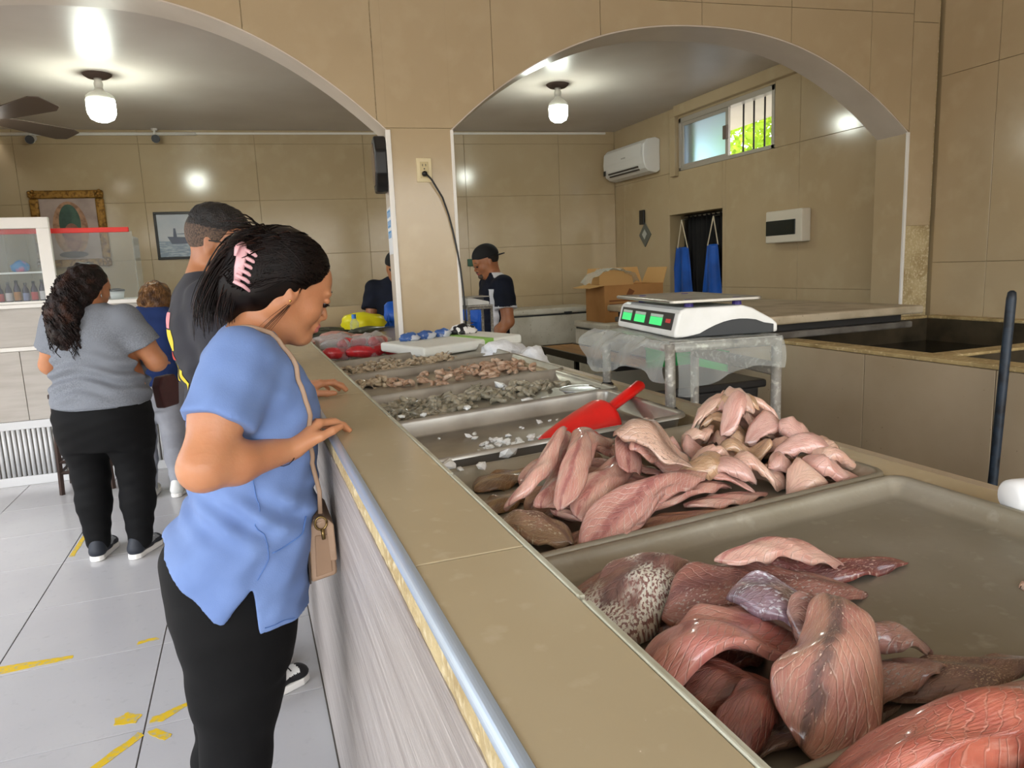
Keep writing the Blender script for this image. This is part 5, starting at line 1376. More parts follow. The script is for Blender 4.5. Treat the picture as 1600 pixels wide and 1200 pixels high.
# ------------------------------------------------------------------ implicit surfaces: smooth unions of tapered limbs, turned into one mesh
class Field:
    def __init__(self, lo, hi, res, fine=None):
        """fine = list of (axis, a, b, step) giving a finer spacing in part of an axis"""
        ax = []
        for k in range(3):
            p = [lo[k]]
            while p[-1] < hi[k]:
                st = res
                for (fk, a, b_, s_) in (fine or []):
                    if fk == k and a - res <= p[-1] <= b_: st = s_
                p.append(p[-1] + st)
            ax.append(np.array(p, dtype=np.float32))
        self.ax = ax
        self.d = np.full([len(a) for a in ax], 10.0, dtype=np.float32)
    def blk(self, lo, hi):
        sl = []
        for k in range(3):
            i0 = max(int(np.searchsorted(self.ax[k], lo[k])) - 1, 0); i1 = min(int(np.searchsorted(self.ax[k], hi[k])) + 1, len(self.ax[k]))
            if i1 <= i0: return None
            sl.append(slice(i0, i1))
        return tuple(sl)
    def coords(self, sl):
        return (self.ax[0][sl[0]][:, None, None], self.ax[1][sl[1]][None, :, None], self.ax[2][sl[2]][None, None, :])
    def put(self, fn, lo, hi, k=0.02, sub=False):
        m = k + 0.03
        sl = self.blk([c - m for c in lo], [c + m for c in hi])
        if sl is None: return self
        X, Y, Z = self.coords(sl)
        b_ = fn(X, Y, Z).astype(np.float32)
        a = self.d[sl]
        if sub:
            b_ = -b_
            h = np.clip(0.5 - 0.5 * (b_ - a) / k, 0, 1)
            self.d[sl] = b_ * (1 - h) + a * h + k * h * (1 - h)
        else:
            h = np.clip(0.5 + 0.5 * (b_ - a) / k, 0, 1)
            self.d[sl] = b_ * (1 - h) + a * h - k * h * (1 - h)
        return self
    def cone(self, a, b_, ra, rb, k=0.02, sub=False):
        a = [float(q) for q in a]; b_ = [float(q) for q in b_]
        ab = [b_[i] - a[i] for i in range(3)]; l2 = sum(q * q for q in ab) + 1e-12
        def fn(X, Y, Z):
            t = np.clip(((X - a[0]) * ab[0] + (Y - a[1]) * ab[1] + (Z - a[2]) * ab[2]) / l2, 0, 1)
            return np.sqrt((X - a[0] - t * ab[0]) ** 2 + (Y - a[1] - t * ab[1]) ** 2 + (Z - a[2] - t * ab[2]) ** 2) - (ra + (rb - ra) * t)
        r = max(ra, rb)
        return self.put(fn, [min(a[i], b_[i]) - r for i in range(3)], [max(a[i], b_[i]) + r for i in range(3)], k, sub)
    def chain(self, pts, rad, k=0.02):
        for i in range(len(pts) - 1): self.cone(pts[i], pts[i + 1], rad[i], rad[i + 1], k)
        return self
    def ell(self, c, r, R=None, k=0.02, sub=False):
        c = [float(q) for q in c]
        R = R or Matrix.Identity(3)
        ex, ey, ez = R.col[0], R.col[1], R.col[2]
        def fn(X, Y, Z):
            dx, dy, dz = X - c[0], Y - c[1], Z - c[2]
            u = (dx * ex[0] + dy * ex[1] + dz * ex[2]) / r[0]; v = (dx * ey[0] + dy * ey[1] + dz * ey[2]) / r[1]; w = (dx * ez[0] + dy * ez[1] + dz * ez[2]) / r[2]
            k0 = np.sqrt(u * u + v * v + w * w); k1 = np.sqrt((u / r[0]) ** 2 + (v / r[1]) ** 2 + (w / r[2]) ** 2) + 1e-9
            return k0 * (k0 - 1) / k1
        m = max(r)
        return self.put(fn, [q - m for q in c], [q + m for q in c], k, sub)
    def loft(self, tab, psi, k=0.02, n=2.3, grow=0.0, cap=0.012):
        """rows (z, cx, cy, back, front, halfwidth) around a vertical-ish trunk facing psi"""
        tab = sorted(tab)
        z = np.array([q[0] for q in tab]); T = np.array([q[1:] for q in tab], dtype=float)
        fx, fy = math.cos(psi), math.sin(psi)
        def fn(X, Y, Z):
            zz = Z[0, 0, :]
            v = [np.interp(zz, z, sm(zz, z, T[:, q]))[None, None, :] if False else sm(zz, z, T[:, q])[None, None, :] for q in range(5)]
            dx, dy = X - v[0], Y - v[1]
            lf = dx * fx + dy * fy; lr = dx * fy - dy * fx
            b_ = np.where(lf >= 0, v[3], v[2]) + grow; w = v[4] + grow
            q = (np.abs(lf / b_) ** n + np.abs(lr / w) ** n) ** (1.0 / n)
            d = (q - 1) * np.minimum(b_, w)
            cz = np.maximum(z[0] - Z, Z - z[-1])
            return np.where((d > 0) & (cz > 0), np.sqrt(np.maximum(d, 0) ** 2 + np.maximum(cz, 0) ** 2), np.maximum(d, cz))
        mx = max(T[:, 2:].max() + grow, 0.05)
        lo = [T[:, 0].min() - mx, T[:, 1].min() - mx, z[0] - 0.02]; hi = [T[:, 0].max() + mx, T[:, 1].max() + mx, z[-1] + 0.02]
        return self.put(fn, lo, hi, k)
    def cut(self, fn, k=0.004):
        """keep only where fn <= 0"""
        X, Y, Z = self.coords((slice(None),) * 3)
        self.d = np.maximum(self.d, fn(X, Y, Z).astype(np.float32) * np.ones_like(self.d))
        return self
    def wrinkle(self, amp, waves):
        X, Y, Z = self.coords((slice(None),) * 3)
        w = 0
        for (kx, ky, kz, ph, a) in waves: w = w + a * np.sin(X * kx + Y * ky + Z * kz + ph)
        self.d = self.d + (amp * w).astype(np.float32)
        return self
    def at(self, p):
        """value at points (n,3)"""
        p = np.asarray(p, dtype=float).reshape(-1, 3)
        idx = []; fr = []
        for k in range(3):
            i = np.clip(np.searchsorted(self.ax[k], p[:, k]) - 1, 0, len(self.ax[k]) - 2)
            idx.append(i); fr.append(np.clip((p[:, k] - self.ax[k][i]) / (self.ax[k][i + 1] - self.ax[k][i]), 0, 1))
        out = 0
        for a in (0, 1):
            for b_ in (0, 1):
                for c in (0, 1):
                    w = (fr[0] if a else 1 - fr[0]) * (fr[1] if b_ else 1 - fr[1]) * (fr[2] if c else 1 - fr[2])
                    out = out + w * self.d[idx[0] + a, idx[1] + b_, idx[2] + c]
        return out
    def snap(self, pts, off=0.003, it=14):
        """move points onto the surface (plus off)"""
        p = np.asarray(pts, dtype=float).reshape(-1, 3).copy(); e = 0.004
        for _ in range(it):
            v = self.at(p) - off
            g = np.stack([(self.at(p + [e if q == k else 0 for q in range(3)]) - self.at(p - [e if q == k else 0 for q in range(3)])) / (2 * e) for k in range(3)], -1)
            g /= (np.linalg.norm(g, axis=1, keepdims=True) + 1e-6)
            p -= g * np.clip(v, -0.02, 0.02)[:, None] * 0.8
        return p
    def nets(self):
        d = self.d; s = d < 0
        c = [s[i:i + d.shape[0] - 1 or None, j:d.shape[1] - 1 + j, k:d.shape[2] - 1 + k][:d.shape[0] - 1] for i in (0, 1) for j in (0, 1) for k in (0, 1)]
        anyv = c[0].copy(); allv = c[0].copy()
        for q in c[1:]: anyv |= q; allv &= q
        act = anyv & ~allv
        I = np.argwhere(act)
        idm = np.full(act.shape, -1, dtype=np.int32); idm[act] = np.arange(len(I))
        pos = np.zeros((len(I), 3)); cnt = np.zeros(len(I))
        corners = [(i, j, k) for i in (0, 1) for j in (0, 1) for k in (0, 1)]
        val = {q: d[I[:, 0] + q[0], I[:, 1] + q[1], I[:, 2] + q[2]] for q in corners}
        for q in corners:
            for k in range(3):
                if q[k]: continue
                q2 = tuple(1 if t == k else q[t] for t in range(3))
                v0, v1 = val[q], val[q2]; m = (v0 < 0) != (v1 < 0)
                t = np.where(m, v0 / np.where(m, v0 - v1, 1), 0)
                for a in range(3):
                    p0 = self.ax[a][I[:, a] + q[a]]; p1 = self.ax[a][I[:, a] + q2[a]]
                    pos[:, a] += np.where(m, p0 + (p1 - p0) * t, 0)
                cnt += m
        pos /= cnt[:, None]
        F = []
        for k in range(3):
            sl0 = [slice(None)] * 3; sl1 = [slice(None)] * 3
            sl0[k] = slice(0, -1); sl1[k] = slice(1, None)
            E = s[tuple(sl0)] != s[tuple(sl1)]
            a1, a2 = (k + 1) % 3, (k + 2) % 3
            ix = np.argwhere(E)
            ix = ix[(ix[:, a1] > 0) & (ix[:, a2] > 0) & (ix[:, a1] < act.shape[a1]) & (ix[:, a2] < act.shape[a2])]
            def cell(o1, o2):
                j = ix.copy(); j[:, a1] -= o1; j[:, a2] -= o2
                return idm[j[:, 0], j[:, 1], j[:, 2]]
            q = np.stack([cell(1, 1), cell(0, 1), cell(0, 0), cell(1, 0)], -1)
            flip = s[tuple(sl0)][ix[:, 0], ix[:, 1], ix[:, 2]]
            q[~flip] = q[~flip][:, ::-1]
            F.append(q[(q >= 0).all(1)])
        return pos, np.concatenate(F)

def sm(x, xp, fp):
    """smooth (monotone cubic-like) interpolation through table points"""
    xp = np.asarray(xp, float); fp = np.asarray(fp, float)
    if len(xp) < 3: return np.interp(x, xp, fp)
    mslope = np.gradient(fp, xp)
    x = np.clip(x, xp[0], xp[-1])
    i = np.clip(np.searchsorted(xp, x) - 1, 0, len(xp) - 2)
    h = xp[i + 1] - xp[i]; t = (x - xp[i]) / h
    return (2 * t ** 3 - 3 * t ** 2 + 1) * fp[i] + (t ** 3 - 2 * t ** 2 + t) * h * mslope[i] + (-2 * t ** 3 + 3 * t ** 2) * fp[i + 1] + (t ** 3 - t ** 2) * h * mslope[i + 1]

def field_obj(F, name, mats, parent, smooth_it=1, matfn=None, label=None):
    v, f = F.nets()
    if smooth_it:
        e = np.concatenate([f[:, [0, 1]], f[:, [1, 2]], f[:, [2, 3]], f[:, [3, 0]]])
        for _ in range(smooth_it):
            acc = np.zeros_like(v); cn = np.zeros(len(v))
            for k in range(3): acc[:, k] = np.bincount(e[:, 0], v[e[:, 1], k], len(v)) + np.bincount(e[:, 1], v[e[:, 0], k], len(v))
            cn = np.bincount(e[:, 0], minlength=len(v)) + np.bincount(e[:, 1], minlength=len(v))
            v = v * 0.5 + 0.5 * acc / np.maximum(cn, 1)[:, None]
    me = bpy.data.meshes.new(name)
    me.vertices.add(len(v)); me.vertices.foreach_set('co', v.astype(np.float32).ravel())
    me.loops.add(f.size); me.loops.foreach_set('vertex_index', f.astype(np.int32).ravel())
    me.polygons.add(len(f)); me.polygons.foreach_set('loop_start', np.arange(0, f.size, 4, dtype=np.int32))
    me.polygons.foreach_set('use_smooth', np.ones(len(f), dtype=bool))
    for m in (mats if isinstance(mats, (list, tuple)) else [mats]): me.materials.append(m)
    if matfn is not None:
        me.polygons.foreach_set('material_index', matfn(v[f].mean(1)).astype(np.int32))
    me.update(calc_edges=True); me.validate()
    o = bpy.data.objects.new(name, me); COL.objects.link(o)
    o.parent = parent; o.matrix_parent_inverse = PINV.get(parent.name, Matrix.Identity(4)); PINV[o.name] = Matrix.Identity(4)
    if label: o['label'] = label
    return o

# ------------------------------------------------------------------ people materials
def cloth(name, col, col2, rough=0.8, b=0.25, sheen=0.15): return mat(name, col, rough, spec=0.25, var=(7, col2, 0.4, 0.65), bump=(420, b * 0.35, 2), sheen=sheen)
def skin(name, col, col2): return mat(name, col, 0.42, var=[(9, col2, 0.4, 0.7)], sss=0.15, sss_r=(0.012, 0.004, 0.002), bump=(180, 0.06))
SK_W = skin('warm_tan_skin', '#bd845f', '#b07551'); SK_B = skin('brown_skin', '#a8714e', '#96603f'); SK_M = skin('tan_skin', '#b27a56', '#a36c49')
LIP = mat('lips', '#a8605a', 0.4, sss=0.1, sss_r=(0.01, 0.004, 0.003))
HAIR_D = mat('dark_brown_hair', '#150d0b', 0.4, spec=0.2, var=[(40, '#0a0605', 0.4, 0.65, 3)])
HAIR_T = mat('brown_hair_ends', '#33201a', 0.42, spec=0.2, var=[(60, '#1a110e', 0.4, 0.65, 3)])
HAIR_K = mat('black_short_hair', '#120f0e', 0.5, var=(60, '#241d1a', 0.5, 0.7), bump=(220, 0.6, 2))
HAIR_F = mat('faded_stubble', '#5d4a3c', 0.7, var=(160, '#3a2e27', 0.45, 0.6), bump=(300, 0.4, 2))
HAIR_C = mat('curly_dark_hair', '#211410', 0.45, spec=0.22, var=[(30, '#110c0a', 0.4, 0.65), (12, '#4a2f24', 0.58, 0.78)], bump=(90, 0.9, 3))
HAIR_L = mat('brown_blond_hair', '#7a5530', 0.4, var=[(22, '#4a2f1a', 0.4, 0.62), (16, '#b98a4e', 0.58, 0.75)], bump=(80, 0.7, 3))
EYE_W = mat('eye_white', '#e6e0da', 0.2); EYE_D = mat('dark_iris', '#1a100c', 0.15)

def rotz(psi): return Matrix(((math.cos(psi), math.sin(psi), 0), (math.sin(psi), -math.cos(psi), 0), (0, 0, 1)))   # columns: forward, right, up (left-handed on purpose)

class Frame:
    """local coordinates (forward, right, up) -> world"""
    def __init__(self, o, psi, pitch=0.0, roll=0.0, s=1.0):
        self.o = Vector(o); self.s = s
        f = Vector((math.cos(psi) * math.cos(pitch), math.sin(psi) * math.cos(pitch), -math.sin(pitch)))
        r = Vector((math.sin(psi), -math.cos(psi), 0))
        u = r.cross(f)
        if u.z < 0: u = -u
        if roll:
            r, u = r * math.cos(roll) + u * math.sin(roll), u * math.cos(roll) - r * math.sin(roll)
        self.f, self.r, self.u = f, r, u
    def __call__(self, a, b_, c): return self.o + self.f * (a * self.s) + self.r * (b_ * self.s) + self.u * (c * self.s)
    def R(self, tilt=0.0):
        """proper rotation with columns f, -r (left), u, tilted in the f-u plane"""
        f = self.f * math.cos(tilt) + self.u * math.sin(tilt); u = self.u * math.cos(tilt) - self.f * math.sin(tilt)
        return Matrix((f, -self.r, u)).transposed()

def head_skin(F, H, female=True):
    s = H.s; R = H.R()
    E = lambda p, r, k=0.015, sub=False, tilt=0.0: F.ell(H(*p), [q * s for q in r], H.R(tilt), k * s, sub)
    E((-0.012, 0, 0.028), (0.094, 0.074, 0.086), 0.02)
    E((0.026, 0, -0.028), (0.060, 0.061, 0.086), 0.03)
    E((0.060, 0, 0.030), (0.032, 0.052, 0.045), 0.03)
    for sd in (-1, 1):
        F.cone(H(-0.012, sd * 0.050, -0.045), H(0.060, sd * 0.016, -0.098), 0.024 * s, 0.018 * s, 0.025 * s)
        E((0.058, sd * 0.034, -0.034), (0.026, 0.026, 0.027), 0.02)
        E((0.082, sd * 0.030, 0.014), (0.012, 0.024, 0.008), 0.012)
    E((0.074, 0, -0.092), (0.020, 0.021, 0.018), 0.02)
    for sd in (-1, 1): E((0.0965, sd * 0.031, -0.006), (0.014, 0.017, 0.011), 0.010, True)
    F.cone(H(0.084, 0, 0.008), H(0.1045, 0, -0.030), 0.0070 * s, 0.0085 * s, 0.012 * s)
    E((0.104, 0, -0.036), (0.0095, 0.0095, 0.0085), 0.006)
    for sd in (-1, 1): E((0.096, sd * 0.011, -0.040), (0.009, 0.006, 0.006), 0.006)
    E((0.088, 0, -0.060), (0.012, 0.022, 0.016), 0.012)
    E((0.0965, 0, -0.0595), (0.0075, 0.021, 0.0052), 0.004)
    E((0.0950, 0, -0.0705), (0.0080, 0.018, 0.0062), 0.004)
    for sd in (-1, 1):
        E((0.086, sd * 0.031, -0.001), (0.0115, 0.0165, 0.0085), 0.003)          # lids
        E((-0.006, sd * 0.073, -0.006), (0.017, 0.010, 0.031), 0.006, False, 0.25)
        E((-0.001, sd * 0.0825, -0.002), (0.009, 0.006, 0.017), 0.004, True, 0.25)
        E((-0.004, sd * 0.073, -0.030), (0.009, 0.008, 0.011), 0.006)

def eyes_brows(H, parent, browm, open_=True, lash=True):
    s = H.s
    for sd in (-1, 1):
        if open_:
            c = H(0.0868, sd * 0.031, -0.0085)
            build(MB().lathe([(0.0092 * s * math.sin(PI * q / 8), -0.0092 * s * math.cos(PI * q / 8)) for q in range(9)], tuple(c), 12), 'eye', EYE_D, parent, smooth=True)
        pts = [H(0.094 - 0.010 * abs(q - 0.35) ** 1.5 * 2.0, sd * (0.014 + 0.038 * q), 0.016 + 0.008 * math.sin(PI * min(1, q * 0.8 + 0.1)) - 0.004 * q) for q in [k / 6 for k in range(7)]]
        build(MB().tube(pts, [0.0022 * s, 0.0030 * s, 0.0031 * s, 0.0030 * s, 0.0026 * s, 0.002 * s, 0.001 * s], 6, flat=0.7), 'eyebrow', browm, parent, smooth=True)
        if lash:
            pts = [H(0.0985 - 0.008 * abs(q - 0.4) * 2 * (q if q > 0.4 else 0.8), sd * (0.018 + 0.029 * q), -0.0075 - 0.002 * q) for q in [k / 6 for k in range(7)]]
            build(MB().tube(pts, [0.0008 * s, 0.0016 * s, 0.0018 * s, 0.0018 * s, 0.0018 * s, 0.0014 * s, 0.0006 * s], 5), 'lashes', HAIR_D, parent, smooth=True)

def hand(F, wrist, dirv, palm_n, side, s=1.0, curl=(0.25, 0.5, 0.5), spread=0.10, thumb=0.6, k=0.006, twist=None):
    """wrist point, pointing direction, normal of the back of the hand; side = +1 when the thumb lies towards dir x normal"""
    d = Vector(dirv).normalized(); n = Vector(palm_n); n = (n - d * n.dot(d)).normalized(); t = d.cross(n) * side
    W = Vector(wrist)
    P = lambda a, b_, c: W + d * (a * s) + t * (b_ * s) + n * (c * s)
    # palm from a few overlapping bones
    for q, (b0, b1) in enumerate(((0.012, 0.029), (0.004, 0.010), (-0.006, -0.009), (-0.014, -0.027))):
        F.cone(P(0.0, b0, 0), P(0.082 - 0.006 * abs(q - 1), b1, 0.002), 0.0145 * s, 0.0112 * s, 0.012)
    F.cone(P(0.01, 0.016, -0.006), P(0.045, 0.030, -0.010), 0.016 * s, 0.013 * s, 0.012)
    fl = ((0.029, 0.040, 0.024, 0.019), (0.010, 0.044, 0.028, 0.020), (-0.009, 0.041, 0.026, 0.019), (-0.027, 0.032, 0.019, 0.017))
    for q, (b0, l1, l2, l3) in enumerate(fl):
        p = P(0.082 - 0.006 * abs(q - 1), b0, 0.003)
        a = curl[0]; dd = (d + t * (b0 / 0.03) * spread).normalized()
        r = (0.0088, 0.009, 0.0086, 0.0076)[q] * s
        for j, l in enumerate((l1, l2, l3)):
            v = dd * math.cos(a) - n * math.sin(a)
            p2 = p + v * (l * s)
            F.cone(p, p2, r, r * 0.90, k)
            p = p2; r *= 0.90; a += curl[min(j + 1, 2)]
    # thumb leaves the side of the palm near its base
    p0 = P(0.018, 0.020, -0.006); p1 = P(0.048, 0.044, -0.016); v = (d * math.cos(thumb) + t * math.sin(thumb) * 0.55 - n * 0.25).normalized()
    p2 = p1 + v * (0.030 * s); p3 = p2 + (v - t * 0.25).normalized() * (0.024 * s)
    F.cone(p0, p1, 0.0135 * s, 0.0105 * s, 0.01); F.cone(p1, p2, 0.0105 * s, 0.0092 * s, k); F.cone(p2, p3, 0.0092 * s, 0.0075 * s, k)
    return P

def strand(mb, pts, r0, r1, n=5, flat=0.6, rr=None):
    m = len(pts)
    rad = [r0 + (r1 - r0) * (q / (m - 1)) for q in range(m)]
    mb.tube(pts, rad, n, flat=flat)

def bez(p0, p1, p2, p3, n=8):
    out = []
    for q in range(n + 1):
        t = q / n
        out.append(Vector(p0) * (1 - t) ** 3 + Vector(p1) * 3 * t * (1 - t) ** 2 + Vector(p2) * 3 * t * t * (1 - t) + Vector(p3) * t ** 3)
    return out

def shoe(parent, c, psi, upper, sole, s=1.0, lace=None, name='shoe', accent=None):
    """sneaker: sole, upper, laces; c = point under the heel-to-toe middle"""
    G = Frame((c[0], c[1], 0.0), psi, 0, 0, s)
    F = Field([c[0] - 0.19 * s, c[1] - 0.19 * s, -0.004], [c[0] + 0.19 * s, c[1] + 0.19 * s, 0.17 * s], 0.006)
    F.cone(G(-0.095, 0, 0.055), G(-0.085, 0, 0.095), 0.036 * s, 0.034 * s, 0.02)
    F.cone(G(-0.09, 0, 0.05), G(0.09, 0, 0.040), 0.038 * s, 0.030 * s, 0.03)
    F.cone(G(0.0, 0, 0.05), G(-0.06, 0, 0.085), 0.038 * s, 0.035 * s, 0.03)
    F.ell(G(0.085, 0, 0.035), (0.05 * s, 0.042 * s, 0.028 * s), G.R(), 0.02)
    F.cut(lambda X, Y, Z: 0.026 - Z + 0 * X + 0 * Y)
    sh = field_obj(F, name, [upper] + ([accent] if accent else []), parent, 1,
                   (lambda cc: ((np.abs((cc - np.array(G.o)) @ np.array(G.f) - 0.035 * s) < 0.05 * s) & (cc[:, 2] > 0.055 * s)).astype(int)) if accent else None)
    poly = [(0.135, 0.0), (0.125, 0.03), (0.09, 0.045), (0.03, 0.043), (-0.06, 0.036), (-0.11, 0.038), (-0.132, 0.022), (-0.137, 0.0), (-0.132, -0.022), (-0.11, -0.038), (-0.06, -0.036), (0.03, -0.043), (0.09, -0.045), (0.125, -0.03)]
    build(MB().prism([(p[0] * s, p[1] * s) for p in poly], G.o, G.f, G.r, (0, 0, 1), 0.001, 0.030 * s), 'sole', sole, sh, bev=0.006)
    if lace:
        for q in range(4):
            a = 0.055 - q * 0.024
            zz = 0.066 + q * 0.010
            build(MB().tube([G(a, -0.022, zz), G(a - 0.004, 0, zz + 0.012), G(a, 0.022, zz)], 0.0035 * s, 5), 'lace', lace, sh)
    return sh
# ------------------------------------------------------------------ the woman in blue at the counter
PSI = math.radians(10)
SCRUB = cloth('blue_scrub_cloth', '#7089ba', '#677fb0', 0.8, 0.2, 0.05)
PANTS_K = cloth('black_stretch_cloth', '#060607', '#040405', 0.8, 0.15, 0.0)
wm = thing('person', 'woman in blue scrub top and black trousers leaning on the counter', 'person', (-0.08, 1.58, 0))
TOR = [(0.80, -0.070, 1.58, 0.142, 0.130, 0.185), (0.87, -0.073, 1.58, 0.145, 0.140, 0.190), (0.95, -0.068, 1.58, 0.150, 0.152, 0.188), (1.02, -0.040, 1.58, 0.122, 0.136, 0.172),
       (1.09, -0.022, 1.58, 0.116, 0.124, 0.156), (1.16, -0.015, 1.58, 0.122, 0.128, 0.152), (1.24, -0.005, 1.58, 0.116, 0.124, 0.158), (1.31, -0.006, 1.58, 0.094, 0.094, 0.162), (1.36, -0.008, 1.58, 0.068, 0.064, 0.150), (1.395, 0.000, 1.58, 0.045, 0.040, 0.100)]
S_R = Vector((-0.020, 1.435, 1.345)); E_R = Vector((-0.098, 1.345, 1.172)); W_R = Vector((0.056, 1.448, 1.163))
S_L = Vector((-0.010, 1.725, 1.345)); E_L = Vector((-0.02, 1.80, 1.14)); W_L = Vector((0.098, 1.985, 1.187))
HW = Frame((0.082, 1.585, 1.478), math.radians(14), math.radians(24), 0.0, 0.93)
# skin: head, neck, arms, hands, trunk and legs in one surface
F = Field([-0.27, 1.24, 0.04], [0.27, 2.12, 1.62], 0.009, [(2, 1.10, 1.62, 0.0026), (0, 0.02, 0.25, 0.0026), (1, 1.42, 1.68, 0.0028), (1, 1.94, 2.12, 0.003)])
head_skin(F, HW)
F.cone(HW(-0.030, 0, -0.035), (0.004, 1.58, 1.365), 0.050, 0.056, 0.03)
F.loft([(z, cx, cy, b_ - 0.018, f_ - 0.018, w_ - 0.018) for (z, cx, cy, b_, f_, w_) in TOR], PSI, 0.03)
F.chain([S_R, S_R.lerp(E_R, 0.5) + Vector((-0.005, 0, 0)), E_R], [0.050, 0.047, 0.0405], 0.025)
F.chain([E_R, E_R.lerp(W_R, 0.35) + Vector((0.0, 0, -0.004)), W_R], [0.0405, 0.0385, 0.0245], 0.02)
F.chain([S_L, S_L.lerp(E_L, 0.5), E_L], [0.052, 0.048, 0.042], 0.025)
F.chain([E_L, E_L.lerp(W_L, 0.35), W_L], [0.042, 0.038, 0.0255], 0.02)
hand(F, W_R, (0.62, 0.55, 0.42), (-0.5, 0.0, 1.0), 1, 0.92, (0.62, 0.42, 0.30), 0.16, 0.55, 0.004)
hand(F, W_L, (0.85, 0.30, 0.22), (-0.2, 0.0, 1.0), 1, 0.92, (0.30, 0.45, 0.35), 0.2, 0.8, 0.004)
for sd, dx in ((1.492, 0.0), (1.668, -0.02)):
    F.chain([(-0.083 + dx, sd, 0.80), (-0.112 + dx, sd, 0.46), (-0.13 + dx, sd, 0.10)], [0.075, 0.042, 0.03], 0.03)
lipc = np.array(HW(0.097, 0, -0.065))
body = field_obj(F, 'body', [SK_W, LIP], wm, 1, lambda c: (((c - lipc) @ np.array(HW.f) > -0.006) & (np.abs((c - lipc) @ np.array(HW.u)) < 0.0105) & (np.abs((c - lipc) @ np.array(HW.r)) < 0.019)).astype(int))
eyes_brows(HW, wm, HAIR_D)
# tunic
FS = Field([-0.27, 1.24, 0.78], [0.20, 1.95, 1.43], 0.006)
FS.loft(TOR, PSI, 0.02, grow=0.004)
for (S, E_, q) in ((S_R, E_R, 0.58), (S_L, E_L, 0.58)):
    m = S.lerp(E_, q)
    FS.cone(S + Vector((0.0, 0, 0.004)), m, 0.062, 0.068, 0.035)
ax_r = (E_R - S_R).normalized(); ax_l = (E_L - S_L).normalized()
# sleeve ends are cut square to the arm
def sleeve_cut(S, E_, q):
    a = (E_ - S).normalized(); e = S.lerp(E_, q)
    side = 1 if S.y > 1.58 else -1
    def fn(X, Y, Z):
        t = (X - e.x) * a.x + (Y - e.y) * a.y + (Z - e.z) * a.z
        rad = np.sqrt(np.maximum((X - e.x) ** 2 + (Y - e.y) ** 2 + (Z - e.z) ** 2 - t * t, 0))
        near = (0.105 - rad)
        yy = (Y - e.y) * side
        return np.minimum(np.minimum(t, near), yy + 0.055)
    return fn
FS.cut(sleeve_cut(S_R, E_R, 0.60)); FS.cut(sleeve_cut(S_L, E_L, 0.60))
# V neck and neck opening
FS.cut(lambda X, Y, Z: np.minimum(0.062 - np.sqrt(((X - 0.018) / 1.05) ** 2 + (Y - 1.58) ** 2) + (Z - 1.375) * 0.55, Z - 1.315) + 0 * X)
def hem(X):
    return np.where(X < -0.10, 0.845 + (-0.10 - X) * 1.15, np.where(X < -0.036, 0.845 + (X + 0.10) / 0.064 * 0.072, 0.812 + 0.012 * (X + 0.036)))
FS.cut(lambda X, Y, Z: hem(X) - Z + 0 * Y)
FS.wrinkle(1.15, [(60, 14, 70, 0.3, 0.0009), (-42, 20, 96, 1.3, 0.0011), (20, 60, -55, 2.3, 0.0009), (110, 30, -60, 0.5, 0.0006), (-90, 40, 130, 2.5, 0.0006)])
# folds pulled at the waist
_X, _Y, _Z = FS.coords((slice(None),) * 3)
FS.d = FS.d + (0.0065 * np.exp(-((_Z - 1.045) / 0.05) ** 2) * np.sin(_Z * 95 + _X * 52 + 0.6 + 3 * np.sin(_X * 9)) ).astype(np.float32)
FS.d = FS.d + (0.0035 * np.exp(-((_Z - 0.93) / 0.06) ** 2) * np.sin(_X * 60 - _Z * 38) + 0.0016 * np.exp(-((_Z - 1.30) / 0.05) ** 2) * np.sin(_X * 70 + _Z * 60)).astype(np.float32)
tunic = field_obj(FS, 'scrub_top', SCRUB, wm, 1, label='light blue scrub top with side slits and a front pocket')
# sewn details: side seam, pocket edge, hems lie on the cloth
SEAM = mat('darker_blue_seam', '#587cb8', 0.8)
def on_cloth(pts, r, nm, m, par, Fd=FS, off=0.0012, flat=0.5, n=6):
    p = Fd.snap(pts, off)
    build(MB().tube([tuple(q) for q in p], r, n, flat=flat), nm, m, par, smooth=True)
lineP = lambda a, b_, n=16: [Vector(a).lerp(Vector(b_), k / n) for k in range(n + 1)]
on_cloth(lineP((-0.034, 1.42, 0.918), (-0.012, 1.42, 0.965), 8) + lineP((-0.012, 1.42, 0.97), (-0.018, 1.43, 1.13), 14), 0.0016, 'side_seam', SEAM, tunic)
on_cloth([Vector((0.0, 1.41, 0.972)) + Vector((0.09 * q, 0.02 * q, 0.035 * q * q)) for q in [k / 14 for k in range(15)]], 0.0022, 'pocket_edge', SEAM, tunic)
on_cloth([Vector((-0.034 + 0.09 * q, 1.405, 0.826)) for q in [k / 12 for k in range(13)]], 0.0014, 'front_hem', SEAM, tunic)
# trousers
FP = Field([-0.27, 1.33, 0.03], [0.16, 1.84, 1.03], 0.007)
FP.loft([(0.70, -0.085, 1.58, 0.112, 0.108, 0.170), (0.76, -0.080, 1.58, 0.130, 0.116, 0.178), (0.80, -0.078, 1.58, 0.138, 0.120, 0.180), (0.87, -0.078, 1.58, 0.142, 0.126, 0.182), (0.94, -0.070, 1.58, 0.142, 0.13, 0.178), (1.00, -0.045, 1.58, 0.11, 0.115, 0.160)], PSI, 0.03)
for sd, dx, dy in ((1.492, -0.002, 0.0), (1.668, -0.022, 0.0)):
    FP.chain([(-0.083 + dx, sd, 0.80), (-0.090 + dx, sd, 0.66), (-0.106 + dx, sd, 0.50), (-0.130 + dx, sd, 0.40), (-0.142 + dx, sd, 0.28), (-0.125 + dx, sd, 0.07)], [0.100, 0.089, 0.066, 0.060, 0.055, 0.045], 0.03)
FP.wrinkle(1.0, [(30, 10, 50, 0, 0.0008), (-20, 30, 90, 1, 0.0006)])
field_obj(FP, 'trousers', PANTS_K, wm, 1)
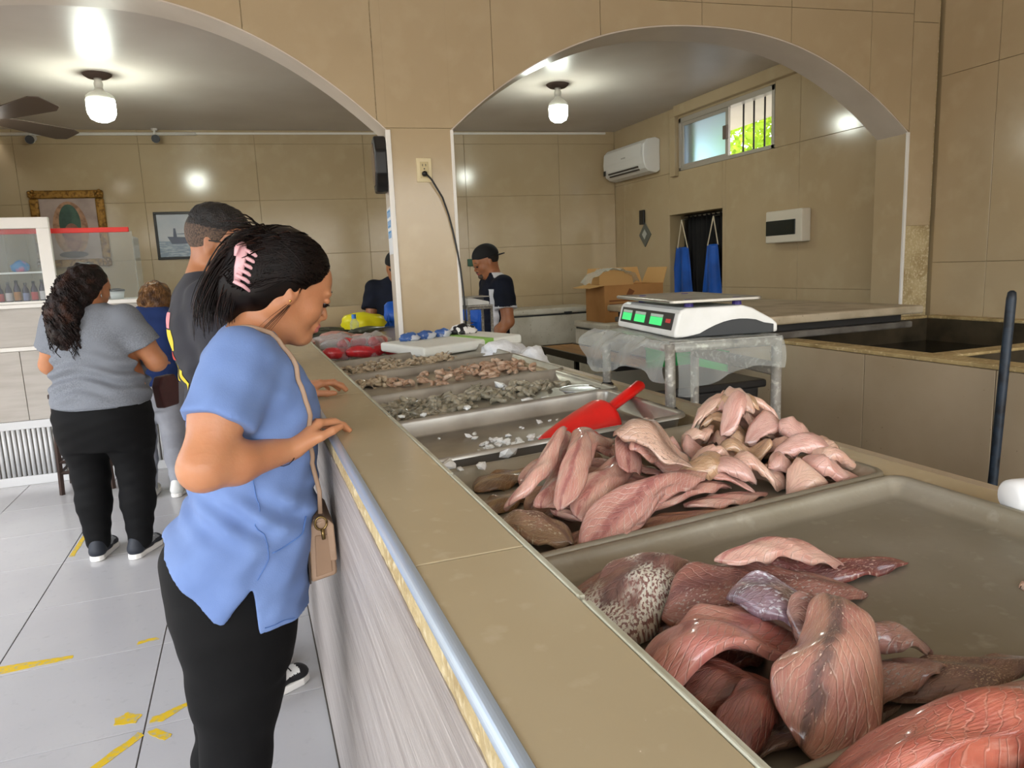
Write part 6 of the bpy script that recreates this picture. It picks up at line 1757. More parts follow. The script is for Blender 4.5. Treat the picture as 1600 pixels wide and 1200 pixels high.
for sd in (1.492, 1.668):
    shoe(wm, (-0.06, sd), math.radians(8), M['black'], M['white'], 0.92, M['white'])
# hair: smooth cap swept back
FH = Field([-0.16, 1.42, 1.33], [0.22, 1.74, 1.62], 0.0036)
FH.ell(HW(-0.018, 0, 0.032), (0.106 * 0.93, 0.090 * 0.93, 0.097 * 0.93), HW.R(), 0.01)
FH.ell(HW(-0.055, 0, -0.010), (0.070, 0.070, 0.062), HW.R(), 0.02)
FH.ell(HW(-0.100, 0.012, 0.020), (0.045, 0.042, 0.064), HW.R(0.2), 0.02)
def hairline(X, Y, Z):
    dx, dy, dz = X - HW.o.x, Y - HW.o.y, Z - HW.o.z
    a = dx * HW.f.x + dy * HW.f.y + dz * HW.f.z; c = dx * HW.u.x + dy * HW.u.y + dz * HW.u.z; b_ = dx * HW.r.x + dy * HW.r.y + dz * HW.r.z
    lim = np.where(c > 0, 0.022 + 0.80 * c, 0.006 + 0.35 * c) - 0.004 * np.sin(c * 160)
    lim = np.where(c > 0.052, np.maximum(lim, 0.0636 + (c - 0.052) * 1.2), lim)
    return np.maximum(a - lim, -0.072 - c)
FH.cut(hairline)
FH.ell(HW(-0.062, 0, -0.045), (0.052, 0.060, 0.040), HW.R(), 0.02)
FH.ell((-0.034, 1.565, 1.478), (0.036, 0.040, 0.066), None, 0.025)
hair = field_obj(FH, 'hair', HAIR_D, wm, 2)
rr = random.Random(4)
mb = MB(); mt = MB()
# strands combed back from the hairline to the clip
knot = HW(-0.100, 0.030, 0.020)
for k in range(430):
    sdv = 1 if k % 5 else -1
    q = rr.random()
    c = 0.105 - 0.16 * q
    b_ = sdv * (0.012 + 0.085 * min(1, q * 1.5)) if q < 0.66 else sdv * (0.088 - 0.05 * (q - 0.66))
    a = (0.022 + 0.80 * c) if c > 0 else (0.0 - 0.10 * q)
    a -= rr.uniform(0.0, 0.03) + (0.10 * rr.random() if k % 3 == 0 else 0)
    p0 = HW(a, b_, c); p3 = knot + HW.f * rr.uniform(-0.025, 0.03) + HW.u * rr.uniform(-0.055, 0.055) + HW.r * rr.uniform(-0.01, 0.03) * sdv
    m1 = p0.lerp(p3, 0.33) + HW.u * 0.018 + HW.r * (0.02 * sdv); m2 = p0.lerp(p3, 0.66) + HW.u * 0.010 + HW.r * (0.02 * sdv)
    pts = FH.snap([tuple(v) for v in bez(p0, m1, m2, p3, 11)], 0.0008 + rr.random() * 0.0012, 10)
    mb.tube([tuple(v) for v in pts], [0.0005] + [rr.uniform(0.0010, 0.0018)] * 10 + [0.0006], 4)
for k in range(110):          # spiky ends thrown up and back over the clip
    b0 = rr.uniform(-0.04, 0.05)
    p0 = HW(-0.060 + rr.uniform(-0.03, 0.035), b0 * 0.7, 0.060 + rr.uniform(-0.025, 0.025))
    p3 = HW(-0.118 - rr.uniform(0.0, 0.055) + 0.05 * rr.random() ** 2, b0 * 1.7 + rr.uniform(-0.02, 0.02), 0.062 + rr.uniform(-0.05, 0.035))
    strand(mt if k % 2 else mb, bez(p0, p0 + HW.u * 0.030 - HW.f * 0.01, p3 + HW.u * 0.025 + HW.f * 0.03, p3, 7), rr.uniform(0.0035, 0.006), 0.0007)
for k in range(300):         # tail falling from the clip to the shoulder
    b0 = rr.uniform(-0.04, 0.045)
    w = rr.random()
    p0 = HW(-0.125 + 0.055 * w, b0 * 0.7, 0.045 + rr.uniform(-0.03, 0.03))
    end = Vector((-0.100 + 0.075 * w + rr.uniform(-0.008, 0.008), 1.565 - b0 + rr.uniform(-0.012, 0.012), 1.395 + 0.035 * w + rr.uniform(-0.02, 0.05)))
    m1 = p0 - HW.f * (0.035 * (1 - w) + 0.006) + HW.u * 0.01; m2 = Vector((-0.105 + 0.08 * w + rr.uniform(-0.01, 0.01), 1.568 - b0 * 1.2, 1.465))
    strand(mt if k % 3 == 0 else mb, bez(p0, m1, m2, end, 9), rr.uniform(0.0025, 0.0045), 0.0006)
for k in range(9):          # wisps in front of the ear
    p0 = HW(0.014, 0.071 + rr.uniform(-0.003, 0.003), 0.005)
    p3 = HW(-0.040 + rr.uniform(-0.010, 0.010), 0.064 + rr.uniform(-0.004, 0.006), -0.120 - rr.uniform(0, 0.03))
    strand(mb, bez(p0, p0 - HW.u * 0.03 + HW.r * 0.006, p3 + HW.u * 0.04 + HW.r * 0.006 + HW.f * 0.01, p3, 8), 0.0011, 0.0003)
build(mb, 'combed_hair', HAIR_D, hair, smooth=True)
build(mt, 'loose_hair', HAIR_T, hair, smooth=True)
# claw clip
PINK = mat('pink_clip_plastic', '#d9a9ae', 0.25, sss=0.2, sss_r=(0.01, 0.006, 0.006))
cl = MB()
cc = lambda a, b_, c: HW(-0.098 + a, 0.060 + b_, 0.005 + c)
cl.tube([cc(-0.030, -0.006, 0.042), cc(-0.026, 0.004, 0.020), cc(-0.022, 0.004, -0.010), cc(-0.016, -0.002, -0.040)], [0.008, 0.010, 0.010, 0.006], 8, flat=0.4)
clip_o = build(cl, 'claw_clip', PINK, wm, smooth=True, label='pink plastic claw clip')
for k in range(6):
    z_ = 0.030 - k * 0.014
    build(MB().tube([cc(-0.024, 0.004, z_), cc(-0.004, 0.010, z_ - 0.003), cc(0.014, 0.002, z_ - 0.008), cc(0.020, -0.010, z_ - 0.010)], [0.0042, 0.004, 0.0032, 0.0018], 7), 'tooth', PINK, clip_o, smooth=True)
build(MB().tube([cc(-0.030, -0.006, 0.042), cc(-0.040, 0.006, 0.030), cc(-0.038, 0.008, 0.010)], [0.006, 0.006, 0.003], 7, flat=0.6), 'lever', PINK, clip_o, smooth=True)
build(MB().lathe([(0, -0.003), (0.003, 0), (0, 0.003)], tuple(HW(-0.003, 0.080, -0.034)), 8), 'earring', mat('gold_stud', '#c9a256', 0.25, metal=1.0), wm, smooth=True)
build(MB().tube([W_R + (E_R - W_R).normalized() * 0.02 + Vector((0.0265 * math.cos(a), 0.0265 * math.sin(a) * 0.75, 0.0265 * math.sin(a))) for a in [2 * PI * k / 16 for k in range(17)]], 0.0010, 5), 'bracelet', HAIR_T, wm, smooth=True)

# handbag on a strap: hangs from her, so it is a thing of its own
BAG = mat('beige_leather', '#a68a72', 0.5, var=(10, '#967a62', 0.4, 0.7), bump=(90, 0.15))
BAG_D = mat('dark_bag_side', '#3a2f28', 0.6)
BRASS = mat('antique_brass', '#8a744a', 0.35, metal=1.0)
hb = thing('handbag', 'small beige crossbody handbag hanging between the woman and the counter', 'bag', (0.095, 1.57, 0.855))
Bc = Vector((0.103, 1.565, 0.0))
prof = [(-0.030, 0.862), (0.026, 0.872), (0.024, 0.985), (0.010, 1.000), (-0.012, 0.998), (-0.026, 0.98)]
build(MB().prism(prof, Bc, (1, 0, 0), (0, 0, 1), (0, 1, 0), -0.085, 0.085), 'pouch', BAG, hb, bev=0.008, seg=3)
build(MB().prism([(0.012, 0.905), (0.0275, 0.905), (0.026, 0.985), (0.010, 1.003), (-0.014, 1.001), (-0.014, 0.994), (0.008, 0.994)], Bc, (1, 0, 0), (0, 0, 1), (0, 1, 0), -0.088, 0.088), 'flap', BAG, hb, bev=0.003)
build(MB().prism([(-0.033, 0.862), (-0.029, 0.862), (-0.025, 0.98), (-0.029, 0.98)], Bc, (1, 0, 0), (0, 0, 1), (0, 1, 0), -0.086, 0.086), 'back_edge', BAG_D, hb, bev=0.001)
for q in (-0.088,):
    build(MB().prism([(-0.018, 0.875), (0.016, 0.882), (0.014, 0.965), (-0.014, 0.965)], Bc, (1, 0, 0), (0, 0, 1), (0, 1, 0), q, q + 0.004), 'side_gusset', mat('bag_gusset', '#95785f', 0.55), hb, bev=0.002)
rp = Bc + Vector((0.0, -0.088, 0.992))
build(MB().tube([rp + Vector((0.012 * math.cos(a), -0.003, 0.014 * math.sin(a))) for a in [2 * PI * k / 14 for k in range(15)]], 0.0024, 6), 'ring', BRASS, hb, smooth=True)
build(MB().tube([rp + Vector((0.002, -0.005, -0.012)), rp + Vector((0.003, -0.006, -0.034))], 0.004, 8), 'clasp', BRASS, hb, smooth=True)
chest = [(-0.075, 1.52, 1.375), (-0.060, 1.50, 1.395), (-0.03, 1.485, 1.402), (0.01, 1.475, 1.395), (0.046, 1.468, 1.362), (0.066, 1.462, 1.31), (0.085, 1.46, 1.255), (0.098, 1.46, 1.18), (0.103, 1.47, 1.12)]
dense = []
for k in range(len(chest) - 1):
    for q in range(5): dense.append(Vector(chest[k]).lerp(Vector(chest[k + 1]), q / 5))
dense.append(Vector(chest[-1]))
sp = [Vector(q) for q in FS.snap(dense, 0.004)]
sp += [Vector((0.106, 1.475, 1.06)), Vector((0.104, 1.478, 1.012))]
build(MB().tube([tuple(q) for q in sp], 0.0048, 8, flat=0.4, up=(0, -1, 0.3)), 'strap', BAG, hb, smooth=True)
# ------------------------------------------------------------------ the other people
def figure(label, pos, psi, sc, tor, arms, legs, head, skinm, shirt, pants, shoes, res=0.0075, sleeve=0.55, hem=None, face=True, group=None, pz=None, hair=None, neck_w=0.055, sh_r=(0.052, 0.048, 0.042, 0.028), sleeve_r=0.065, waist_top=None, eyes=True, brow=None, fold=0.006):
    """tor: rows (z, fwd, right, back, front, halfwidth) in the person's frame; arms: {side: (shoulder, elbow, wrist, hand dir, back-of-hand)} in the frame;
       legs: {side: (hip, knee, ankle, radii)}; head: (fwd, right, z, yaw offset, pitch, scale)"""
    G = Frame((pos[0], pos[1], 0), psi)
    t = thing('person', label, 'person', (pos[0], pos[1], 0), group)
    rows = [(z, *G(a, b_, 0)[:2], bk, fr, w) for (z, a, b_, bk, fr, w) in tor]
    Hd = Frame(G(head[0], head[1], head[2]), psi + head[3], head[4], 0, head[5])
    allp = [Vector((r[1] + d * 0.33, r[2] + e * 0.33, r[0])) for r in rows for d in (-1, 1) for e in (-1, 1)] + [Hd.o + Vector((d * 0.17, e * 0.17, 0.17)) for d in (-1, 1) for e in (-1, 1)]
    for s_, a_ in arms.items():
        for q in a_[:3]: allp += [G(*q) + Vector((d, d, d)) for d in (-0.2, 0.2)]
    for s_, l_ in legs.items():
        for q in l_[:3]: allp += [G(*q) + Vector((d, d, 0)) for d in (-0.2, 0.2)]
    lo = [min(p[k] for p in allp) for k in range(3)]; hi = [max(p[k] for p in allp) for k in range(3)]
    lo[2] = max(lo[2], 0.02)
    F = Field(lo, hi, res)
    head_skin(F, Hd)
    top = max(tor)[0]
    F.cone(Hd(-0.03, 0, -0.045), G(max(tor)[1], max(tor)[2], top - 0.02), 0.050 * head[5], neck_w, 0.03)
    F.loft([(z, x, y, bk - 0.016, fr - 0.016, w - 0.016) for (z, x, y, bk, fr, w) in rows], psi, 0.03)
    for s_, (S, E_, W_, hd, hn) in arms.items():
        S, E_, W_ = G(*S), G(*E_), G(*W_)
        F.chain([S, S.lerp(E_, 0.5), E_], list(sh_r[:3]), 0.025); F.chain([E_, E_.lerp(W_, 0.35), W_], [sh_r[2], sh_r[2] * 0.93, sh_r[3]], 0.02)
        hv = G.f * hd[0] + G.r * hd[1] + G.u * hd[2]; nv_ = G.f * hn[0] + G.r * hn[1] + G.u * hn[2]
        hand(F, W_, hv, nv_, 1 if s_ == 'r' else -1, 0.95, (0.3, 0.5, 0.4), 0.12, 0.6, 0.005)
    for s_, (hp, kn, an, rd) in legs.items():
        F.chain([G(*hp), G(*kn), G(*an)], [r * 0.86 for r in rd], 0.03)
    lipc = np.array(Hd(0.097, 0, -0.065))
    field_obj(F, 'body', [skinm, LIP], t, 1, lambda c: (((c - lipc) @ np.array(Hd.f) > -0.008 * Hd.s) & (np.abs((c - lipc) @ np.array(Hd.u)) < 0.0105 * Hd.s) & (np.abs((c - lipc) @ np.array(Hd.r)) < 0.019 * Hd.s)).astype(int))
    if eyes: eyes_brows(Hd, t, brow or HAIR_K)
    # shirt
    FS_ = Field(lo, hi, res)
    FS_.loft(rows, psi, 0.02, grow=0.006)
    if sleeve:
        for s_, (S, E_, W_, hd, hn) in arms.items():
            S, E_ = G(*S), G(*E_)
            FS_.cone(S, S.lerp(E_, sleeve), sleeve_r, sleeve_r + 0.006, 0.04)
        for s_, (S, E_, W_, hd, hn) in arms.items():
            S, E_ = G(*S), G(*E_)
            a = (E_ - S).normalized(); e = S.lerp(E_, sleeve); out = G.r * (1 if s_ == 'r' else -1)
            def fn(X, Y, Z, a=a, e=e, out=out):
                tt = (X - e.x) * a.x + (Y - e.y) * a.y + (Z - e.z) * a.z
                rad = np.sqrt(np.maximum((X - e.x) ** 2 + (Y - e.y) ** 2 + (Z - e.z) ** 2 - tt * tt, 0))
                oo = (X - e.x) * out.x + (Y - e.y) * out.y + 0 * Z
                return np.minimum(np.minimum(tt, 0.11 - rad), oo + 0.055)
            FS_.cut(fn)
    nb = G(max(tor)[1] + 0.012, max(tor)[2], 0)
    FS_.cut(lambda X, Y, Z: np.minimum(0.066 - np.sqrt((X - nb.x) ** 2 + (Y - nb.y) ** 2) + (Z - top) * 0.4, Z - (top - 0.05)) + 0 * X)
    hz = hem if hem is not None else min(tor)[0]
    FS_.cut(lambda X, Y, Z: hz - Z + 0 * X + 0 * Y)
    FS_.wrinkle(1.0, [(40, 14, 52, 0.3, 0.0012), (-22, 30, 76, 1.3, 0.0013), (20, -50, -35, 2.3, 0.001)])
    _x, _y, _z = FS_.coords((slice(None),) * 3)
    zm = hz + 0.16
    FS_.d = FS_.d + (fold * np.exp(-((_z - zm) / 0.10) ** 2) * np.sin(_z * 78 + _x * 14 + _y * 20 + 1.5 * np.sin(_x * 17))).astype(np.float32)
    so = field_obj(FS_, 'shirt', shirt, t, 1)
    # trousers
    zt = waist_top if waist_top else hz + 0.05
    FP_ = Field([lo[0], lo[1], 0.02], [hi[0], hi[1], zt + 0.05], res)
    low = [r for r in rows if r[0] <= zt + 0.001]
    if pz: FP_.loft([(z, *G(a, b_, 0)[:2], bk, fr, w) for (z, a, b_, bk, fr, w) in pz], psi, 0.03)
    for s_, (hp, kn, an, rd) in legs.items():
        hp, kn, an = G(*hp), G(*kn), G(*an)
        FP_.chain([hp, hp.lerp(kn, 0.5), kn, kn.lerp(an, 0.4), an], [rd[0], (rd[0] + rd[1]) / 2, rd[1], rd[1] * 0.95, rd[2]], 0.03)
    FP_.wrinkle(1.0, [(30, 20, 60, 0.3, 0.0012), (-22, 30, 96, 1.3, 0.0012)])
    field_obj(FP_, 'trousers', pants, t, 1)
    for s_, (hp, kn, an, rd) in legs.items():
        a = G(*an)
        up, so_, la, ac, toe = shoes
        c = a + G.f * 0.05
        shoe(t, (c.x, c.y), psi + (toe if s_ == 'l' else -toe), up, so_, 1.0, la, accent=ac)
    return t, G, Hd, FS_, so

# --- woman in grey T-shirt, back to the camera, long curly hair
GREY_T = mat('heather_grey_jersey', '#7d8188', 0.85, spec=0.2, var=[(160, '#6d7178', 0.4, 0.6, 2), (6, '#757980', 0.4, 0.65)], bump=(300, 0.1, 2))
PSG = math.radians(72)
tor = [(0.86, 0.0, 0.0, 0.19, 0.19, 0.235), (0.93, 0.0, 0.0, 0.185, 0.19, 0.240), (1.00, 0.01, 0, 0.165, 0.185, 0.232), (1.08, 0.01, 0, 0.155, 0.175, 0.218), (1.17, 0.01, 0, 0.145, 0.165, 0.205), (1.26, 0.0, 0, 0.125, 0.13, 0.195), (1.32, 0.0, 0, 0.10, 0.10, 0.185), (1.375, -0.005, 0, 0.07, 0.065, 0.12), (1.40, 0, 0, 0.055, 0.05, 0.08)]
arms = {'r': ((0.0, 0.175, 1.31), (0.06, 0.285, 1.07), (0.27, 0.20, 1.05), (1, -0.3, 0.1), (0, 0.2, 1)), 'l': ((0.0, -0.175, 1.31), (0.05, -0.275, 1.08), (0.26, -0.16, 1.04), (1, 0.3, 0.1), (0, -0.2, 1))}
legs = {'r': ((-0.01, 0.115, 0.80), (0.01, 0.125, 0.46), (-0.02, 0.115, 0.09), (0.135, 0.092, 0.062)), 'l': ((-0.01, -0.115, 0.80), (0.01, -0.12, 0.46), (-0.02, -0.115, 0.09), (0.135, 0.092, 0.062))}
t, G, Hd, FSg, so = figure('woman with long curly dark hair in a grey T-shirt and black trousers', (-0.775, 4.36), PSG, 1, tor, arms, legs, (0.035, 0.0, 1.485, math.radians(-22), math.radians(6), 0.98), SK_M, GREY_T, PANTS_K,
       (mat('dark_navy_sneaker', '#22262e', 0.6), M['white'], M['white'], mat('pale_shoe_logo', '#9aa0a6', 0.5), 0.12), hem=0.862, pz=[(0.62, 0, 0, 0.15, 0.13, 0.235), (0.70, -0.005, 0, 0.175, 0.15, 0.245), (0.80, -0.01, 0, 0.19, 0.17, 0.240), (0.88, 0, 0, 0.175, 0.175, 0.225), (0.92, 0, 0, 0.16, 0.165, 0.21)], sleeve=0.62, sleeve_r=0.082, sh_r=(0.066, 0.062, 0.054, 0.034), neck_w=0.06, res=0.0065, fold=0.012)
build(MB().tube([FSg.snap([tuple(G(0.235 * math.sin(a) * 0.8, 0.24 * math.cos(a), 0.868))], 0.002)[0] for a in [2 * PI * k / 40 for k in range(41)]], 0.004, 6), 'hem_band', GREY_T, so, smooth=True)
FH = Field([Hd.o.x - 0.24, Hd.o.y - 0.24, 1.02], [Hd.o.x + 0.24, Hd.o.y + 0.22, 1.66], 0.006)
FH.ell(Hd(-0.02, 0, 0.030), (0.108, 0.090, 0.100), Hd.R(), 0.01)
FH.ell(Hd(-0.06, -0.005, -0.03), (0.075, 0.088, 0.09), Hd.R(), 0.03)
FH.chain([Hd(-0.085, -0.02, -0.02), Hd(-0.125, -0.03, -0.14), Hd(-0.13, -0.03, -0.25), Hd(-0.12, -0.02, -0.33)], [0.085, 0.088, 0.075, 0.04], 0.04)
FH.chain([Hd(-0.05, -0.075, 0.0), Hd(-0.10, -0.10, -0.14), Hd(-0.11, -0.09, -0.26)], [0.05, 0.05, 0.03], 0.03)
def hl2(X, Y, Z):
    dx, dy, dz = X - Hd.o.x, Y - Hd.o.y, Z - Hd.o.z
    a = dx * Hd.f.x + dy * Hd.f.y + dz * Hd.f.z; c = dx * Hd.u.x + dy * Hd.u.y + dz * Hd.u.z
    return a - np.where(c > 0, 0.015 + 0.8 * c, 0.005 + 0.2 * c)
FH.cut(hl2)
FH.wrinkle(1.0, [(90, 40, 60, 0, 0.003), (-60, 80, 110, 1, 0.003), (140, -30, 40, 2, 0.002)])
hr = field_obj(FH, 'hair', HAIR_C, t, 1)
mb = MB(); rr = random.Random(9)
for k in range(330):
    b0 = rr.uniform(-0.105, 0.075); w = rr.random()
    c0 = 0.06 - 0.26 * w
    p = Vector(FH.snap([tuple(Hd(-0.16, b0, c0))], 0.002, 16)[0])
    ln = rr.uniform(0.09, 0.2); n = 14; ph = rr.uniform(0, 6); am = rr.uniform(0.006, 0.012)
    pts = []
    for q in range(n):
        f = q / (n - 1)
        z_ = p.z - ln * f
        if z_ < 1.06 + rr.random() * 0.01: break
        base = p + Vector((-Hd.f.x * (-0.012 * f), -Hd.f.y * (-0.012 * f), -ln * f))
        pts.append(base + Hd.r * (am * math.sin(ph + f * ln * 95)) - Hd.f * (am * math.cos(ph + f * ln * 95) + 0.004 * f))
    if len(pts) > 3: strand(mb, pts, 0.0042, 0.0016, 4)
build(mb, 'curls', HAIR_C, hr, smooth=True)
build(MB().lathe([(0.010, -0.002), (0.013, 0), (0.010, 0.002)], tuple(Hd(-0.004, 0.083, -0.048)), 12, rot=(0, PI / 2, 0)), 'earring', mat('silver_hoop', '#c8c8c8', 0.25, metal=1.0), t, smooth=True)
bgm = mat('maroon_leather', '#4a211e', 0.5, var=(8, '#3a1815', 0.4, 0.7))
hb2 = thing('shoulder_bag', 'maroon shoulder bag between the grey-shirted and navy-shirted women', 'bag', (-0.50, 4.56, 0.77))
build(MB().prism([(-0.07, 0.77), (0.07, 0.77), (0.09, 0.90), (0.06, 0.955), (-0.06, 0.955), (-0.09, 0.90)], (-0.485, 4.62, 0), (0.5, 0.87, 0), (0, 0, 1), (0.87, -0.5, 0), -0.03, 0.03), 'pouch', bgm, hb2, bev=0.012, seg=3)
sp_ = FSg.snap([tuple(Vector((-0.49, 4.58, 0.95)).lerp(Vector((-0.64, 4.40, 1.385)), k / 12)) for k in range(13)], 0.005)
build(MB().tube([tuple(q) for q in sp_], 0.008, 6, flat=0.35), 'strap', bgm, hb2, smooth=True)

# --- man in charcoal T-shirt beside the counter
CHAR_T = cloth('charcoal_cotton', '#34343a', '#2c2c31', 0.85, 0.2, 0.05)
JEANS = mat('grey_blue_denim', '#8d929c', 0.8, spec=0.2, var=(60, '#7b8089', 0.4, 0.65))
PSM = math.radians(8)
tor = [(0.98, 0.0, 0, 0.125, 0.125, 0.185), (1.06, 0.0, 0, 0.125, 0.13, 0.185), (1.15, -0.005, 0, 0.125, 0.13, 0.185), (1.25, -0.02, 0, 0.125, 0.13, 0.195), (1.35, -0.03, 0, 0.125, 0.12, 0.205), (1.43, -0.03, 0, 0.105, 0.10, 0.205), (1.49, -0.03, 0, 0.075, 0.07, 0.15), (1.525, -0.025, 0, 0.055, 0.05, 0.085)]
arms = {'r': ((-0.03, 0.20, 1.43), (0.02, 0.25, 1.15), (0.13, 0.20, 0.98), (0.6, -0.1, -0.7), (0.7, 0.2, 0.5)), 'l': ((-0.03, -0.20, 1.43), (0.02, -0.25, 1.15), (0.13, -0.20, 0.98), (1, 0.3, 0.1), (0, -0.2, 1))}
legs = {'r': ((0, 0.09, 0.92), (0.0, 0.115, 0.50), (-0.003, 0.136, 0.09), (0.10, 0.075, 0.055)), 'l': ((0, -0.09, 0.92), (0.01, -0.10, 0.50), (-0.03, -0.10, 0.09), (0.10, 0.075, 0.055))}
SNK_W = mat('white_leather', '#dcdcd8', 0.5); SNK_K = mat('black_leather', '#17171a', 0.5)
t, G, Hd, FSm, so = figure('man in a charcoal T-shirt with faded haircut behind the woman in blue', (-0.095, 2.70), PSM, 1, tor, arms, legs, (0.03, 0.005, 1.622, math.radians(-26), math.radians(14), 1.02), SK_B, CHAR_T, JEANS,
       (SNK_K, M['white'], SNK_K, SNK_W, -0.38), hem=0.99, pz=[(0.80, 0, 0, 0.115, 0.115, 0.18), (0.90, 0, 0, 0.125, 0.115, 0.185), (1.02, 0, 0, 0.115, 0.11, 0.17)], sleeve=0.62, sleeve_r=0.078, sh_r=(0.058, 0.054, 0.046, 0.032), neck_w=0.064, res=0.0062)
FH = Field([Hd.o.x - 0.17, Hd.o.y - 0.17, Hd.o.z - 0.16], [Hd.o.x + 0.17, Hd.o.y + 0.17, Hd.o.z + 0.17], 0.0045)
FH.ell(Hd(-0.014, 0, 0.030), (0.0985 * 1.04, 0.079 * 1.04, 0.089 * 1.04), Hd.R(), 0.01)
def hl3(X, Y, Z):
    dx, dy, dz = X - Hd.o.x, Y - Hd.o.y, Z - Hd.o.z
    a = dx * Hd.f.x + dy * Hd.f.y + dz * Hd.f.z; c = dx * Hd.u.x + dy * Hd.u.y + dz * Hd.u.z
    return np.maximum(a - np.where(c > 0, 0.022 + 0.55 * c, 0.006), -0.055 - c)
FH.cut(hl3)
hr = field_obj(FH, 'hair', [HAIR_F, HAIR_K], t, 1, lambda c: (((c - np.array(Hd.o)) @ np.array(Hd.u)) > 0.047).astype(int))
FH2 = Field([Hd.o.x - 0.17, Hd.o.y - 0.17, Hd.o.z - 0.02], [Hd.o.x + 0.17, Hd.o.y + 0.17, Hd.o.z + 0.19], 0.0045)
FH2.ell(Hd(-0.010, 0, 0.062), (0.098 * 1.04, 0.074 * 1.04, 0.068 * 1.04), Hd.R(), 0.01)
def hl4(X, Y, Z):
    dx, dy, dz = X - Hd.o.x, Y - Hd.o.y, Z - Hd.o.z
    a = dx * Hd.f.x + dy * Hd.f.y + dz * Hd.f.z; c = dx * Hd.u.x + dy * Hd.u.y + dz * Hd.u.z
    return np.maximum(0.060 - 0.12 * a - c, a - 0.082)
FH2.cut(hl4); FH2.wrinkle(1.0, [(150, 90, 40, 0, 0.0012), (-120, 160, 60, 1, 0.0012)])
field_obj(FH2, 'top_hair', HAIR_K, hr, 1)
# glasses arm
build(MB().tube([Hd(0.092, 0.045, 0.004), Hd(0.088, 0.066, 0.006), Hd(0.03, 0.078, 0.006), Hd(-0.005, 0.080, 0.004)], 0.0022, 6), 'glasses_arm', M['black'], t, smooth=True)
build(MB().tube([Hd(0.100 + 0.002 * math.cos(a), 0.032 + 0.022 * math.cos(a), -0.004 + 0.017 * math.sin(a)) for a in [2 * PI * k / 18 for k in range(19)]], 0.0018, 5), 'glasses_rim', M['black'], t, smooth=True)
# print on the back of the shirt
PR = {'y': mat('yellow_print', '#d8c02e', 0.7), 'p': mat('pink_print', '#d98a90', 0.7), 'r': mat('red_print_shirt', '#b0392e', 0.7)}
def back_patch(b0, b1, z0, z1, m, nm):
    v = []; n = 10
    for i in range(n + 1):
        for j in range(n + 1):
            v.append(tuple(G(-0.165, b0 + (b1 - b0) * i / n, z0 + (z1 - z0) * j / n)))
    w = FSm.snap(v, 0.002, 16)
    f = [(i * (n + 1) + j, (i + 1) * (n + 1) + j, (i + 1) * (n + 1) + j + 1, i * (n + 1) + j + 1) for i in range(n) for j in range(n)]
    build(MB().add([tuple(q) for q in w], f), nm, m, so, smooth=True)
back_patch(-0.07, 0.07, 1.345, 1.40, PR['p'], 'printed_head'); back_patch(-0.085, 0.085, 1.27, 1.34, PR['y'], 'printed_body'); back_patch(-0.06, 0.06, 1.23, 1.265, PR['r'], 'printed_feet')
back_patch(-0.10, -0.05, 1.15, 1.21, PR['y'], 'printed_letter'); back_patch(-0.02, 0.03, 1.15, 1.21, PR['y'], 'printed_letter'); back_patch(0.06, 0.10, 1.15, 1.21, PR['y'], 'printed_letter')

# --- woman in navy leaning on the far counter
NAVY = cloth('navy_cotton', '#24386a', '#1d2f5c', 0.85, 0.2, 0.05)
GREYP = cloth('light_grey_cotton', '#9a9ca3', '#8c8e95', 0.85, 0.2, 0.05)
PSN = math.radians(80)
tor = [(0.78, 0.0, 0, 0.135, 0.13, 0.185), (0.88, 0.0, 0, 0.14, 0.14, 0.19), (0.98, 0.03, 0, 0.125, 0.135, 0.18), (1.08, 0.07, 0, 0.12, 0.13, 0.175), (1.18, 0.12, 0, 0.115, 0.12, 0.18), (1.25, 0.15, 0, 0.10, 0.10, 0.175), (1.31, 0.17, 0, 0.07, 0.065, 0.12), (1.335, 0.18, 0, 0.05, 0.05, 0.08)]
arms = {'r': ((0.14, 0.17, 1.23), (0.26, 0.23, 1.05), (0.42, 0.10, 1.22), (1, -0.3, 0.2), (0, 0.2, 1)), 'l': ((0.14, -0.17, 1.23), (0.26, -0.23, 1.05), (0.42, -0.10, 1.22), (1, 0.3, 0.2), (0, -0.2, 1))}
legs = {'r': ((0, 0.09, 0.76), (0.0, 0.095, 0.42), (-0.02, 0.10, 0.08), (0.11, 0.075, 0.055)), 'l': ((0, -0.09, 0.76), (0.0, -0.095, 0.42), (-0.02, -0.10, 0.08), (0.11, 0.075, 0.055))}
t, G, Hd, FSn, so = figure('woman with short brown-blond hair in a navy shirt leaning at the far counter', (-0.655, 5.48), PSN, 1, tor, arms, legs, (0.24, 0.02, 1.365, 0.1, math.radians(30), 0.96), SK_M, NAVY, GREYP,
       (SNK_W, M['white'], M['white'], None, 0.1), hem=0.80, pz=[(0.62, 0, 0, 0.12, 0.11, 0.185), (0.74, 0, 0, 0.135, 0.125, 0.19), (0.86, 0, 0, 0.125, 0.12, 0.175)], sleeve=0.8, sleeve_r=0.066, res=0.009, eyes=False)
FH = Field([Hd.o.x - 0.2, Hd.o.y - 0.2, Hd.o.z - 0.2], [Hd.o.x + 0.2, Hd.o.y + 0.2, Hd.o.z + 0.18], 0.006)
FH.ell(Hd(-0.02, 0, 0.028), (0.115, 0.102, 0.105), Hd.R(), 0.01); FH.ell(Hd(-0.045, 0, -0.04), (0.085, 0.108, 0.075), Hd.R(), 0.03)
FH.cut(lambda X, Y, Z: (X - Hd.o.x) * Hd.f.x + (Y - Hd.o.y) * Hd.f.y + (Z - Hd.o.z) * Hd.f.z - 0.045 - 0.9 * np.maximum((X - Hd.o.x) * Hd.u.x + (Y - Hd.o.y) * Hd.u.y + (Z - Hd.o.z) * Hd.u.z, 0))
FH.wrinkle(1.0, [(110, 30, 70, 0, 0.003), (-80, 70, 90, 1.4, 0.003)])
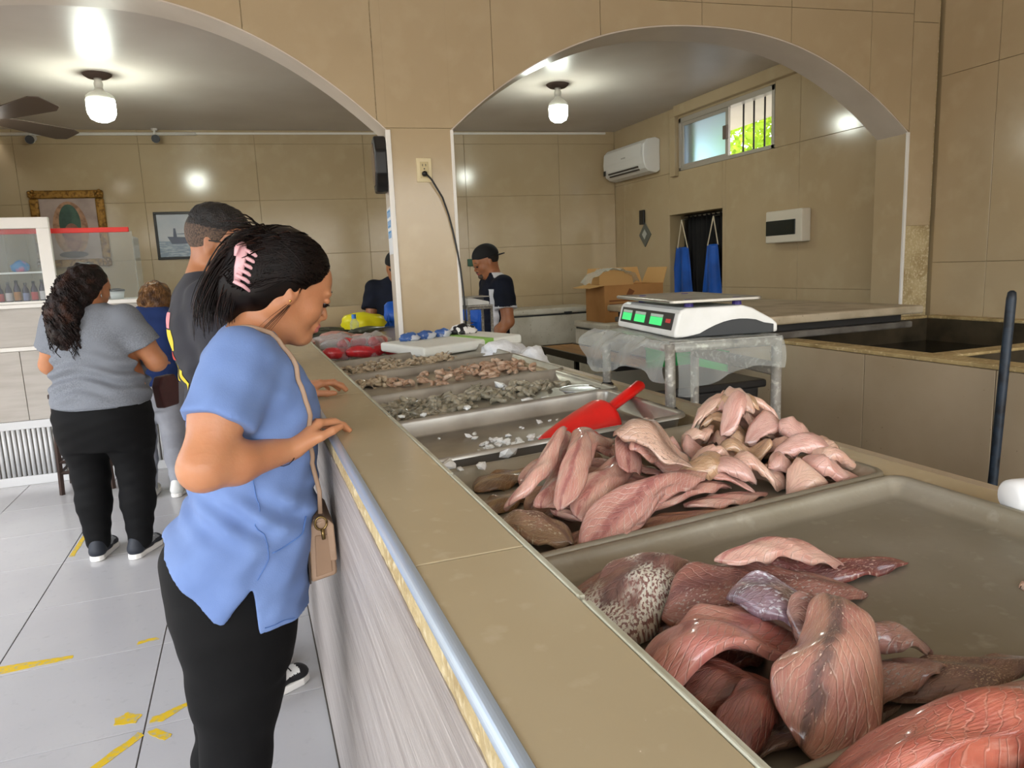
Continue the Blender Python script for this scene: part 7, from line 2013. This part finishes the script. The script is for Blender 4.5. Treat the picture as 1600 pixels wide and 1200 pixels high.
hr = field_obj(FH, 'hair', HAIR_L, t, 1)
mb = MB(); rr = random.Random(3)
for k in range(120):
    a = rr.uniform(0.4 * PI, 1.6 * PI); p0 = Hd(0.02 * math.cos(a), 0.02 * math.sin(a), 0.13); p3 = Hd(-0.045 + 0.095 * math.cos(a), 0.115 * math.sin(a), -0.09 + rr.uniform(-0.02, 0.02))
    pts = FH.snap([tuple(q) for q in bez(p0, Hd(0.07 * math.cos(a), 0.07 * math.sin(a), 0.13), Hd(-0.03 + 0.11 * math.cos(a), 0.115 * math.sin(a), 0.0), p3, 9)], 0.003, 10)
    strand(mb, [Vector(q) for q in pts], 0.004, 0.0015, 4)
build(mb, 'combed_hair', HAIR_L, hr, smooth=True)

# --- worker with backward cap, facing left
WHITE_C = cloth('white_cotton', '#dcdde0', '#cfd0d4', 0.85, 0.15, 0.05)
NAVY_D = cloth('dark_navy_jersey', '#151a2a', '#10141f', 0.8, 0.15, 0.0)
APR = M['apron']
PSW = math.radians(176)
tor = [(0.93, 0.02, 0, 0.115, 0.125, 0.175), (1.02, 0.02, 0, 0.115, 0.13, 0.175), (1.12, 0.01, 0, 0.12, 0.13, 0.18), (1.22, -0.01, 0, 0.125, 0.125, 0.195), (1.31, -0.02, 0, 0.12, 0.115, 0.205), (1.38, -0.02, 0, 0.10, 0.095, 0.20), (1.43, -0.015, 0, 0.07, 0.065, 0.14), (1.46, 0.0, 0, 0.052, 0.05, 0.08)]
arms = {'l': ((-0.02, -0.205, 1.37), (-0.03, -0.26, 1.10), (0.14, -0.22, 0.93), (0.6, 0.2, -0.8), (0.7, 0, 0.5)), 'r': ((-0.02, 0.205, 1.37), (-0.01, 0.26, 1.10), (0.20, 0.20, 1.0), (0.9, -0.2, -0.2), (0.2, 0.2, 1))}
legs = {'r': ((0, 0.09, 0.88), (0.01, 0.10, 0.48), (-0.02, 0.10, 0.09), (0.105, 0.078, 0.06)), 'l': ((0, -0.09, 0.88), (0.01, -0.10, 0.48), (-0.02, -0.10, 0.09), (0.105, 0.078, 0.06))}
WPOS = (1.785, 5.22)
NVP = cloth('dark_trousers', '#12151f', '#0e1018', 0.8, 0.15, 0.0)
t, G, Hd, FSw, so = figure('worker in a backward black cap and navy and white shirt facing left', WPOS, PSW, 1, tor, arms, legs, (0.05, 0.0, 1.545, 0.05, math.radians(20), 1.0), SK_B, [NAVY_D, WHITE_C], NVP,
       (SNK_K, SNK_K, None, None, 0.1), hem=0.945, pz=[(0.76, 0, 0, 0.12, 0.11, 0.18), (0.88, 0, 0, 0.125, 0.115, 0.18), (0.97, 0.01, 0, 0.11, 0.11, 0.165)], sleeve=0.66, sleeve_r=0.075, sh_r=(0.058, 0.052, 0.045, 0.032), neck_w=0.062, res=0.0075)
def w_mats(c):
    rel = c - np.array(G.o); a = rel @ np.array(G.f); b_ = np.abs(rel @ np.array(G.r)); z = c[:, 2]
    sleeve_white = (b_ > 0.15) & (z > 1.40 - 0.6 * (b_ - 0.12)) & (z > 1.33)
    yoke = (z > 1.385) & (a < 0.03) & (b_ < 0.19)
    side = (b_ > 0.10) & (a > 0.015) & (a < 0.075) & (z < 1.34) & (z > 0.9) & (b_ < 0.215)
    cuff = (b_ > 0.2) & (z < 1.215) & (z > 1.165)
    return (yoke | side | cuff).astype(int)
v = np.array([p.center[:] for p in so.data.polygons]); so.data.polygons.foreach_set('material_index', w_mats(v).astype(np.int32)); so.data.update()
def cap_obj(t, Hd, psi_b, brim, logo=None, s=1.0):
    FC = Field([Hd.o.x - 0.18, Hd.o.y - 0.18, Hd.o.z - 0.06], [Hd.o.x + 0.18, Hd.o.y + 0.18, Hd.o.z + 0.17], 0.0055)
    FC.ell(Hd(-0.012, 0, 0.040), (0.106 * s, 0.088 * s, 0.090 * s), Hd.R(), 0.01)
    def lim(X, Y, Z):
        dx, dy, dz = X - Hd.o.x, Y - Hd.o.y, Z - Hd.o.z
        c = dx * Hd.u.x + dy * Hd.u.y + dz * Hd.u.z; a = dx * Hd.f.x + dy * Hd.f.y + dz * Hd.f.z
        return 0.030 + 0.10 * a - c
    FC.cut(lim)
    c_ = field_obj(FC, 'cap', mat('black_cap_cloth', '#141416', 0.8), t, 1)
    sg = brim
    poly = [(0.085 * sg, -0.065), (0.12 * sg, -0.058), (0.155 * sg, -0.03), (0.165 * sg, 0.0), (0.155 * sg, 0.03), (0.12 * sg, 0.058), (0.085 * sg, 0.065)]
    build(MB().prism(poly, Hd(0, 0, 0.034 if sg > 0 else 0.020), (Hd.f - Hd.u * 0.12 * sg).normalized(), Hd.r, Hd.u, 0, 0.006), 'brim', c_.data.materials[0], c_, bev=0.002)
    if logo:
        build(MB().prism([(-0.03, 0.0), (0.03, 0.0), (0.03, 0.022), (-0.03, 0.022)], Hd(0.088, 0, 0.062), Hd.r, (Hd.u - Hd.f * 0.35).normalized(), Hd.f, 0, 0.006), 'white_logo', WHITE_C, c_)
    return c_
cap_obj(t, Hd, 0, -1)
FB = Field([Hd.o.x - 0.13, Hd.o.y - 0.1, Hd.o.z - 0.15], [Hd.o.x + 0.1, Hd.o.y + 0.1, Hd.o.z - 0.02], 0.005)
FB.ell(Hd(0.070, 0, -0.090), (0.032, 0.032, 0.026), Hd.R(), 0.01); FB.ell(Hd(0.096, 0, -0.052), (0.010, 0.026, 0.006), Hd.R(), 0.004)
FB.ell(Hd(0.09, 0, -0.066), (0.03, 0.019, 0.0095), Hd.R(), 0.004, True)
field_obj(FB, 'goatee', HAIR_F, t, 1)
# navy back hair
FH = Field([Hd.o.x - 0.15, Hd.o.y - 0.15, Hd.o.z - 0.08], [Hd.o.x + 0.15, Hd.o.y + 0.15, Hd.o.z + 0.06], 0.006)
FH.ell(Hd(-0.014, 0, 0.026), (0.098, 0.079, 0.088), Hd.R(), 0.01)
FH.cut(lambda X, Y, Z: np.maximum((X - Hd.o.x) * Hd.f.x + (Y - Hd.o.y) * Hd.f.y + (Z - Hd.o.z) * Hd.f.z + 0.002, -0.05 - ((X - Hd.o.x) * Hd.u.x + (Y - Hd.o.y) * Hd.u.y + (Z - Hd.o.z) * Hd.u.z)))
field_obj(FH, 'hair', HAIR_K, t, 1)
# apron over the front
def apron_on(t, G, FS_, z1, z0, w, nm='apron'):
    v = []; n = 18
    for i in range(n + 1):
        for j in range(n + 1):
            z_ = z0 + (z1 - z0) * j / n
            b_ = (-1 + 2 * i / n) * w * (1 if z_ < 1.15 else 0.62 + 0.38 * max(0, (1.3 - z_) / 0.15))
            v.append(tuple(G(0.30 - 0.9 * b_ * b_, b_, max(z_, 0.97))))
    p = FS_.snap(v, 0.008, 26)
    out = []
    for k, q in enumerate(p):
        j = k % (n + 1); z_ = z0 + (z1 - z0) * j / n
        if z_ < 0.97: out.append((q[0] + G.f.x * 0.01, q[1] + G.f.y * 0.01, z_))
        else: out.append(tuple(q))
    f = [(i * (n + 1) + j, (i + 1) * (n + 1) + j, (i + 1) * (n + 1) + j + 1, i * (n + 1) + j + 1) for i in range(n) for j in range(n)]
    o = build(MB().add(out, f), nm, APR, t, smooth=True)
    o.modifiers.new('thick', 'SOLIDIFY').thickness = 0.004
apron_on(t, G, FSw, 1.28, 0.5, 0.17)

# --- second worker half hidden behind the pillar
tor2 = [(z, a, b_, bk, fr, w) for (z, a, b_, bk, fr, w) in tor]
t, G, Hd, FSw2, so = figure('worker with black cap and blue apron half hidden behind the pillar', (1.165, 5.74), math.radians(-112), 1, tor2, {'l': ((-0.02, -0.205, 1.37), (0.05, -0.25, 1.12), (0.22, -0.14, 1.10), (0.9, 0.2, -0.2), (0.2, -0.2, 1)), 'r': ((-0.02, 0.205, 1.37), (0.05, 0.24, 1.12), (0.22, 0.14, 1.10), (0.9, -0.2, -0.2), (0.2, 0.2, 1))}, legs,
       (0.05, 0.0, 1.53, 0.25, math.radians(24), 1.0), SK_B, NAVY_D, NVP, (SNK_K, SNK_K, None, None, 0.1), hem=0.945, pz=[(0.76, 0, 0, 0.12, 0.11, 0.18), (0.88, 0, 0, 0.125, 0.115, 0.18), (0.97, 0.01, 0, 0.11, 0.11, 0.165)], sleeve=0.66, sleeve_r=0.075, neck_w=0.062, res=0.009)
cap_obj(t, Hd, 0, 1, logo=True)
apron_on(t, G, FSw2, 1.30, 0.5, 0.17)
# ------------------------------------------------------------------ far counter on the left
M['bar_tile'] = mat('grey_beige_bar_tile', '#b6b1aa', 0.35, var=[(3, '#aaa49c', 0.4, 0.7, 4, (1, 1, 8))])
M['corr'] = mat('corrugated_white_metal', '#cfd1d3', 0.4, metal=0.15)
M['clear'] = mat('clear_acrylic', '#e8eef0', 0.05, spec=0.6)
film(M['clear'], 0.93, '#f4f7f8')
M['screen_red'] = mat('red_edge_strip', '#e2261c', 0.4)
BYF = 6.30
bt = thing('far_counter', 'grey tiled far counter with white top and ribbed metal foot panel', 'counter', (-1.45, 6.6, 0))
build(MB().box(-2.32, -0.62, BYF + 0.012, BYF + 0.62, 0.0, 1.345), 'core', M['conc'], bt)
for (x0, x1) in ((-2.32, -1.86), (-1.86, -1.262), (-1.262, -0.62)):
    build(MB().box(x0 + 0.002, x1 - 0.002, BYF, BYF + 0.012, 1.06, 1.345), 'front_tile', M['bar_tile'], bt, bev=0.0015, seg=1)
for (x0, x1) in ((-2.32, -1.62), (-1.62, -1.02), (-1.02, -0.62)):
    build(MB().box(x0 + 0.002, x1 - 0.002, BYF, BYF + 0.012, 0.50, 1.025), 'front_tile', M['bar_tile'], bt, bev=0.0015, seg=1)
build(MB().box(-2.32, -0.62, BYF - 0.008, BYF + 0.012, 1.027, 1.058), 'white_band', M['white'], bt, bev=0.004)
build(MB().box(-2.32, -0.62, BYF - 0.006, BYF + 0.012, 0.435, 0.497), 'metal_rail', M['corr'], bt, bev=0.003)
build(MB().box(-2.32, -0.62, BYF - 0.010, BYF + 0.012, 0.0, 0.07), 'plinth', M['corr'], bt, bev=0.003)
xx = -2.31
while xx < -0.64:
    build(MB().tube([(xx, BYF + 0.002, 0.07), (xx, BYF + 0.002, 0.435)], 0.013, 8), 'rib', M['corr'], bt, smooth=True)
    xx += 0.0335
build(MB().box(-2.34, -0.60, BYF - 0.03, BYF + 0.64, 1.345, 1.375), 'top_slab', M['white'], bt, bev=0.005)

sg = thing('sneeze_guard', 'clear acrylic guard with bright red top edge on the far counter', 'screen', (-1.4, 6.42, 1.376))
build(MB().box(-2.2, -0.78, 6.420, 6.426, 1.376, 1.90), 'clear_panel', M['clear'], sg)
build(MB().box(-2.2, -0.80, 6.414, 6.432, 1.893, 1.93), 'red_edge', M['screen_red'], sg, bev=0.004)
build(MB().box(-0.785, -0.777, 6.426, 6.75, 1.376, 1.86), 'side_panel', M['clear'], sg)
wf = thing('display_case', 'white framed display case of bottles at the left edge', 'display case', (-1.75, 6.3, 1.376))
for (a, b_, c, d) in ((-2.28, -1.31, 1.925, 2.005), (-1.395, -1.31, 1.376, 1.925), (-2.28, -2.2, 1.376, 1.925), (-2.2, -1.395, 1.376, 1.395)):
    build(MB().box(a, b_, 6.285, 6.325, c, d), 'frame', M['white'], wf, bev=0.004)
build(MB().box(-2.2, -1.395, 6.302, 6.306, 1.395, 1.925), 'front_pane', M['clear'], wf)
build(MB().box(-1.90, -1.395, 6.33, 6.41, 1.60, 1.612), 'shelf', M['white'], wf)
M['bottle'] = mat('dark_purple_bottle', '#2a1c34', 0.2)
M['cap_k'] = mat('dark_cap', '#141418', 0.4)
M['lab'] = [mat('bottle_label_%d' % k, c, 0.6) for k, c in enumerate(('#c9c2c4', '#b77a3a', '#8a8fb0', '#c04a4a'))]
adj = ['at the left edge', 'second from the left edge', 'third from the left edge', 'fourth from the left edge', 'in the middle of the row', 'right of the middle one', 'third from the white post', 'second from the white post', 'next to the white post']
for k in range(9):
    x_ = -1.865 + k * 0.055
    b = thing('sauce_bottle', 'dark sauce bottle in the display case, ' + adj[k], 'bottle', (x_, 6.365, 1.377), 'bottles in the display case')
    h = 0.155 + 0.01 * (k % 3)
    build(MB().lathe([(0, 0), (0.021, 0), (0.022, 0.004), (0.022, h * 0.62), (0.016, h * 0.74), (0.009, h * 0.82), (0.009, h * 0.92), (0, h * 0.92)], (x_, 6.365, 1.377), 16), 'glass', M['bottle'], b, smooth=True)
    build(MB().lathe([(0.0223, h * 0.15), (0.0226, h * 0.16), (0.0226, h * 0.5), (0.0223, h * 0.51)], (x_, 6.365, 1.377), 16), 'label_wrap', M['lab'][k % 4], b)
    build(MB().lathe([(0, h * 0.9), (0.011, h * 0.9), (0.011, h), (0, h)], (x_, 6.365, 1.377), 12), 'bottle_cap', M['cap_k'], b)
def lump(name, label, cat, c, r, m, seed, amp=0.12, group=None):
    rr = random.Random(seed)
    bm = bmesh.new(); bmesh.ops.create_icosphere(bm, subdivisions=3, radius=1.0)
    ph = [rr.uniform(0, 6) for _ in range(6)]
    for v in bm.verts:
        d = v.co.normalized()
        w = 1 + amp * (math.sin(d.x * 5 + ph[0]) + math.sin(d.y * 6 + ph[1]) + math.sin(d.z * 5 + ph[2])) / 2 + amp * 0.5 * math.sin(d.x * 13 + d.z * 11 + ph[3])
        v.co = Vector((d.x * r[0] * w, d.y * r[1] * w, max(d.z * w, -0.55) * r[2])) + Vector(c)
    me = bpy.data.meshes.new(name); bm.to_mesh(me); bm.free(); me.materials.append(m)
    me.polygons.foreach_set('use_smooth', [True] * len(me.polygons))
    o = bpy.data.objects.new(name, me); COL.objects.link(o); rebase(o)
    return tag(o, label, cat, group)
lump('snack_bag', 'purple snack bag in the display case', 'bag', (-1.80, 6.37, 1.66), (0.07, 0.03, 0.085), mat('purple_foil', '#7a4a8a', 0.3), 3)
lump('snack_bag', 'blue and pink snack bag beside the purple one', 'bag', (-1.55, 6.37, 1.645), (0.06, 0.028, 0.055), mat('blue_foil', '#3a7fb5', 0.3, var=(8, '#c06a8a', 0.5, 0.6)), 8)
lump('snack_bag', 'reddish brown bag of crackling behind the clear guard', 'bag', (-1.06, 6.55, 1.43), (0.055, 0.04, 0.10), mat('crackling_bag', '#b5805a', 0.4, var=(25, '#8a5238', 0.45, 0.6)), 5)
pt = thing('lidded_tub', 'white tub with black lid on the far counter', 'tub', (-0.95, 6.5, 1.376))
build(MB().lathe([(0, 0), (0.045, 0), (0.055, 0.06), (0, 0.06)], (-0.95, 6.5, 1.376), 20), 'body', M['ac'], pt, smooth=True)
build(MB().lathe([(0, 0.06), (0.06, 0.06), (0.06, 0.072), (0.02, 0.085), (0, 0.085)], (-0.95, 6.5, 1.376), 20), 'lid', M['black'], pt)

# ------------------------------------------------------------------ stools
M['stool'] = mat('dark_wood', '#3d2e28', 0.5, var=(4, '#2d211c', 0.4, 0.7))
M['stool2'] = mat('olive_wood', '#6d6348', 0.55, var=(4, '#574e38', 0.4, 0.7))
def stool(x, y, h, m, label, w=0.34):
    t = thing('bar_stool', label, 'stool', (x, y, 0))
    build(MB().box(x - w / 2, x + w / 2, y - w / 2, y + w / 2, h - 0.035, h), 'seat', m, t, bev=0.008)
    for sx in (-1, 1):
        for sy in (-1, 1):
            build(MB().tube([(x + sx * (w / 2 - 0.025), y + sy * (w / 2 - 0.025), h - 0.035), (x + sx * (w / 2 - 0.005), y + sy * (w / 2 - 0.005), 0)], 0.018, 4), 'leg', m, t)
    for zz in (0.16, 0.24):
        for (a, b_) in (((-1, -1), (1, -1)), ((1, -1), (1, 1)), ((1, 1), (-1, 1)), ((-1, 1), (-1, -1))):
            q = w / 2 - 0.010
            build(MB().tube([(x + a[0] * q, y + a[1] * q, zz), (x + b_[0] * q, y + b_[1] * q, zz)], 0.013, 4), 'stretcher', m, t)
stool(-1.21, 6.02, 0.74, M['stool'], 'dark wooden stool behind the grey-shirted woman')
stool(-0.44, 5.9, 0.5, M['stool2'], 'olive wooden stool behind the man in charcoal', 0.36)

# ------------------------------------------------------------------ goods at the far end of the fish counter
SH = 1.066
M['redpack'] = mat('red_tuna_flesh', '#c4242e', 0.3, var=[(12, '#8a1620', 0.4, 0.65), (30, '#d8606a', 0.58, 0.72)], coat=0.4)
M['bagfilm'] = mat('frosty_clear_bag', '#e9e6e8', 0.25, bump=(30, 0.8, 3)); film(M['bagfilm'], 0.84)
pk = [(0.42, 3.62, 20, 0.20, 'lowest red fish block at the ledge side of the bags'), (0.55, 3.60, 12, 0.22, 'long red fish block in the middle of the bags'), (0.68, 3.62, -40, 0.20, 'red fish block slanting toward the pillar'), (0.50, 3.75, 30, 0.18, 'dark red fish block behind the long one'), (0.63, 3.74, 55, 0.17, 'red fish block standing near the pillar foot')]
for k, (x_, y_, a_, l_, lb) in enumerate(pk):
    mb = MB()
    a = math.radians(a_)
    z_ = SH + 0.045 + 0.03 * (k // 3)
    pts = [Vector((x_ + math.cos(a) * l_ * (q / 8 - 0.5), y_ + math.sin(a) * l_ * (q / 8 - 0.5), z_ + 0.006 * math.sin(q))) for q in range(9)]
    mb.tube(pts, [0.014, 0.030, 0.036, 0.038, 0.037, 0.038, 0.034, 0.028, 0.012], 10, flat=0.85)
    tag(build(mb, 'red_fish_block', M['redpack'], None, smooth=True), lb, 'fish block', 'red fish blocks in clear bags')
for k, (x_, y_, rx, ry, lb) in enumerate(((0.40, 3.66, 0.075, 0.09, 'crumpled clear bag at the ledge end of the red fish'), (0.56, 3.68, 0.11, 0.11, 'crumpled clear bag over the middle of the red fish'), (0.62, 3.92, 0.11, 0.14, 'crumpled clear bag against the pillar'), (0.44, 3.98, 0.10, 0.12, 'crumpled clear bag behind the red fish by the ledge'))):
    lump('clear_bag', lb, 'bag', (x_, y_, SH + 0.048), (rx, ry, 0.068), M['bagfilm'], 20 + k, 0.2, 'clear bags at the far end')
M['pinkfish'] = mat('pale_pink_flesh', '#cf9a90', 0.35, var=(14, '#b9746c', 0.45, 0.65), coat=0.3)
for k, (x_, y_, lb) in enumerate(((0.44, 4.35, 'pale pink fish slab by the ledge beyond the bags'), (0.62, 4.25, 'pale pink fish slab beside the pillar base'), (0.52, 4.62, 'pale pink fish slab farthest along the counter'))):
    lump('pink_slab', lb, 'fish slab', (x_, y_, SH + 0.032), (0.12, 0.10, 0.045), M['pinkfish'], 40 + k, 0.15, 'pink slabs at the far end')
M['fishskin'] = mat('dark_green_fish_skin', '#4a5040', 0.3, var=[(10, '#2c3028', 0.4, 0.6), (24, '#8a9080', 0.6, 0.75)], coat=0.4)
def whole_fish(x_, y_, a_, l_, lb, z_=0.03):
    a = math.radians(a_); d = Vector((math.cos(a), math.sin(a), 0)); s = Vector((-d.y, d.x, 0))
    t = thing('whole_fish', lb, 'fish', (x_, y_, SH), 'whole fish at the far end')
    pts = [Vector((x_, y_, SH + z_)) + d * (l_ * (q / 9 - 0.5)) for q in range(10)]
    build(MB().tube(pts, [l_ * r for r in (0.02, 0.06, 0.095, 0.11, 0.115, 0.105, 0.085, 0.06, 0.035, 0.022)], 12, flat=0.6), 'body', M['fishskin'], t, smooth=True)
    e = pts[-1]
    mb = MB().prism([(0, -0.01), (l_ * 0.16, -l_ * 0.12), (l_ * 0.11, 0), (l_ * 0.16, l_ * 0.12), (0, 0.01)], e - d * 0.01, d, s, ZUP, -0.002, 0.002)
    build(mb, 'tail_fin', M['fishskin'], t)
    build(MB().prism([(-l_ * 0.12, 0), (0.0, l_ * 0.07), (l_ * 0.1, 0)], pts[4] + s * l_ * 0.10, d, s, ZUP, -0.002, 0.002), 'dorsal_fin', M['fishskin'], t)
    build(MB().lathe([(0, -0.002), (0.006, 0.0), (0, 0.003)], tuple(pts[1] + ZUP * l_ * 0.04 + s * 0.01), 10), 'eye', EYE_D, t)
whole_fish(0.46, 4.95, 10, 0.38, 'dark whole fish lying by the ledge far down the counter')
whole_fish(0.52, 5.15, 14, 0.40, 'dark whole fish second in the far row')
whole_fish(0.55, 5.35, 8, 0.40, 'dark whole fish farthest in the row')
whole_fish(0.72, 4.60, 35, 0.34, 'dark whole fish beside the pillar on the pink slabs', 0.075)
lump('yellow_bag', 'bright yellow plastic bag at the far end of the counter', 'bag', (0.80, 5.40, SH + 0.06), (0.17, 0.13, 0.085), mat('bright_yellow_plastic', '#e6dc1c', 0.35, bump=(20, 0.5)), 61, 0.12)
bd = build(MB().box(0.32, 1.2, 5.90, 5.93, SH, 1.24), 'end_board', M['tile'], None, bev=0.004)
tag(bd, 'beige board closing the far end of the fish counter', 'board')
bt_ = thing('spray_bottle', 'small blue-capped bottle in front of the yellow bag', 'bottle', (0.70, 5.08, SH))
build(MB().lathe([(0, 0), (0.03, 0), (0.03, 0.09), (0.014, 0.12), (0, 0.12)], (0.70, 5.08, SH), 14), 'body', M['clear'], bt_, smooth=True)
build(MB().lathe([(0, 0.12), (0.016, 0.12), (0.016, 0.15), (0, 0.15)], (0.70, 5.08, SH), 12), 'cap', mat('blue_cap', '#3f7fd0', 0.4), bt_)
# white foam slab with wrapped goods, bags
M['foam'] = mat('white_foam', '#e4e5dc', 0.7, bump=(120, 0.2))
fs = thing('foam_slab', 'white foam slab with a green tape resting on the pans before the pillar', 'foam slab', (0.93, 3.4, SH))
Rf = Euler((0.0, -0.02, 0.30)).to_matrix()
fc = Vector((0.93, 3.40, SH + 0.075))
build(MB().obox(fc, (0.56, 0.42, 0.045), Rf), 'slab', M['foam'], fs, bev=0.012, seg=3)
build(MB().obox(fc + Rf @ Vector((0.08, 0, 0.0)), (0.05, 0.424, 0.049), Rf), 'green_tape', mat('green_tape', '#8fc25a', 0.5), fs)
build(MB().obox(fc + Rf @ Vector((0.0, 0.05, -0.049)), (0.40, 0.28, 0.052), Rf), 'foam_base', M['foam'], fs, bev=0.006)
M['bluewrap'] = mat('blue_white_wrap', '#3c5f9c', 0.35, var=(22, '#c9cdd4', 0.5, 0.56))
M['zebra'] = mat('black_white_wrap', '#1a1a1c', 0.4, var=(26, '#e4e2de', 0.49, 0.52))
for k, (dx, lb, m, r_) in enumerate(((-0.16, 'blue and white wrapped package at the left of the foam slab', M['bluewrap'], (0.05, 0.035, 0.026)), (-0.07, 'second blue and white wrapped package on the foam slab', M['bluewrap'], (0.05, 0.04, 0.028)), (0.03, 'third blue and white package in the middle of the foam slab', M['bluewrap'], (0.045, 0.035, 0.028)), (0.15, 'black and white patterned package on the foam slab', M['zebra'], (0.075, 0.045, 0.032)))):
    c = fc + Rf @ Vector((dx, 0.12, 0.0225 + r_[2] * 0.55))
    lump('wrapped_package', lb, 'package', tuple(c), r_, m, 70 + k, 0.12, 'packages on the foam slab')
M['whitebag'] = mat('white_thin_plastic', '#e9ecee', 0.3, bump=(30, 0.9, 4), sss=0.1, sss_r=(0.01, 0.01, 0.01))
lump('plastic_bag', 'crumpled white plastic bag at the right end of the shrimp pans', 'bag', (1.06, 3.02, SH + 0.04), (0.11, 0.12, 0.06), M['whitebag'], 81, 0.22)
lump('plastic_bag', 'smaller white plastic bag beside the foam slab', 'bag', (1.12, 2.82, SH + 0.035), (0.07, 0.08, 0.05), M['whitebag'], 82, 0.22)

# ------------------------------------------------------------------ small steel stand with scale by the capped worker
st = thing('steel_stand', 'small steel frame stand beside the capped worker', 'stand', (1.46, 4.62, 0))
for (a, b_) in ((1.375, 4.55), (1.535, 4.55), (1.375, 4.75), (1.535, 4.75)):
    build(MB().tube([(a, b_, 0.0), (a, b_, 1.245)], 0.010, 8), 'leg', M['galv'], st, smooth=True)
for zz in (1.235, 1.0):
    for (p, q) in (((1.375, 4.55), (1.535, 4.55)), ((1.535, 4.55), (1.535, 4.75)), ((1.535, 4.75), (1.375, 4.75)), ((1.375, 4.75), (1.375, 4.55))):
        build(MB().tube([(*p, zz), (*q, zz)], 0.009, 8), 'rail', M['galv'], st, smooth=True)
build(MB().box(1.365, 1.545, 4.54, 4.76, 1.246, 1.254), 'top_plate', M['galv'], st)
s2 = thing('small_scale', 'small grey scale on the steel frame stand', 'scale', (1.45, 4.65, 1.255))
build(MB().prism([(0, 0), (0.15, 0), (0.15, 0.02), (0.03, 0.05), (0.0, 0.05)], (1.375, 4.56, 1.255), (1, 0, 0), (0, 0, 1), (0, 1, 0), 0, 0.17), 'housing', M['scale_white'], s2, bev=0.004)
build(MB().box(1.37, 1.53, 4.555, 4.735, 1.306, 1.312), 'platter', M['steel'], s2, bev=0.002)
build(MB().box(1.40, 1.50, 4.6, 4.7, 1.285, 1.306), 'support', M['black'], s2)
# bin-shaped block added to darken the area behind the scale stand
bb = thing('dark_filler_bin', 'black bin-shaped block added to darken the area behind the scale stand', 'bin', (1.74, 2.72, 0))
build(MB().prism([(-0.24, 0), (0.24, 0), (0.28, 0.96), (-0.28, 0.96)], (1.74, 2.72, 0.001), (1, 0, 0), (0, 0, 1), (0, 1, 0), -0.26, 0.26), 'body', M['black'], bb, bev=0.02, seg=3)
build(MB().box(1.445, 2.035, 2.435, 3.005, 0.95, 0.985), 'rim', M['black'], bb, bev=0.01)
